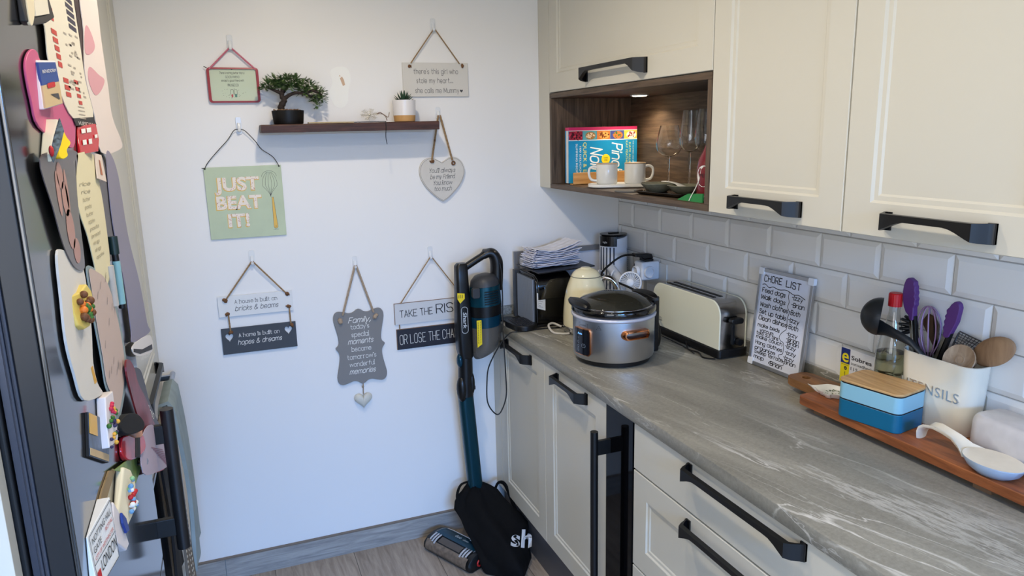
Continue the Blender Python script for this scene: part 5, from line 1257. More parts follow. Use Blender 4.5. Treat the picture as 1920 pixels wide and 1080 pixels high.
# envelope pack
t = thing('envelope_pack', 'pack of white envelopes with blue and yellow strip standing behind the lunch box', 'pack', (-.024, -1.39, BZ))
ex = -.0315
MB().prism(rrect(-1.520, -1.290, BZ, 1.066, .004), 'x', ex, -.016).out('pack', mat('pack_white', (224, 226, 230), rough=.35), t, bevel=.001)
ef = lambda d: (lambda u, v: (ex - d, -1.2905 - u, v))
mb = MB(); mb.flat(fan([(.001, 1.022), (.032, 1.022), (.032, 1.065), (.001, 1.065)]), ef(.0004)); mb.out('blue_strip', mat('pack_blue', (24, 40, 110), rough=.35), t, smooth=0)
mb = MB(); mb.flat(fan([(.001, BZ + .001), (.032, BZ + .001), (.032, 1.022), (.001, 1.022)]), ef(.0004)); e_ = mb.out('yellow_strip', mat('pack_yellow', (232, 216, 30), rough=.35), t, smooth=0)
mb = MB(); mb.flat(centre(block('e', .052, 0, .0008), .017, 1.027, .023), ef(.0008)); mb.out('logo', mat('pack_yellow', (232, 216, 30)), t, smooth=0)
mb = MB(); f = ef(.0008)
mb.flat(fan(circ(.019, 1.009, .0052, 18)), f); mb.flat(left(block('envelopes', .0045), .005, 1.0175, .024), f)
mb.flat(left(block('Sobres blancos', .0165, 0, .0003), .037, 1.0385, .150), f); mb.flat(left(block('115 x 225 mm', .0130), .037, 1.009, .105), f)
mb.flat(left(block('autoadhesivos', .0120), .037, 1.0245, .088), f); mb.flat(left(block('100', .03), .055, .975), f)
for k in range(5): mb.flat(pen([(.018, .975 + .005 * k), (.018, .978 + .005 * k)], .002), f)
mb.out('lettering', mat('pack_ink', (44, 44, 50), rough=.5), t, smooth=0)
mb = MB(); mb.flat(centre(block('ab', .006), .019, 1.007), ef(.0011)); mb.out('badge_lettering', mat('pack_yellow', (232, 216, 30)), t, smooth=0)
# vinegar bottle
ox, oy = -.069, -1.482
t = thing('clear_bottle', 'clear plastic bottle of liquid with red cap behind the lunch box', 'bottle', (ox, oy, BZ))
pr_ = [(.026, 0), (.0335, .004), (.035, .012), (.035, .060), (.0335, .066), (.0345, .074), (.0350, .105), (.0345, .142), (.030, .168), (.0215, .20), (.0145, .232), (.0125, .246), (.0125, .258)]
pr_ = [(p.x, p.z) for p in curve([(a, 0, b) for a, b in pr_], 3)]
MB().lathe(pr_ + [(max(.001, a - .0011), b + (.001 if b < .004 else 0)) for a, b in reversed(pr_)], (ox, oy, BZ), 40).out('bottle', GLASS, t, smooth=60)
li = [(a - .0016, b) for a, b in pr_ if .002 < b < .147]
MB().lathe([(.001, .003)] + li + [(.001, .147)], (ox, oy, BZ), 40).out('liquid', mat('pale_vinegar', (216, 220, 186), rough=.02, trans=1, ior=1.33), t, smooth=60)
n = 40; capP = [[(ox + (r + .0005 * (k % 2)) * math.cos(2 * PI * k / n), oy + (r + .0005 * (k % 2)) * math.sin(2 * PI * k / n), BZ + z) for k in range(n)] for r, z in ((.0155, .2585), (.0155, .289), (.0135, .2915))]
MB().loft(capP).out('cap', mat('cap_bright_red', (196, 24, 30), rough=.4), t, smooth=30)
mb = MB(); us = [math.radians(200 + 8 * i) for i in range(8)]
mb.loft([[(ox + .0356 * math.cos(a), oy + .0356 * math.sin(a), BZ + .028) for a in us], [(ox + .0356 * math.cos(a), oy + .0356 * math.sin(a), BZ + .085) for a in us]], caps=False, close=False); mb.out('label', mat('label_white', (226, 226, 224), rough=.5), t)
mb = MB(); lf = lambda u, v: (ox + .0359 * math.cos(math.radians(204) + u / .0356), oy + .0359 * math.sin(math.radians(204) + u / .0356), BZ + v)
for k in range(22): mb.flat(pen([(.003, .032 + .0021 * k), (.006 + .006 * ((k * 7) % 5) / 5 + .010, .032 + .0021 * k)], .0007), lf)
mb.flat(left(block('PRIMERA', .0045), .003, .0795), lf); mb.out('lettering', INKG, t, smooth=0)

# utensil crock
t = thing('utensil_crock', 'cream metal utensil crock with raised silver lettering, on the board by the tiles', 'crock', (-.048, -1.61, BZ))
CRK = mat('crock_cream', (226, 222, 206), rough=.14, spec=.6, coat=.4)
kc = (-.0515, -1.6165)
def kr(dl, z, dw=None): return [(a, b, z) for a, b in ov(kc, .190 + dl, .078 + (dl if dw is None else dw), -PI / 2, .033, 10)]
MB().loft([kr(-.014, BZ, -.006), kr(-.010, BZ + .002, -.003), kr(-.006, BZ + .06, -.002), kr(.004, 1.130), kr(.006, 1.1325), kr(.002, 1.1335), kr(-.002, 1.131), kr(-.012, BZ + .02, -.008)]).out('body', CRK, t, smooth=50)
mb = MB(); 
W_ = block('UTENSILS', .034, 0, -.0004, 1.12); V2, F2 = left(W_, 0, 0, .150)
for d in (0, .0016):
    pass
fx_ = lambda u, v: (-.0875 - .0006, -1.5375 - u, 1.0455 + v - u * .01)
mb = MB()
def solidtext(mb, d, f0, f1):
    V, F = d; n = len(V); edges = {}
    for q in F:
        for a, b in zip(q, q[1:] + q[:1]): edges[(a, b)] = 1
    fs = [tuple(q) for q in F] + [tuple(i + n for i in reversed(q)) for q in F]
    for (a, b) in edges:
        if (b, a) not in edges: fs.append((b, a, a + n, b + n))
    mb.add([f1(q[0], q[1]) for q in V] + [f0(q[0], q[1]) for q in V], fs)
tw = lambda d: (lambda u, v: (-.0902 - d + .0022 * ((u - .075) / .075) ** 2 * 0 - (v) * .02, -1.537 - u, 1.0445 + v))
solidtext(mb, (V2, F2), tw(-.002), tw(.0022)); mb.out('lettering', mat('letter_silver', (206, 206, 206), rough=.28, metal=.9), t, smooth=30)

def outline(pts, x0, x1, name, m, T, bevel=.002, yy=None): return MB().prism(pts, 'x', x0, x1).out(name, m, T, bevel=bevel, smooth=40)
PUR = mat('silicone_purple', (88, 48, 112), rough=.5); PURL = mat('silicone_lilac', (160, 130, 168), rough=.5)
STL = mat('tong_steel', (170, 164, 152), rough=.25, metal=1)
t = thing('tongs', 'kitchen tongs with two scalloped purple silicone heads spread open in the crock', 'tongs', (-.055, -1.56, BZ + .02))
TL = [(-1.509, 1.301), (-1.515, 1.301), (-1.52, 1.298), (-1.528, 1.294), (-1.528, 1.287), (-1.532, 1.282), (-1.531, 1.274), (-1.534, 1.268), (-1.532, 1.259), (-1.536, 1.254), (-1.534, 1.245), (-1.536, 1.239), (-1.532, 1.231), (-1.533, 1.218), (-1.533, 1.2), (-1.524, 1.198), (-1.519, 1.21), (-1.511, 1.216), (-1.504, 1.229), (-1.5, 1.243), (-1.498, 1.265), (-1.5, 1.284), (-1.504, 1.296)]
TR = [(-1.631, 1.267), (-1.637, 1.268), (-1.643, 1.263), (-1.646, 1.254), (-1.644, 1.24), (-1.641, 1.22), (-1.633, 1.2), (-1.625, 1.181), (-1.616, 1.177), (-1.609, 1.182), (-1.61, 1.192), (-1.607, 1.202), (-1.611, 1.208), (-1.608, 1.216), (-1.612, 1.223), (-1.609, 1.229), (-1.614, 1.235), (-1.612, 1.244), (-1.618, 1.25), (-1.623, 1.259)]
outline(TL, -.068, -.052, 'head', PUR, t, .003); outline(TR, -.062, -.048, 'head', PUR, t, .003)
for a, b in (((-.060, -1.526, 1.212), (-.050, -1.556, 1.0)), ((-.055, -1.620, 1.192), (-.050, -1.562, 1.0))):
    A = Vector(a); Bv = Vector(b); s_ = Vector((0, .006, .0015))
    for nm, m, o in (('arm', STL, s_ * .7), ('arm_grip', PLASB, -s_ * .9)):
        mb = MB(); rr = []
        for q in (0, .5, 1):
            c_ = A.lerp(Bv, q) + o; rr.append([c_ + Vector((-.005, -.004, 0)), c_ + Vector((.005, -.004, 0)), c_ + Vector((.005, .004, 0)), c_ + Vector((-.005, .004, 0))])
        mb.loft(rr); mb.out(nm, m, t, bevel=.001)
# ladle
t = thing('ladle', 'black nylon ladle leaning out of the crock towards the whiteboard', 'ladle', (-.09, -1.5, BZ + .02))
LB = mat('nylon_black', (26, 28, 30), rough=.38)
lc = Vector((-.112, -1.480, 1.203)); od = Vector((.62, -.76, -.10)).normalized(); M_ = Matrix.Translation(lc) @ (-od).to_track_quat('Z', 'Y').to_matrix().to_4x4()
mb = MB(M_); pr_ = [(.047 * math.sin(a), .047 * math.cos(a) * .95) for a in [PI / 2 * (1 - i / 10) for i in range(11)]]
pr_[-1] = (.001, pr_[-1][1]); inn_ = [(max(.001, r - .0028), max(z - .0028, 0)) for r, z in pr_]
mb.lathe(list(reversed(inn_)) + pr_, (0, 0, 0), 36); mb.out('bowl', LB, t, smooth=60)
mb = MB(); rr = []
for q, (x, y, z, w, h) in enumerate(((-.113, -1.445, 1.176, .012, .020), (-.113, -1.465, 1.177, .014, .023), (-.112, -1.492, 1.177, .012, .018), (-.108, -1.528, 1.169, .011, .0135), (-.098, -1.560, 1.157, .010, .012), (-.070, -1.61, 1.10, .009, .010), (-.050, -1.655, 1.02, .009, .010))):
    rr.append([(x + w * .5 * math.cos(a), y + h * .35 * math.sin(a), z + h * .95 * math.sin(a)) for a in [2 * PI * i / 12 for i in range(12)]])
mb.loft(rr); mb.out('handle', LB, t, smooth=60)
# whisk
t = thing('whisk', 'whisk with lilac silicone wires standing in the crock', 'whisk', (-.035, -1.57, BZ + .02))
base = Vector((-.038, -1.560, 1.118)); tipc = Vector((-.032, -1.546, 1.234)); ax = (tipc - base); 
for k in range(5):
    a = PI * k / 5; s_ = Vector((math.cos(a), math.sin(a), 0)) * .030; pts = []
    for i in range(25):
        q = i / 24; g = PI * q; w = math.sin(g); hgt = (1 - abs(2 * q - 1) ** 2.6)
        pts.append(base + ax * hgt + s_ * (math.cos(g) * (.35 + .65 * math.sin(min(PI, hgt * PI * .72))) if 0 < i < 24 else (.25 if i == 0 else -.25)))
    MB().tube(pts, .0016, 6).out('wire', PURL, t, smooth=60)
MB().tube([base + Vector((0, 0, .006)), base - ax * .4, base - ax * .9], [.008, .009, .009], 12).out('handle', PLASB, t)
# black pasta fork
t = thing('pasta_fork', 'black pasta fork head behind the tongs in the crock', 'fork', (-.03, -1.51, BZ + .02))
mb = MB(); hubc = Vector((-.034, -1.511, 1.176))
mb.ball(hubc, (.007, .012, .026), 14, 10)
for k, (dy, dz) in enumerate(((.006, .024), (.016, .015), (.022, .002), (.020, -.010), (.012, -.02))):
    p = hubc + Vector((0, .004, dz * .5)); e = hubc + Vector((-.012, dy + .004, dz)); mb.tube([p, p.lerp(e, .6), e + Vector((-.008, 0, .002))], [.0055, .005, .0035], 8)
mb.tube([hubc + Vector((0, 0, -.015)), Vector((-.038, -1.54, 1.10)), Vector((-.045, -1.575, 1.0))], [.007, .006, .006], 8); mb.out('fork', LB, t, smooth=60)
# wooden spoons
WSP = wood('spoon_wood', (122, 90, 62), (172, 136, 100), 'z', 5, .6, 9, contrast=(.25, .75)); WSP2 = wood('spoon_wood_pale', (150, 122, 94), (196, 168, 136), 'z', 5, .6, 9)
t = thing('wooden_spoon', 'large brown wooden spoon leaning towards the wall side of the crock', 'spoon', (-.04, -1.66, BZ + .02))
d1 = Vector((0, -.72, .48)).normalized(); M_ = Matrix.Translation((-.035, -1.715, 1.168)) @ Matrix(((1, 0, 0), (0, d1.y, -d1.z), (0, d1.z, d1.y))).to_4x4()
mb = MB(M_); mb.ball((0, 0, 0), (.011, .053, .031), 26, 16); mb.out('bowl', WSP, t, smooth=60)
MB().tube([(-.036, -1.678, 1.142), (-.045, -1.64, 1.07), (-.05, -1.61, 1.0)], [.009, .007, .006], 10).out('handle', WSP, t)
t = thing('wooden_spoon', 'small round pale wooden spoon with a ring mark at the front of the crock', 'spoon', (-.05, -1.64, BZ + .02))
mb = MB(); M_ = Matrix.Translation((-.064, -1.660, 1.138)) @ Vector((-.9, -.15, .45)).normalized().to_track_quat('Z', 'Y').to_matrix().to_4x4(); mb = MB(M_)
mb.lathe([(.001, -.012), (.02, -.010), (.032, -.002), (.0355, .004), (.034, .0065), (.0315, .005), (.02, .0005), (.0105, .0002), (.0100, .0012), (.0085, .0012), (.008, 0), (.001, 0)], (0, 0, 0), 36); mb.out('bowl', WSP2, t, smooth=50)
MB().tube([(-.056, -1.652, 1.116), (-.05, -1.62, 1.05), (-.048, -1.60, 1.0)], .006, 10).out('handle', WSP2, t)
t = thing('wooden_spatula', 'dark brown wooden spatula behind the whisk in the crock', 'spatula', (-.02, -1.55, BZ + .02))
outline([(-1.520, 1.190), (-1.535, 1.213), (-1.552, 1.210), (-1.566, 1.190), (-1.566, 1.16), (-1.57, 1.08), (-1.58, 1.0), (-1.59, 1.0), (-1.585, 1.08), (-1.555, 1.14)][0:10], -.022, -.016, 'blade', wood('spatula_dark', (62, 44, 30), (104, 78, 52), 'z', 5, .5, 9), t, .0015)
# slotted steel turner
t = thing('slotted_turner', 'steel mesh turner lying behind the wooden spoons in the crock', 'turner', (-.02, -1.65, BZ + .02))
MS = mat('mesh_steel', (104, 104, 104), rough=.35, metal=.8)
A, Bq, Cq, Dq = Vector((-.022, -1.622, 1.190)), Vector((-.018, -1.684, 1.176)), Vector((-.030, -1.662, 1.150)), Vector((-.034, -1.622, 1.166))
mb = MB(); q4 = lambda u, v: A.lerp(Bq, u).lerp(Dq.lerp(Cq, u), v)
for i in range(9): mb.tube([q4(i / 8, 0), q4(i / 8, 1)], .0009, 5)
for j in range(6): mb.tube([q4(0, j / 5), q4(1, j / 5)], .0009, 5)
mb.tube([q4(0, 0), q4(1, 0), q4(1, 1), q4(0, 1)], .0018, 6, closed=True); mb.tube([q4(0, .1), (-.024, -1.612, 1.16), (-.03, -1.604, 1.12), (-.035, -1.60, 1.0)], .0022, 6)
mb.out('blade', MS, t, smooth=0)

# butter dish
t = thing('butter_dish', 'pale grey lidded ceramic butter dish at the near end of the wooden board', 'dish', (-.09, -1.865, BZ))
BUT = mat('butter_ceramic', (196, 194, 196), rough=.18, spec=.6, noise=(50, .04))
b_c = (-.088, -1.848)
def bk(dl, z, r=.026): return [(a, b, z) for a, b in ov(b_c, .218 + dl, .104 + dl, -PI / 2 - .07, r, 8)]
MB().loft([bk(-.02, BZ), bk(-.006, BZ + .003), bk(.002, BZ + .007), bk(.003, BZ + .009), bk(.0, BZ + .0098)]).out('plate', BUT, t, smooth=50)
MB().loft([bk(-.006, BZ + .0100), bk(-.004, BZ + .012), bk(-.006, BZ + .068), bk(-.009, BZ + .077), bk(-.016, BZ + .0835), bk(-.028, BZ + .0868, .022)]).out('lid', BUT, t, smooth=60)

# spoon rest
t = thing('spoon_rest', 'glazed cream spoon rest shaped like a ladle at the front of the wooden board', 'spoon rest', (-.16, -1.76, BZ))
GLZ = mat('spoonrest_glaze', (226, 218, 200), rough=.12, spec=.6, noise=(25, .05)); GLB = mat('spoonrest_blue', (150, 168, 190), rough=.15, spec=.6, noise=(18, .12))
sc = Vector((-.182, -1.842, BZ)); sdir = Vector((.012, .17, 0)).normalized(); sn = Vector((-sdir.y, sdir.x, 0))
def sring(k, z, pull=1.0):
    o = []
    for i in range(48):
        a = 2 * PI * i / 48; u = .062 * math.cos(a); v = .046 * math.sin(a)
        o.append((u * k, v * k, z))
    return o
def place(o): return [sc + sdir * p[0] + sn * p[1] + Vector((0, 0, p[2])) for p in o]
MB().loft([place(sring(.55, 0)), place(sring(.62, .001)), place(sring(.86, .012)), place(sring(1.0, .0275)), place(sring(.985, .0290))]).out('bowl_outside', GLB, t, smooth=60)
MB().loft([place(sring(.985, .0291)), place(sring(.955, .0283)), place(sring(.83, .016)), place(sring(.6, .0085)), place(sring(.3, .0075))]).out('bowl_inside', GLZ, t, smooth=60)
mb = MB(); rr = []
for s_, w, z, dp in ((.045, .034, .0275, .008), (.066, .021, .0335, .008), (.090, .0155, .044, .007), (.115, .0145, .048, .0065), (.138, .0165, .050, .0055), (.158, .0180, .046, .005), (.170, .018, .037, .004), (.175, .017, .024, .003), (.176, .014, .012, .003)):
    c_ = sc + sdir * s_ + Vector((0, 0, z - .006)); r1 = []
    for i in range(13):
        v = -1 + 2 * i / 12; r1.append(c_ + sn * (w * v) + Vector((0, 0, .006 - dp * (1 - v * v))))
    for i in range(12, -1, -1):
        v = -1 + 2 * i / 12; r1.append(c_ + sn * (w * v * .96) + Vector((0, 0, .006 - .006 - dp * (1 - v * v) * 1.15)))
    rr.append(r1)
mb.loft(rr); mb.out('handle', GLZ, t, smooth=60)
# ------------------------------------------------------------------ cordless vacuum, its cover bag
VB = mat('vac_black', (15, 16, 18), rough=.32, spec=.5); VG = mat('vac_grey', (52, 54, 58), rough=.45); TEAL = mat('vac_teal', (10, 66, 82), rough=.25, metal=.5); TEALD = mat('vac_teal_dark', (12, 58, 78), rough=.22, metal=.3)
SMOKE = mat('vac_bin', (96, 92, 86), rough=.12, spec=.5, alpha=.8)
t = thing('vacuum_cleaner', 'black and teal cordless stick vacuum leaning in the corner by the cupboards', 'vacuum', (-.78, -.12, 0))
def stick(mb, a, b, ra, rb, n=24, k=8, flat=1.0):
    A, Bv = Vector(a), Vector(b); mb.tube([A.lerp(Bv, i / k) for i in range(k + 1)], [ra + (rb - ra) * i / k for i in range(k + 1)], n, flat=flat)
YV = -.115
# spine of the hand unit
mb = MB(); rr = []
for z, x, w, d in ((.800, -.752, .026, .028), (.83, -.755, .030, .032), (.90, -.757, .031, .034), (1.02, -.757, .028, .030), (1.10, -.758, .025, .026), (1.165, -.758, .024, .022), (1.176, -.756, .017, .016)):
    rr.append([(x + a, YV + b, z) for a, b in rrect(-w, w, -d, d, min(w, d) * .55, 4)])
mb.loft(rr); sp = mb.out('spine', VB, t, smooth=40)
# handle loop
h1 = curve([(-.745, YV, 1.155), (-.715, YV, 1.172), (-.675, YV, 1.193), (-.645, YV, 1.206), (-.625, YV, 1.200), (-.612, YV, 1.17), (-.612, YV, 1.12), (-.616, YV, 1.06)], 6)
MB().tube(h1, [.014] * 14 + [.016 + .009 * min(1, i / 16) for i in range(len(h1) - 14)], 14, flat=1.15).out('handle', VB, t, smooth=60)
mb = MB(); mb.prism(rrect(-.665, -.640, 1.195, 1.222, .006), 'y', YV - .016, YV + .016); mb.out('release_button', VG, t, bevel=.004)
def cyl(mb, x, z0, z1, r0, r1, y=YV - .012, n=40, tilt=0.06):
    rr = []
    for z, r in ((z0, r0), (z1, r1)):
        rr.append([(x + r * math.cos(2 * PI * i / n), y + r * math.sin(2 * PI * i / n), z + tilt * r * math.cos(2 * PI * i / n) * 1.2) for i in range(n)])
    mb.loft(rr)
CX = -.668
mb = MB(); cyl(mb, CX, 1.010, 1.085, .064, .060); mb.out('motor_housing', TEAL, t, smooth=40)
mb = MB(); rr = []
for z, r in ((1.0852, .058), (1.105, .054), (1.122, .040), (1.128, .02)): rr.append([(CX + r * math.cos(2 * PI * i / 40), YV - .012 + r * math.sin(2 * PI * i / 40), z + .07 * r * math.cos(2 * PI * i / 40)) for i in range(40)])
mb.loft(rr); mb.out('motor_cap', VG, t, smooth=50)
mb = MB()
for k in range(6):
    z = 1.020 + .0095 * k; P = [(CX + .0645 * math.cos(a), YV - .012 + .0645 * math.sin(a), z + .004 * math.cos(a)) for a in [math.radians(250 + 9 * i) for i in range(7)]]; mb.tube(P, .0024, 6)
mb.out('vents', mat('vent_black', (6, 18, 24), rough=.5), t, smooth=40)
mb = MB(); cyl(mb, CX, .968, 1.0095, .063, .0645); mb.out('collar', VB, t, smooth=40)
mb = MB(); cyl(mb, CX, .925, .9675, .062, .063); mb.out('filter_ring', TEALD, t, smooth=40)
mb = MB(); rr = []
for z, r, tl in ((.812, .030, .6), (.818, .050, .55), (.832, .0595, .42), (.870, .061, .1), (.9245, .0615, .07)):
    rr.append([(CX + r * math.cos(2 * PI * i / 40), YV - .012 + r * math.sin(2 * PI * i / 40), z + tl * r * math.cos(2 * PI * i / 40)) for i in range(40)])
mb.loft(rr); mb.out('dust_bin', SMOKE, t, smooth=50)
mb = MB(); cyl(mb, CX + .006, .862, .918, .034, .038); mb.out('cyclone', mat('cyclone_grey', (92, 88, 82), rough=.5), t, smooth=40)
mb = MB(); mb.prism(rrect(-.735, -.705, 1.045, 1.085, .008), 'y', YV - .068, YV - .045); mb.out('latch', VG, t, bevel=.003)
mb = MB(); mb.prism([(-.7855, 1.042), (-.757, 1.042), (-.757, 1.062), (-.7855, 1.066)], 'y', YV - .0335, YV - .030); mb.prism([(-.7855, 1.042), (-.757, 1.042), (-.7755, 1.025)], 'y', YV - .0335, YV - .030); mb.out('warning_sticker', mat('sticker_yellow', (236, 208, 30), rough=.5), t, smooth=0)
mb = MB(); mb.prism([(-.722, .850), (-.703, .862), (-.703, .958), (-.722, .958)], 'y', YV - .0655, YV - .063); y_ = mb.out('warning_sticker', mat('sticker_yellow', (236, 208, 30)), t, smooth=0)
mb = MB(); f = WF(YV - .066)
for k in range(9): mb.flat(pen([(-.7175 + .001 * (k % 2), .866 + .0098 * k), (-.7175, .873 + .0098 * k)], .0016), f); mb.flat(pen([(-.7085, .868 + .0098 * k), (-.7085, .875 + .0098 * k)], .0012), f)
f = WF(YV - .0338)
for k in range(3): mb.flat(pen([(-.780 + .007 * k, 1.046), (-.780 + .007 * k, 1.058)], .002), f)
mb.out('lettering', INK, t, smooth=0)
mb = MB(); f = WF(YV - .0352)
mb.flat(pen(rrect(-.773, -.748, .905, 1.010, .0120, 6) + [rrect(-.773, -.748, .905, 1.010, .0120, 6)[0]], .0018), f)
d = block('Shark', .024, .15, .0004); V, F = d[0], d[1]; w = max(p[0] for p in V)
mb.flat(([(-.7665 + p[1] * .85, .990 - p[0] * .066 / w) for p in V], F), f); mb.out('lettering', mat('vac_mark', (200, 204, 206), rough=.4), t, smooth=0)
for z in (1.09, 1.107): pass
# elbow and wand
mb = MB(); stick(mb, (-.754, YV - .002, .800), (-.757, YV, .640), .028, .031, 20); mb.ball((-.775, YV - .01, .672), (.022, .024, .055), 16, 10); mb.ball((-.735, YV - .008, .69), (.014, .02, .05), 14, 10); mb.box(-.735, -.722, YV - .02, YV + .012, .665, .68)
mb.out('elbow', VB, t, smooth=50)
mb = MB(); mb.ball((-.781, YV - .012, .79), (.012, .018, .028), 14, 10); mb.out('elbow_button', TEALD, t, smooth=60)
mb = MB(); rr = []
for z, x in ((.6395, -.757), (.19, -.727)): rr.append([(x + a, YV + .006 + b, z) for a, b in rrect(-.030, .030, -.027, .027, .020, 5)])
mb.loft(rr); mb.out('wand', mat('wand_teal', (12, 58, 70), rough=.28, metal=.5), t, smooth=40)
mb = MB(); stick(mb, (-.727, YV + .006, .19), (-.742, YV - .02, .075), .030, .030, 20); mb.out('neck', VB, t, smooth=50)
# floor head
hc = Vector((-.842, -.198, 0)); ha = math.radians(-64)
Mh = Matrix.Translation(hc) @ Matrix.Rotation(ha, 4, 'Z')
def hp(k): return [(-.135 * k[0], k[1]) for _ in (0,)]
prof = [(-.062, .004), (-.070, .018), (-.066, .040), (-.045, .058), (-.010, .066), (.030, .064), (.056, .050), (.064, .025), (.060, .004)]
def hsec(x, s=1.0, dz=0.0): return [(x, y * s, max(.003, (z * s + dz))) for y, z in prof]
mb = MB(Mh); mb.loft([hsec(-.138, .82), hsec(-.130, .97), hsec(-.10, 1.0), hsec(.10, 1.0), hsec(.130, .97), hsec(.138, .82)])
mb.out('floor_head', VB, t, smooth=45)
def hband(x0, x1, y0, y1, d, n=8):
    """skin over the floor head between two widths, following its profile"""
    c_ = curve([(0, a, b) for a, b in prof], 6); P = [p for p in c_ if y0 <= p.y <= y1 and p.z > .012]
    mb = MB(Mh); mb.loft([[(x0, p.y * 1.0, p.z + d) for p in P], [(x1, p.y, p.z + d) for p in P]], caps=False, close=False); return mb
hband(-.108, .108, -.020, .052, .0012).out('top_cover', TEALD, t, smooth=60)
hband(-.062, .062, -.050, -.020, .0012).out('window', mat('head_window', (84, 76, 70), rough=.15, alpha=.85), t, smooth=60)
hband(-.118, .118, -.071, -.050, .0015).out('brush_window', mat('brush_window', (112, 98, 84), rough=.3, noise=(60, .35)), t, smooth=60)
SIL = mat('head_silver', (190, 192, 196), rough=.2, metal=.8)
for sx2 in (-1, 1):
    for k in range(3):
        a = hband(min(sx2 * (.070 + .014 * k), sx2 * (.079 + .014 * k)), max(sx2 * (.070 + .014 * k), sx2 * (.079 + .014 * k)), -.062 + .004 * k, -.012, .0030); a.out('chrome_fin', SIL, t, smooth=60)
P_ = curve([(0, a, b) for a, b in prof], 6)
mb = MB(Mh); tr = [(-.112, -.020, .0662), (-.108, .02, .0668), (-.085, .046, .0585), (.02, .050, .056), (.04, .035, .064), (.108, .030, .066), (.113, -.02, .0665)]; mb.tube(curve(tr, 5), .0018, 6); mb.out('trim_line', SIL, t, smooth=60)
mb = MB(Mh)
d = block('duo', .022, 0, .0002); V, F = left(d, -.025, .010); mb.add([(q[0], q[1], .0688) for q in V], [tuple(q) for q in F]); d = block('clean', .014); V, F = left(d, .020, .010, .03); mb.add([(q[0], q[1], .0688) for q in V], [tuple(q) for q in F])
mb.out('lettering', mat('head_mark', (170, 182, 190), rough=.5), t, smooth=0)
mb = MB(Mh); mb.tube([(.1385, -.012 + .012 * math.cos(a), .028 + .012 * math.sin(a)) for a in [2 * PI * i / 20 for i in range(20)]], .004, 8, closed=True); mb.out('release_ring', mat('release_red', (180, 40, 36), rough=.4), t, smooth=60)
# charging lead: hangs from the handle and runs to the plug by the coffee machine
pts = curve([(-.618, YV - .02, 1.20), (-.605, YV - .03, 1.15), (-.612, YV - .06, 1.05), (-.625, YV - .09, .95), (-.640, -.255, .845), (-.642, -.27, .75), (-.645, -.275, .67), (-.668, -.275, .612), (-.690, -.272, .607), (-.717, -.265, .655), (-.716, -.262, .74), (-.705, -.262, .80), (-.665, -.27, .875), (-.630, -.285, .922), (-.600, -.295, .9285), (-.56, -.285, .9265), (-.47, -.292, .9265), (-.44, -.30, .9265), (-.40, -.287, .9265)], 8)
mb = MB().tube(pts, .0026, 7); solo(mb, 'charging_cable', PLASB, 'thin black charging cable looping from the vacuum up onto the worktop', 'cable', smooth=60)

# black cover bag over the foot of the vacuum
t = thing('tote_bag', 'black fabric bag with white letters slumped on the floor over the vacuum foot', 'bag', (-.70, -.27, 0))
BAG = mat('bag_black', (9, 9, 10), rough=.85, spec=.2, bump=(40, .5))
def rpoly(c, r, n=5):
    """rounded corner loop through four corners"""
    o = []; k = len(c)
    for i in range(k):
        P, A, Bq = Vector(c[i]), Vector(c[i - 1]), Vector(c[(i + 1) % k]); a = P + (A - P).normalized() * min(r, (A - P).length * .45); b = P + (Bq - P).normalized() * min(r, (Bq - P).length * .45)
        for j in range(n + 1):
            q = j / n; o.append(a * (1 - q) ** 2 + P * 2 * q * (1 - q) + b * q * q)
    out = []
    for i, p in enumerate(o):
        q = o[(i + 1) % len(o)]; out.append(p)
        if (q - p).length > .03:
            m_ = int((q - p).length / .018); out += [p.lerp(q, j / m_) for j in range(1, m_)] if False else [p.lerp(q, j / 8) for j in range(1, 8)]
    return out
key = [(.004, [(-.790, -.365), (-.675, -.480), (-.572, -.330), (-.668, -.150)]), (.05, [(-.806, -.335), (-.676, -.484), (-.570, -.325), (-.655, -.135)]), (.12, [(-.830, -.215), (-.690, -.385), (-.572, -.270), (-.645, -.105)]),
       (.172, [(-.838, -.150), (-.722, -.280), (-.602, -.205), (-.648, -.085)]), (.215, [(-.818, -.120), (-.738, -.185), (-.640, -.150), (-.670, -.075)]), (.247, [(-.775, -.115), (-.742, -.140), (-.690, -.120), (-.708, -.082)]), (.255, [(-.750, -.115), (-.738, -.125), (-.715, -.112), (-.722, -.095)])]
zs_ = [.004, .012, .03, .05, .075, .10, .12, .145, .172, .195, .215, .233, .247, .255]
def at(z):
    for (z0, c0), (z1, c1) in zip(key, key[1:]):
        if z <= z1 + 1e-9:
            q = (z - z0) / (z1 - z0); return [(a[0] + (b[0] - a[0]) * q, a[1] + (b[1] - a[1]) * q, z) for a, b in zip(c0, c1)]
rings = []
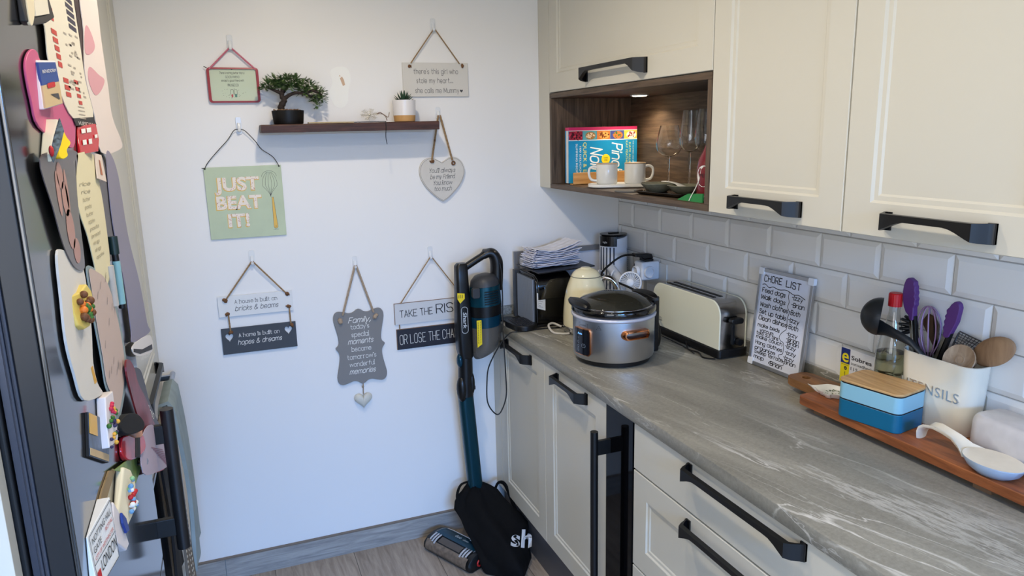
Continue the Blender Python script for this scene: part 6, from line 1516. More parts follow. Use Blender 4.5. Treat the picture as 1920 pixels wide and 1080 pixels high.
for i, z in enumerate(zs_):
    r = rpoly(at(z), .018)
    n_ = 48; ln_ = [0]
    for a, b in zip(r, r[1:] + r[:1]): ln_.append(ln_[-1] + (b - a).length)
    rs = []
    for j in range(n_ * 2):
        s_ = ln_[-1] * j / (n_ * 2); k_ = max(q for q in range(len(ln_) - 1) if ln_[q] <= s_ + 1e-9); d_ = ln_[k_ + 1] - ln_[k_]
        rs.append(r[k_].lerp(r[(k_ + 1) % len(r)], (s_ - ln_[k_]) / d_ if d_ > 0 else 0))
    cx_ = sum((p.x for p in rs)) / len(rs); cy_ = sum((p.y for p in rs)) / len(rs); amp = .0095 * min(1, z / .05)
    o = []
    for j, p in enumerate(rs):
        a = 2 * PI * j / len(rs); w = amp * (math.sin(5 * a + z * 42) * .6 + math.sin(9 * a - z * 70 + 1) * .5 + math.sin(3 * a + z * 21 + 2) * .6)
        d_ = Vector((p.x - cx_, p.y - cy_, 0)); d_ = d_.normalized() if d_.length > 1e-6 else d_
        q = p + d_ * w; q.z = max(.003, z + amp * .9 * math.sin(4 * a + 2) * (0 if z < .02 else 1)); q.x = min(q.x, -.568 if q.z < .168 else -.602); o.append(q)
    rings.append(o)
mb = MB(); mb.loft(rings); bagv = [tuple(p) for p in mb.v]; bagf = [tuple(f_) for f_ in mb.f]
b_ = mb.out('body', BAG, t, smooth=75)
from mathutils.bvhtree import BVHTree
bv = BVHTree.FromPolygons([Vector(p) for p in bagv], bagf)
o_ = Vector((-.672, -.352, .075)); eu = Vector((.90, -.30, .06)).normalized(); ez = Vector((.20, .60, .72)).normalized(); en_ = eu.cross(ez).normalized()
d = block('sh', .098, .12, .0025); V, F = d[0], d[1]; mb = MB(); VV = []
for u, v in V:
    p = o_ + eu * u + ez * v; h_ = bv.ray_cast(p + en_ * .3, -en_)[0]; VV.append((h_ if h_ else p) + en_ * .0022)
mb.add(VV, [tuple(q) for q in F]); mb.out('lettering', mat('bag_white', (216, 216, 216), rough=.7), t, smooth=0)
mb = MB(); mb.tube(curve([(-.80, -.15, .175), (-.815, -.13, .215), (-.79, -.105, .252), (-.748, -.11, .262)], 6), .0075, 8, flat=.3); mb.out('strap', BAG, t, smooth=60)
mb = MB(); mb.tube(curve([(-.655, -.13, .20), (-.632, -.115, .232), (-.605, -.12, .225), (-.592, -.155, .18), (-.585, -.20, .13)], 6), .010, 8, flat=.3); mb.out('strap', BAG, t, smooth=60)

# ------------------------------------------------------------------ left run: fridge and tall housing
FX = -1.785
FSTEEL = mat('dark_inox', (96, 96, 97), rough=.12, metal=.9)
FSIDE = mat('fridge_side', (24, 25, 27), rough=.4)
FBLUE = mat('gasket_grey', (70, 74, 86), rough=.3, metal=.5)
t = thing('fridge_freezer', 'dark steel fridge freezer covered with magnets and papers at the left', 'fridge', (-2.13, -1.47, 0))
MB().box(-2.46, -1.838, -1.812, -1.086, .02, 2.02).out('body', FSIDE, t, smooth=0, bevel=.004)
mb = MB()
for k in range(2): mb.tube([(-1.8255 + .0052 * k, -1.812, .74), (-1.8255 + .0052 * k, -1.812, 1.99)], .0026, 8)
mb.box(-1.836, -1.8185, -1.809, -1.088, .06, 2.0); mb.out('gasket', FBLUE, t, smooth=40)
DBLK = mat('door_edge', (30, 31, 34), rough=.3)
for nm, z0, z1 in (('freezer_door', .06, .738), ('door', .745, 2.015)):
    d = MB().box(-1.8175, FX - .006, -1.8145, -1.0845, z0, z1).out(nm, DBLK, t, bevel=.002, smooth=30)
    MB().box(FX - .0058, FX, -1.815, -1.084, z0, z1).out('steel_front', FSTEEL, d, bevel=.0022, seg=3, smooth=30)
def barpull(z0, z1, par):
    h = MB(); h.tube([(-1.737, -1.112, z0), (-1.737, -1.112, z1)], .0138, 24); hd = h.out('handle', mat('bar_graphite', (62, 61, 62), rough=.34, metal=.8), par, smooth=40)
    for z in (z0 + .055, z1 - .055):
        MB().box(-1.7865, -1.745, -1.1195, -1.1045, z - .021, z + .021).out('handle_mount', PLASB, hd, bevel=.002)
barpull(.772, 1.100, d)
# end panel in front of the fridge side
solo(MB().box(-2.46, -1.8445, -1.842, -1.816, 0, 2.3), 'end_panel', CREAM, 'cream end panel beside the near side of the fridge', 'panel', bevel=.001)

# tall housing between fridge and back wall
t = thing('tall_cabinet', 'tall cream cupboard between the fridge and the back wall, with black pull', 'cabinet', (-2.15, -.56, 0))
MB().box(-2.46, -1.870, -1.080, -.002, .0, 2.30).out('body', CARC, t, smooth=0)
LX = -1.850
mb = MB(); door_face(mb, -1.078, -.031, .888, 2.295, LX, sgn=1); d = mb.out('door', CREAM, t, smooth=20)
h = MB(); bow(h, -.60, -.145, .902, .938, LX, sgn=1, so=.019); h.out('handle', BLACK, d, smooth=40)
MB().box(-1.869, LX, -.028, -.0022, .0, 2.295).out('filler', CREAM, t, smooth=0, bevel=.001)
mb = MB(); door_face(mb, -1.078, -.031, .10, .26, LX, sgn=1); mb.out('drawer', CREAM, t, smooth=20)
# oven under it
t = thing('built_in_oven', 'black glass oven under the tall cupboard, behind the hanging towels', 'oven', (-1.9, -.575, .262))
MB().box(-1.869, -1.846, -1.077, -.032, .262, .884).out('door', GLOSSB, t, smooth=0, bevel=.002)
mb = MB(); mb.tube([(-1.806, -1.05, .868), (-1.806, -.07, .868)], .009, 16)
for y in (-1.02, -.11): mb.box(-1.846, -1.80, y - .008, y + .008, .860, .876)
mb.out('handle', STEEL, t, smooth=40)
def drape(y0, y1, zf, zb, thick, name, m, label, puff=0.0, flare=0.0, xo=0.0, wav=.004):
    """cloth folded over the oven rail: front fall, over the rail, back fall"""
    R_ = .0115 + thick / 2
    def fn(u, v):
        lf, lb, arc = .868 - zf, .868 - zb, PI * R_; s_ = v * (lf + lb + arc); y = y0 + (y1 - y0) * u
        if s_ < lf:
            q = 1 - s_ / lf; x = -1.806 + R_ + xo * q + puff * math.sin(PI * min(1, q * 1.05)) + flare * q; z = zf + s_
            y += wav * 2 * math.sin(5 * q + u * 3) * q
            x += wav * math.sin(u * 9 + q * 4) * q
        elif s_ < lf + arc:
            a = (s_ - lf) / R_; x = -1.806 + R_ * math.cos(a); z = .868 + R_ * math.sin(a)
        else:
            q = (s_ - lf - arc) / lb; x = -1.806 - R_ + .003 * math.sin(u * 7) * q; z = .868 - q * lb
        return (x, y, z)
    mb = MB().sheet(fn, 14, 46, thick)
    return solo(mb, name, m, label, 'towel', smooth=70)
drape(-.43, -.20, .315, .42, .012, 'oven_mitt', mat('mitt_bluegrey', (146, 160, 162), rough=.75, bump=(45, .5), noise=(14, .12)), 'quilted blue grey oven mitt hanging on the oven rail, nearest the back wall', .010, .012)
drape(-.665, -.46, .27, .40, .007, 'tea_towel', mat('towel_taupe', (112, 104, 94), rough=.95, bump=(160, .5)), 'taupe tea towel with rows of pale stitches hanging on the oven rail', .003, .010)
drape(-.86, -.70, .50, .45, .006, 'tea_towel', mat('towel_black', (26, 26, 28), rough=.95), 'black tea towel hanging on the oven rail behind the fridge handle', .002, .004)
mb = MB(); ST = bpy.data.objects['tea_towel']
for k in range(6):
    y = -.652 + .034 * k
    for j in range(26): mb.box(-1.7865 + .0 , -1.7845, y - .0016, y + .0016, .29 + .016 * j, .296 + .016 * j)
# stitched rows follow the towel face
o = bpy.data.objects['tea_towel']; from mathutils.bvhtree import BVHTree
bv = BVHTree.FromPolygons([tuple(v.co + o.location) for v in o.data.vertices], [tuple(p.vertices) for p in o.data.polygons])
mb2 = MB()
for k in range(6):
    for j in range(30):
        y, z = -.650 + .034 * k, .285 + .017 * j
        hit = bv.ray_cast(Vector((-1.70, y, z)), Vector((-1, 0, 0)))[0]
        if hit: mb2.box(hit.x - .0005, hit.x + .0012, y - .0017, y + .0017, z - .003, z + .003)
stt = mb2.out('stitching', mat('stitch_cream', (206, 196, 178), rough=.9), o, smooth=0); stt['kind'] = 'stuff'

# ------------------------------------------------------------------ papers and magnets on the fridge door
TAB = """bottle_front 43,-1685,1849 189,-1599,1865 237,-1596,1827 195,-1632,1815 122,-1677,1806 93,-1689,1809
bottle_fig 92,-1669,1849 123,-1652,1852 140,-1662,1826 129,-1681,1806 112,-1686,1811
bottle_label 126,-1650,1852 196,-1606,1861 216,-1617,1829 146,-1664,1819
menu 60,-1597,1862 60,-1288,1916 60,-1292,1898 60,-1289,1848 60,-1286,1769 60,-1255,1708 60,-1452,1701 60,-1536,1741 60,-1578,1775 60,-1570,1819
menu_band 62,-1454,1701 62,-1256,1708 62,-1231,1695 62,-1440,1690
darkcard 40,-1268,1919 40,-1188,1933 40,-1254,1772 40,-1266,1726 40,-1313,1710 40,-1284,1770 40,-1268,1863
paperbag 60,-1204,1930 60,-1009,1965 60,-1007,1868 60,-999,1774 60,-994,1714 60,-887,1661 60,-970,1646 60,-1217,1646 60,-1236,1708 60,-1278,1779 60,-1229,1855
pink1 65,-1205,1867 65,-1157,1869 65,-1115,1845 65,-1171,1825 65,-1247,1819
pink2 65,-1220,1797 65,-1118,1791 65,-1044,1786 65,-1112,1762 65,-1203,1749 65,-1254,1772
oval 40,-1654,1781 40,-1631,1780 40,-1619,1771 40,-1564,1760 40,-1482,1756 40,-1427,1745 40,-1411,1720 40,-1433,1687 40,-1471,1658 40,-1546,1663 40,-1684,1684 40,-1705,1715 40,-1711,1746 40,-1703,1762 40,-1681,1774
beach 61,-1650,1768 152,-1581,1774 171,-1586,1748 189,-1596,1716 98,-1671,1706 77,-1662,1736
beach_sky 73,-1653,1765 157,-1590,1771 175,-1594,1746 92,-1661,1736
beach_sand 92,-1661,1736 175,-1594,1746 193,-1602,1717 110,-1670,1708
boat 180,-1638,1696 214,-1642,1680 188,-1661,1663 153,-1679,1649 132,-1689,1641 106,-1687,1651 140,-1663,1674
duck 166,-1611,1679 194,-1608,1672 223,-1604,1664 194,-1621,1655 203,-1624,1648 170,-1637,1644 137,-1643,1648 141,-1631,1662
bus 24,-1407,1689 171,-1317,1695 196,-1325,1668 192,-1346,1649 53,-1428,1646 36,-1418,1669
photo 80,-1730,1646 80,-1614,1653 80,-1475,1650 80,-1512,1616 80,-1534,1563 80,-1542,1500 80,-1561,1483 80,-1622,1497 80,-1670,1533 80,-1699,1585
note 80,-1497,1645 80,-1327,1644 80,-1308,1607 80,-1294,1540 80,-1319,1440 80,-1442,1426 80,-1466,1472 80,-1489,1522 80,-1526,1562 80,-1529,1601
smallpic 106,-1322,1645 142,-1283,1642 174,-1288,1595 122,-1342,1604
greycard 40,-1208,1639 40,-1165,1590 40,-1177,1488 40,-1275,1451 40,-1272,1538 40,-1283,1601
purple 70,-1168,1633 70,-1107,1642 70,-1034,1594 70,-1006,1467 70,-912,1344 70,-870,1239 70,-840,1209 70,-1147,1263 70,-1155,1290 70,-1155,1378 70,-1202,1511
venezia 80,-1151,1260 80,-858,1205 80,-831,1161 80,-967,1187 80,-1088,1217 80,-1176,1248
venband 85,-1164,1254 85,-1034,1217 85,-844,1178 85,-847,1166 85,-1079,1219 85,-1170,1249
crumple 60,-1705,1526 60,-1664,1526 60,-1568,1496 60,-1546,1469 60,-1549,1437 60,-1557,1390 60,-1581,1347 60,-1571,1312 60,-1547,1287 60,-1680,1323 60,-1713,1371 60,-1730,1419 60,-1720,1472
envgold 65,-1605,1346 65,-1591,1345 65,-1577,1316 65,-1595,1318
dump 55,-1661,1464 118,-1627,1462 155,-1597,1468 185,-1587,1455 205,-1591,1435 195,-1609,1423 178,-1630,1413 145,-1651,1414 105,-1667,1423 78,-1668,1440
scallop 70,-1527,1482 70,-1454,1466 70,-1362,1436 70,-1308,1388 70,-1271,1298 70,-1291,1236 70,-1439,1201 70,-1493,1215 70,-1500,1265 70,-1520,1294 70,-1522,1338 70,-1534,1401 70,-1535,1451
scallop_in 85,-1518,1476 85,-1457,1462 85,-1386,1437 85,-1338,1392 85,-1301,1306 85,-1324,1249 85,-1450,1217 85,-1487,1265 85,-1512,1296 85,-1513,1337 85,-1522,1398 85,-1523,1448
booklet 160,-1339,1277 160,-1298,1268 160,-1251,1238 160,-1223,1197 160,-1138,1134 160,-1084,1073 160,-1060,1042 160,-1240,1103 160,-1277,1139 160,-1320,1197 160,-1350,1253
booklet2 120,-1236,1232 120,-1147,1205 120,-1104,1168 120,-1047,1091 120,-873,948 120,-1019,1023 120,-1108,1112 120,-1182,1178
leaflet 200,-1290,1116 200,-1083,1053 200,-733,830 200,-916,889 200,-1138,972 200,-1355,1067
leaf_red 180,-1293,1041 180,-1083,960 180,-1014,922 180,-1183,989
hat 128,-1455,1208 181,-1417,1205 259,-1366,1185 312,-1340,1160 312,-1353,1150 251,-1403,1163 181,-1447,1179 132,-1466,1195
face 192,-1360,1147 248,-1318,1137 248,-1330,1128 202,-1365,1136
coat 60,-1431,1167 110,-1400,1160 183,-1360,1139 237,-1319,1127 260,-1316,1109 256,-1335,1100 183,-1394,1112 110,-1436,1129 64,-1448,1149
belt 131,-1402,1154 158,-1387,1148 162,-1415,1121 131,-1432,1129
boots 143,-1317,1077 192,-1283,1067 217,-1273,1055 202,-1291,1054 143,-1326,1070
house 133,-1569,1288 164,-1519,1281 187,-1544,1214 184,-1552,1210 151,-1605,1220 140,-1595,1250
card 40,-1661,1299 40,-1520,1232 40,-1569,1183 40,-1693,1247
card_top 47,-1659,1297 47,-1612,1274 47,-1626,1249 47,-1675,1273
card_bot 47,-1686,1256 47,-1564,1194 47,-1572,1186 47,-1692,1248
leaf 80,-1551,1162 80,-1416,1121 80,-1191,1052 80,-1306,1048 80,-1367,1054 80,-1484,1129
cottage 133,-1496,1143 191,-1472,1126 231,-1470,1100 236,-1491,1080 209,-1528,1068 151,-1571,1066 84,-1570,1104 111,-1534,1123
cottage_roof 185,-1502,1116 238,-1479,1099 234,-1504,1082 198,-1528,1085 171,-1529,1100
cottage_base 64,-1586,1127 86,-1571,1104 119,-1557,1057 136,-1550,1032 124,-1574,1034 86,-1611,1067 67,-1608,1102
flagblue 97,-1574,1100 117,-1557,1081 131,-1553,1058 119,-1572,1063 102,-1580,1085
tan 30,-1564,1168 30,-1511,1146 30,-1580,1146 30,-1622,1145 30,-1671,1165 30,-1636,1169
plate 21,-1767,1166 167,-1669,1172 229,-1700,1094 96,-1788,1098"""
FR = {}
for ln in TAB.strip().split('\n'):
    k, *r = ln.split(); FR[k] = [(FX + int(a) / 1e4, int(b) / 1e3, int(c) / 1e3) for a, b, c in (q.split(',') for q in r)]
def face(mb, key, th=None, grow=0.0, smooth_=False):
    """slab whose front follows the listed points; th=None: reaches back to the fridge door"""
    P = [Vector(p) for p in FR[key]]
    if smooth_: P = [Vector(p) for p in curve(P, 4, True)]
    if grow: P = [Vector((p.x + grow, p.y, p.z)) for p in P]
    Bk = [Vector((FX + .0004 if th is None else max(FX + .0004, p.x - th), p.y, p.z)) for p in P]
    n = len(P); ar = sum(P[i].y * P[(i + 1) % n].z - P[(i + 1) % n].y * P[i].z for i in range(n))
    if ar < 0: P.reverse(); Bk.reverse()
    mb.add([tuple(p) for p in P] + [tuple(p) for p in Bk], [tuple(range(n)), tuple(range(2 * n - 1, n - 1, -1))] + [(i, i + n, (i + 1) % n + n, (i + 1) % n) for i in range(n)])
    return mb
def qmap(key, grow=.0004):
    """(u, v) in 0..1 across a four-cornered face listed top-left, top-right, bottom-right, bottom-left"""
    A, B_, C_, D_ = [Vector(p) + Vector((grow, -grow * .3, 0)) for p in FR[key]]
    return lambda u, v: tuple(D_.lerp(C_, u).lerp(A.lerp(B_, u), v))
def sheetthing(key, name, m, label, cat, th=.0012, smooth_=True, group=None):
    xs = FR[key]; c = Vector((sum(p[0] for p in xs) / len(xs), sum(p[1] for p in xs) / len(xs), min(p[2] for p in xs)))
    t = thing(name, label, cat, c, group); face(MB(), key, th, 0, smooth_).out('sheet', m, t, smooth=0); return t
PAP = mat('paper_white', (226, 222, 210), rough=.75)
t = sheetthing('darkcard', 'photo_card', mat('card_dark', (54, 34, 34), rough=.5), 'dark narrow card behind the menu leaflet on the fridge', 'card')
t = sheetthing('menu', 'menu_leaflet', mat('leaflet_cream', (230, 222, 202), rough=.6), 'long cream leaflet with red and navy boxes at the top of the fridge', 'leaflet')
def pxquad(mb, fn, x0, y0, x1, y1): mb.add([fn(x0, y0), fn(x1, y0), fn(x1, y1), fn(x0, y1)], [(0, 1, 2, 3)])
def lp(key, grow=.0005):
    """plane coordinates (y, z) on a flat sheet"""
    x = FR[key][0][0] + grow
    return lambda y, z: (x, y, z)
f = lp('menu')
RB = mat('print_brick', (196, 72, 62), rough=.6)
for n_, args in ((5, (-1.530, .004, 1.816, .011, -1.492, .002, 1.823, .0108)), (3, (-1.492, .003, 1.752, .010, -1.452, .003, 1.759, .010)), (4, (-1.405, .006, 1.756, .0105, -1.366, .004, 1.762, .0105)), (2, (-1.545, .003, 1.845, .010, -1.50, 0, 1.853, .010))):
    mb = MB(); a, da, b, db, c, dc, d_, dd = args
    for k in range(n_): pxquad(mb, f, a + da * k, b - db * k, c + dc * k, d_ - dd * k)
    mb.out('red_boxes', RB, t, smooth=0)
mb = MB()
for k in range(5): pxquad(mb, f, -1.385 + .002 * k, 1.885 - .0105 * k, -1.318 + .002 * k, 1.892 - .0105 * k)
mb.out('navy_boxes', mat('print_navy', (62, 58, 76), rough=.6), t, smooth=0)
mb = MB(); random.seed(31)
for k in range(34):
    y = random.uniform(-1.46, -1.33); z = random.uniform(1.735, 1.835); pxquad(mb, f, y, z, y + random.uniform(.012, .03), z + .0028)
for k in range(4): pxquad(mb, f, -1.40, 1.716 - .006 * k + .004, -1.34, 1.7175 - .006 * k + .004)
mb.out('grey_print', mat('print_grey', (176, 166, 152), rough=.7), t, smooth=0)
face(MB(), 'menu_band', .001).out('band', mat('band_black', (44, 42, 42), rough=.6), t, smooth=0)
mb = MB(); f = lp('menu_band'); mb.flat(left(block('VUESCASA', .0085), -1.42, 1.6915, .15), f); mb.out('lettering', INKW, t, smooth=0)
t = sheetthing('paperbag', 'paper_sleeve', mat('sleeve_white', (224, 212, 206), rough=.7), 'white paper sleeve with two pink patches at the far side of the fridge top', 'paper')
mb = MB(); face(mb, 'pink1', .0004, 0, True); mb.out('pink_patch', mat('patch_pink', (210, 156, 164), rough=.7), t, smooth=0); mb = MB(); face(mb, 'pink2', .0004, 0, True); mb.out('pink_patch', mat('patch_pink', (210, 156, 164)), t, smooth=0)
t = thing('fridge_magnet', 'bottle shaped relief magnet with cream label at the very top of the fridge', 'magnet', (-1.76, -1.70, 1.80))
face(MB(), 'bottle_front').out('back', mat('magnet_dark', (48, 46, 46), rough=.5), t, bevel=.002); face(MB(), 'bottle_fig', .004, 0, True).out('figure', mat('magnet_bone', (214, 200, 168), rough=.6), t, bevel=.001)
face(MB(), 'bottle_label', .003).out('label', mat('magnet_label', (216, 208, 188), rough=.6), t, smooth=0); mb = MB(); mb.flat(centre(block('MILANO', .2), .5, .62, .8), qmap('bottle_label', .001)); mb.out('lettering', INKG, t, smooth=0)
t = thing('pink_magnet_board', 'pink oval magnet board on the fridge behind the beach magnet', 'magnet', (-1.77, -1.57, 1.66)); face(MB(), 'oval', .003, 0, True).out('board', mat('magnet_pink', (204, 88, 130), rough=.45), t, bevel=.001)
t = thing('fridge_magnet', 'white relief magnet of a sandy beach under a blue sky, on the pink oval', 'magnet', (-1.765, -1.70, 1.70)); face(MB(), 'beach').out('block', mat('magnet_white', (226, 220, 220), rough=.5), t, bevel=.002)
face(MB(), 'beach_sky', .003).out('sky', mat('magnet_blue', (44, 74, 140), rough=.45), t, smooth=0); face(MB(), 'beach_sand', .003).out('sand', mat('magnet_sand', (200, 174, 132), rough=.6), t, smooth=0)
f = qmap('beach_sky', .0008); mb = MB(); mb.flat(centre(block('BENIDORM', .22), .5, .52, .78), f); mb.out('lettering', INKW, t, smooth=0)
mb = MB(); g = qmap('beach_sand', .0008); mb.flat(fan(rrect(.25, .7, .82, 1.05, .05, 3)), g); mb.out('boat', mat('magnet_red', (190, 40, 44), rough=.5), t, smooth=0); mb = MB(); mb.flat(fan([(.35, .55), (.85, .2), (.8, .5)]), g); mb.out('shadow_print', INKG, t, smooth=0)
t = thing('fridge_magnet', 'cream wedge shaped magnet with striped front and yellow bird', 'magnet', (-1.765, -1.69, 1.64)); face(MB(), 'boat').out('wedge', mat('magnet_cream', (230, 220, 188), rough=.5), t, bevel=.002)
P = FR['boat']; mb = MB(); face(mb, 'boat', .0012, .0014); mb.out('striped_front', mat('magnet_slate', (78, 92, 100), rough=.5, noise=(260, .7, (1, .3, 1))), t, smooth=0)
face(MB(), 'duck', .016, 0, True).out('bird', mat('magnet_yellow', (240, 208, 30), rough=.4), t, bevel=.003)
mb = MB(); mb.ball((FX + .014, -1.692, 1.655), (.003, .005, .007), 10, 8); mb.out('red_detail', mat('magnet_red', (190, 40, 44)), t)
t = thing('fridge_magnet', 'little red double decker bus magnet', 'magnet', (-1.77, -1.42, 1.645)); face(MB(), 'bus').out('bus_body', mat('bus_red', (196, 22, 34), rough=.25, coat=.4), t, bevel=.004, seg=3)
A_ = FR['bus']; bq = [Vector(A_[0]), Vector(A_[1]), Vector(A_[3]), Vector(A_[4])]
bf = lambda u, v: tuple((bq[3].lerp(bq[2], u)).lerp(bq[0].lerp(bq[1], u), v) + Vector((.0012, -.0012, 0)))
mb = MB()
for u0, u1, v0, v1 in ((.14, .36, .74, .9), (.42, .66, .74, .9), (.14, .34, .32, .5), (.46, .64, .32, .5), (.82, .98, .5, .62)): mb.flat(fan([(u0, v0), (u1, v0), (u1, v1), (u0, v1)]), bf)
mb.out('windows', INKW, t, smooth=0)
t = sheetthing('photo', 'photo_print', mat('photo_dark', (92, 82, 80), rough=.3), 'curled photo print of a pale pink figure on the fridge', 'photo')
f = lp('photo'); mb = MB()
for c_, ry, rz in (((-1.632, 1.622), .02, .018), ((-1.618, 1.590), .020, .024), ((-1.655, 1.60), .012, .03), ((-1.612, 1.548), .026, .028), ((-1.590, 1.515), .024, .018), ((-1.60, 1.60), .01, .03)): mb.flat(fan(circ(c_[0], c_[1], ry, 16, rz)), f)
mb.out('figure_print', mat('photo_skin', (178, 130, 116), rough=.4), t, smooth=0)
t = sheetthing('greycard', 'grey_card', mat('card_grey', (104, 102, 108), rough=.6), 'plain grey card behind the handwritten note on the fridge', 'card')
t = sheetthing('note', 'paper_note', mat('note_cream', (226, 216, 178), rough=.8), 'handwritten cream note paper with torn edge on the fridge', 'note')
f = lp('note'); mb = MB(); random.seed(12)
for k in range(11):
    z = 1.60 - .012 * k; y = -1.50 + .006 * k
    mb.flat(left(strokes(random.choice(['milk eggs', 'bread', 'apples', 'rice', 'pasta', 'butter']), .0055, .14, .1), y, z, random.uniform(.06, .10), -.03), f)
mb.out('lettering', mat('pencil', (184, 176, 148), rough=.8), t, smooth=0)
t = sheetthing('smallpic', 'small_card', mat('card_pale', (222, 204, 188), rough=.5), 'tiny upright picture card between the bus magnet and the purple sheet', 'card', .002, False)
mb = MB(); f = qmap('smallpic', .0006); mb.flat(fan([(.35, .2), (.62, .2), (.55, .75), (.4, .8)]), f); mb.out('print', mat('print_brown', (176, 110, 80), rough=.6), t, smooth=0)
t = sheetthing('purple', 'purple_sheet', mat('sheet_purple', (132, 126, 146), rough=.45), 'long grey purple sheet beside the marker pen on the fridge', 'paper')
t = sheetthing('venezia', 'city_ticket', mat('ticket_white', (228, 224, 222), rough=.5), 'white ticket with dark band under the purple sheet', 'ticket'); face(MB(), 'venband', .0006).out('band', mat('band_black', (44, 42, 42)), t, smooth=0)
mb = MB(); x_ = FR['venband'][0][0] + .004; mb.flat(left(block('VENEZIA', .011), -1.115, 1.213, .17, -.20), lambda u, v: (x_, u, v)); mb.out('lettering', INKW, t, smooth=0)
t = sheetthing('crumple', 'crumpled_envelope', mat('envelope_white', (216, 212, 204), rough=.8, bump=(18, .9)), 'crumpled white envelope paper behind the yellow food magnet', 'envelope', .003); face(MB(), 'envgold', .0004).out('gold_mark', mat('mark_gold', (220, 166, 60), rough=.6), t, smooth=0)
t = thing('fridge_magnet', 'yellow dish shaped magnet with green garnish on the crumpled envelope', 'magnet', (-1.76, -1.71, 1.43)); face(MB(), 'dump').out('dish', mat('magnet_mustard', (214, 190, 96), rough=.45), t, bevel=.004, seg=3)
random.seed(44); FP = FR['dump']; cyz = Vector((sum(p[0] for p in FP), sum(p[1] for p in FP), sum(p[2] for p in FP))) / len(FP)
for nm, m_, n_, sp in (('garnish', mat('garnish_green', (60, 110, 40), rough=.5), 9, .7), ('filling', mat('filling_brown', (108, 66, 36), rough=.6), 14, .9), ('filling', mat('filling_orange', (222, 120, 40), rough=.5), 6, .5)):
    mb = MB()
    for k in range(n_):
        p = cyz.lerp(Vector(random.choice(FP)), random.uniform(0, sp)); mb.ball((p.x + .003, p.y - .002, p.z), random.uniform(.003, .006), 8, 6)
    mb.out(nm, m_, t)
t = sheetthing('scallop', 'scalloped_card', mat('card_teal', (140, 156, 158), rough=.6), 'large pink beige card with teal scalloped edge in the middle of the fridge', 'card'); face(MB(), 'scallop_in', .0006, 0, True).out('inner_print', mat('card_blush', (200, 178, 166), rough=.6), t, smooth=0)
f = lp('scallop_in', .0008); mb = MB(); random.seed(5)
for k in range(16):
    y, z = random.uniform(-1.49, -1.36), random.uniform(1.25, 1.45); mb.flat(pen([(y, z), (y + .012, z + .009)], .0016), f)
mb.out('print', INKG, t, smooth=0)
def penthing(p, label, parts):
    t = thing('marker_pen', label, 'pen', p)
    for nm, m_, a, b, r in parts: MB().tube([a, b], r, 14).out(nm, m_, t, smooth=40)
penthing((-1.771, -1.28, 1.363), 'teal marker pen with dark green cap held upright on the fridge',
    [('cap', mat('cap_green', (24, 46, 46), rough=.35), (-1.771, -1.283, 1.465), (-1.771, -1.283, 1.497), .0080), ('neck', PLASB, (-1.771, -1.283, 1.452), (-1.771, -1.283, 1.465), .0058), ('barrel', mat('pen_teal', (138, 184, 186), rough=.35), (-1.771, -1.283, 1.372), (-1.771, -1.283, 1.452), .0068), ('end', PLASB, (-1.771, -1.283, 1.364), (-1.771, -1.283, 1.372), .006)])
penthing((-1.775, -1.335, 1.378), 'pale grey marker pen held upright beside the teal pen', [('barrel', mat('pen_grey', (186, 180, 170), rough=.4), (-1.775, -1.335, 1.380), (-1.775, -1.335, 1.452), .0066)])
t = sheetthing('booklet2', 'dark_leaflet', mat('leaflet_black', (60, 54, 58), rough=.45), 'dark grey leaflet with white script behind the red booklet', 'leaflet'); f = lp('booklet2'); mb = MB(); mb.flat(left(strokes('Casa', .018, .14, .3), -1.11, 1.096, .10, -.5), f); mb.out('lettering', INKW, t, smooth=0)
t = sheetthing('booklet', 'dark_red_booklet', mat('booklet_red', (118, 32, 38), rough=.4, noise=(30, .4)), 'dark red food booklet hanging above the lilac leaflet on the fridge', 'booklet', .003)
t = sheetthing('leaf_red', 'red_leaflet', mat('leaflet_red', (206, 40, 46), rough=.5), 'red edge of a leaflet under the lilac one', 'leaflet')
t = sheetthing('leaflet', 'lilac_leaflet', mat('leaflet_lilac', (186, 172, 188), rough=.55), 'lilac leaflet of small print sticking out towards the bar handle', 'leaflet')
f = lp('leaflet'); mb = MB()
for k in range(13): mb.flat(pen([(-1.20 + .022 * k, 1.052 - .0135 * k), (-1.02 + .017 * k, .968 - .0125 * k + .004)], .0022), f)
mb.out('print', mat('print_mauve', (150, 112, 132), rough=.7), t, smooth=0)
t = thing('fridge_magnet', 'royal guard magnet with tall black hat and red coat', 'magnet', (-1.76, -1.48, 1.10))
face(MB(), 'coat', None, 0, True).out('coat', mat('guard_red', (184, 26, 40), rough=.2, coat=.5), t, bevel=.005, seg=3); face(MB(), 'hat', None, 0, True).out('bearskin', mat('guard_black', (20, 20, 22), rough=.8), t, bevel=.005, seg=3)
face(MB(), 'face', None).out('face', mat('guard_skin', (206, 146, 112), rough=.5), t, bevel=.002); face(MB(), 'belt', .004, .012).out('belt', INK, t, bevel=.001); face(MB(), 'boots', None, 0, True).out('boots', GLOSSB, t, bevel=.003)
t = thing('fridge_magnet', 'white house magnet with bright flowers', 'magnet', (-1.765, -1.64, 1.23)); face(MB(), 'house').out('house', mat('magnet_white', (226, 220, 220)), t, bevel=.002)
random.seed(8); HP = [Vector(p) for p in FR['house']]
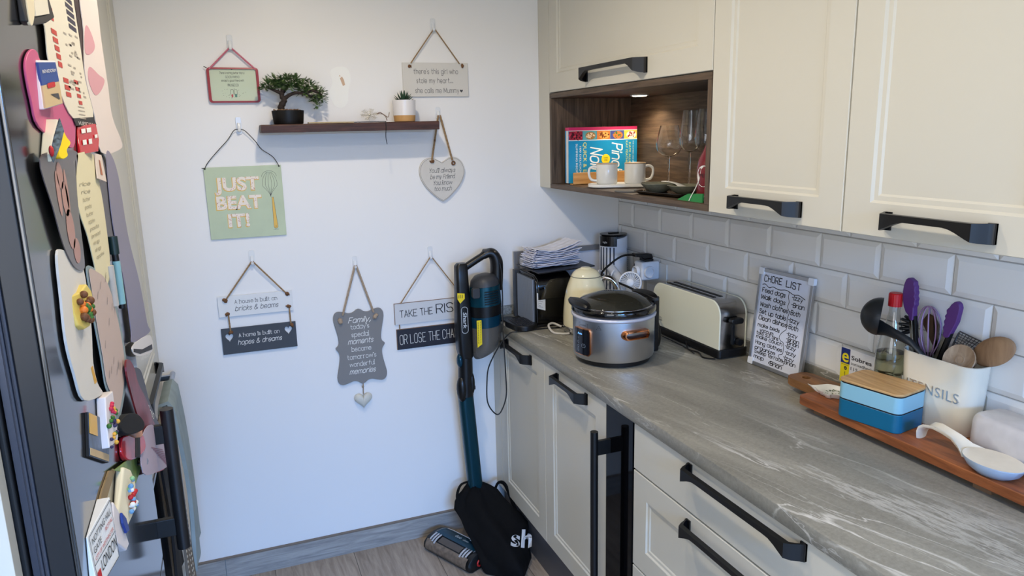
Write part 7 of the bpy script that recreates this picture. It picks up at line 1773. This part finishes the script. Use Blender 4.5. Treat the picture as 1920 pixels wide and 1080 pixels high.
for nm, m_, n_ in (('flower', mat('magnet_crimson', (200, 40, 70), rough=.5), 8), ('dark_detail', mat('magnet_navy', (52, 46, 80), rough=.5), 9), ('leaf_detail', mat('garnish_green', (60, 110, 40)), 7), ('gold_detail', mat('mark_gold', (220, 166, 60)), 6)):
    for k in range(n_):
        a, b, c_ = random.sample(HP, 3); w = [random.random() for _ in range(3)]; s_ = sum(w); p = (a * w[0] + b * w[1] + c_ * w[2]) / s_
        if nm == 'flower': p = p.lerp((HP[0] + HP[1]) / 2, .5)
        MB().ball((p.x + .002, p.y - .002, p.z), random.uniform(.0022, .0040), 8, 6).out(nm, m_, t)
t = thing('picture_magnet', 'square city picture magnet in blue and yellow with black edge', 'magnet', (-1.77, -1.64, 1.20)); face(MB(), 'card').out('board', MATB, t, smooth=0); mb = MB(); face(mb, 'card', .0006, .0008); mb.out('picture', mat('picture_navy', (62, 78, 98), rough=.35, noise=(70, .5)), t, smooth=0)
face(MB(), 'card_top', .0006, .0012).out('yellow_print', mat('picture_yellow', (226, 176, 70), rough=.4), t, smooth=0); face(MB(), 'card_bot', .0006, .0012).out('sand_print', mat('magnet_sand', (200, 174, 132)), t, smooth=0)
t = sheetthing('tan', 'wooden_tag', mat('tag_tan', (150, 128, 92), rough=.7), 'small tan wooden tag behind the cottage magnet', 'tag', .004, False)
t = sheetthing('leaf', 'green_card', mat('card_green', (126, 152, 82), rough=.5, noise=(40, .25)), 'green leaf print card above the cottage magnet', 'card', .002, False)
t = thing('fridge_magnet', 'cream cottage relief magnet with red and blue details', 'magnet', (-1.76, -1.62, 1.09)); face(MB(), 'cottage').out('cottage', mat('magnet_cream', (230, 220, 188)), t, bevel=.004, seg=3); face(MB(), 'cottage_base').out('base', mat('magnet_white', (226, 220, 220)), t, bevel=.003)
face(MB(), 'flagblue', .004, .004).out('blue_detail', mat('magnet_royal', (36, 62, 140), rough=.45), t, bevel=.001)
random.seed(3); HP = [Vector(p) for p in FR['cottage_roof']]
for nm, m_, n_ in (('red_detail', mat('magnet_red', (190, 40, 44)), 9), ('white_detail', INKW, 8), ('blue_detail', mat('magnet_sky', (110, 160, 200), rough=.5), 6), ('green_detail', mat('magnet_mint', (150, 196, 140), rough=.5), 6)):
    for k in range(n_):
        a, b, c_ = random.sample(HP, 3); w = [random.random() for _ in range(3)]; s_ = sum(w); p = (a * w[0] + b * w[1] + c_ * w[2]) / s_
        if nm != 'red_detail': p = p + Vector((0, random.uniform(-.03, .02), random.uniform(-.02, .03)))
        MB().ball((p.x + .001, p.y - .002, p.z), random.uniform(.0025, .0048), 8, 6).out(nm, m_, t)
t = thing('sign_magnet', 'white street sign magnet with black and red lettering, lowest on the fridge', 'magnet', (-1.77, -1.70, 1.05)); face(MB(), 'plate').out('plate', mat('sign_white', (232, 232, 228), rough=.3), t, bevel=.001)
f = qmap('plate', .0012); mb = MB(); mb.flat(left(block('NOTTING HILL', .15), .10, .78, .82), f); mb.flat(left(block('GATE', .15), .10, .61, .32), f); mb.flat(left(block('LONDON', .28), .26, .20, .70), f); mb.flat(pen([(.04, .45), (.97, .45)], .012), f); mb.flat(pen(rrect(.03, .97, .03, .97, .02, 2) + [rrect(.03, .97, .03, .97, .02, 2)[0]], .012), f); mb.out('lettering', INK, t, smooth=0)
mb = MB(); mb.flat(left(block('ROYAL', .10), .62, .65, .32), f); mb.flat(left(block('CITY OF WESTMINSTER', .09), .10, .49, .82), f); mb.out('red_lettering', mat('print_brick', (196, 72, 62)), t, smooth=0)
mb = MB(); mb.flat(fan([(.06, .12), (.2, .12), (.2, .3), (.06, .3)]), f); mb.out('flag', mat('magnet_red', (190, 40, 44)), t, smooth=0)
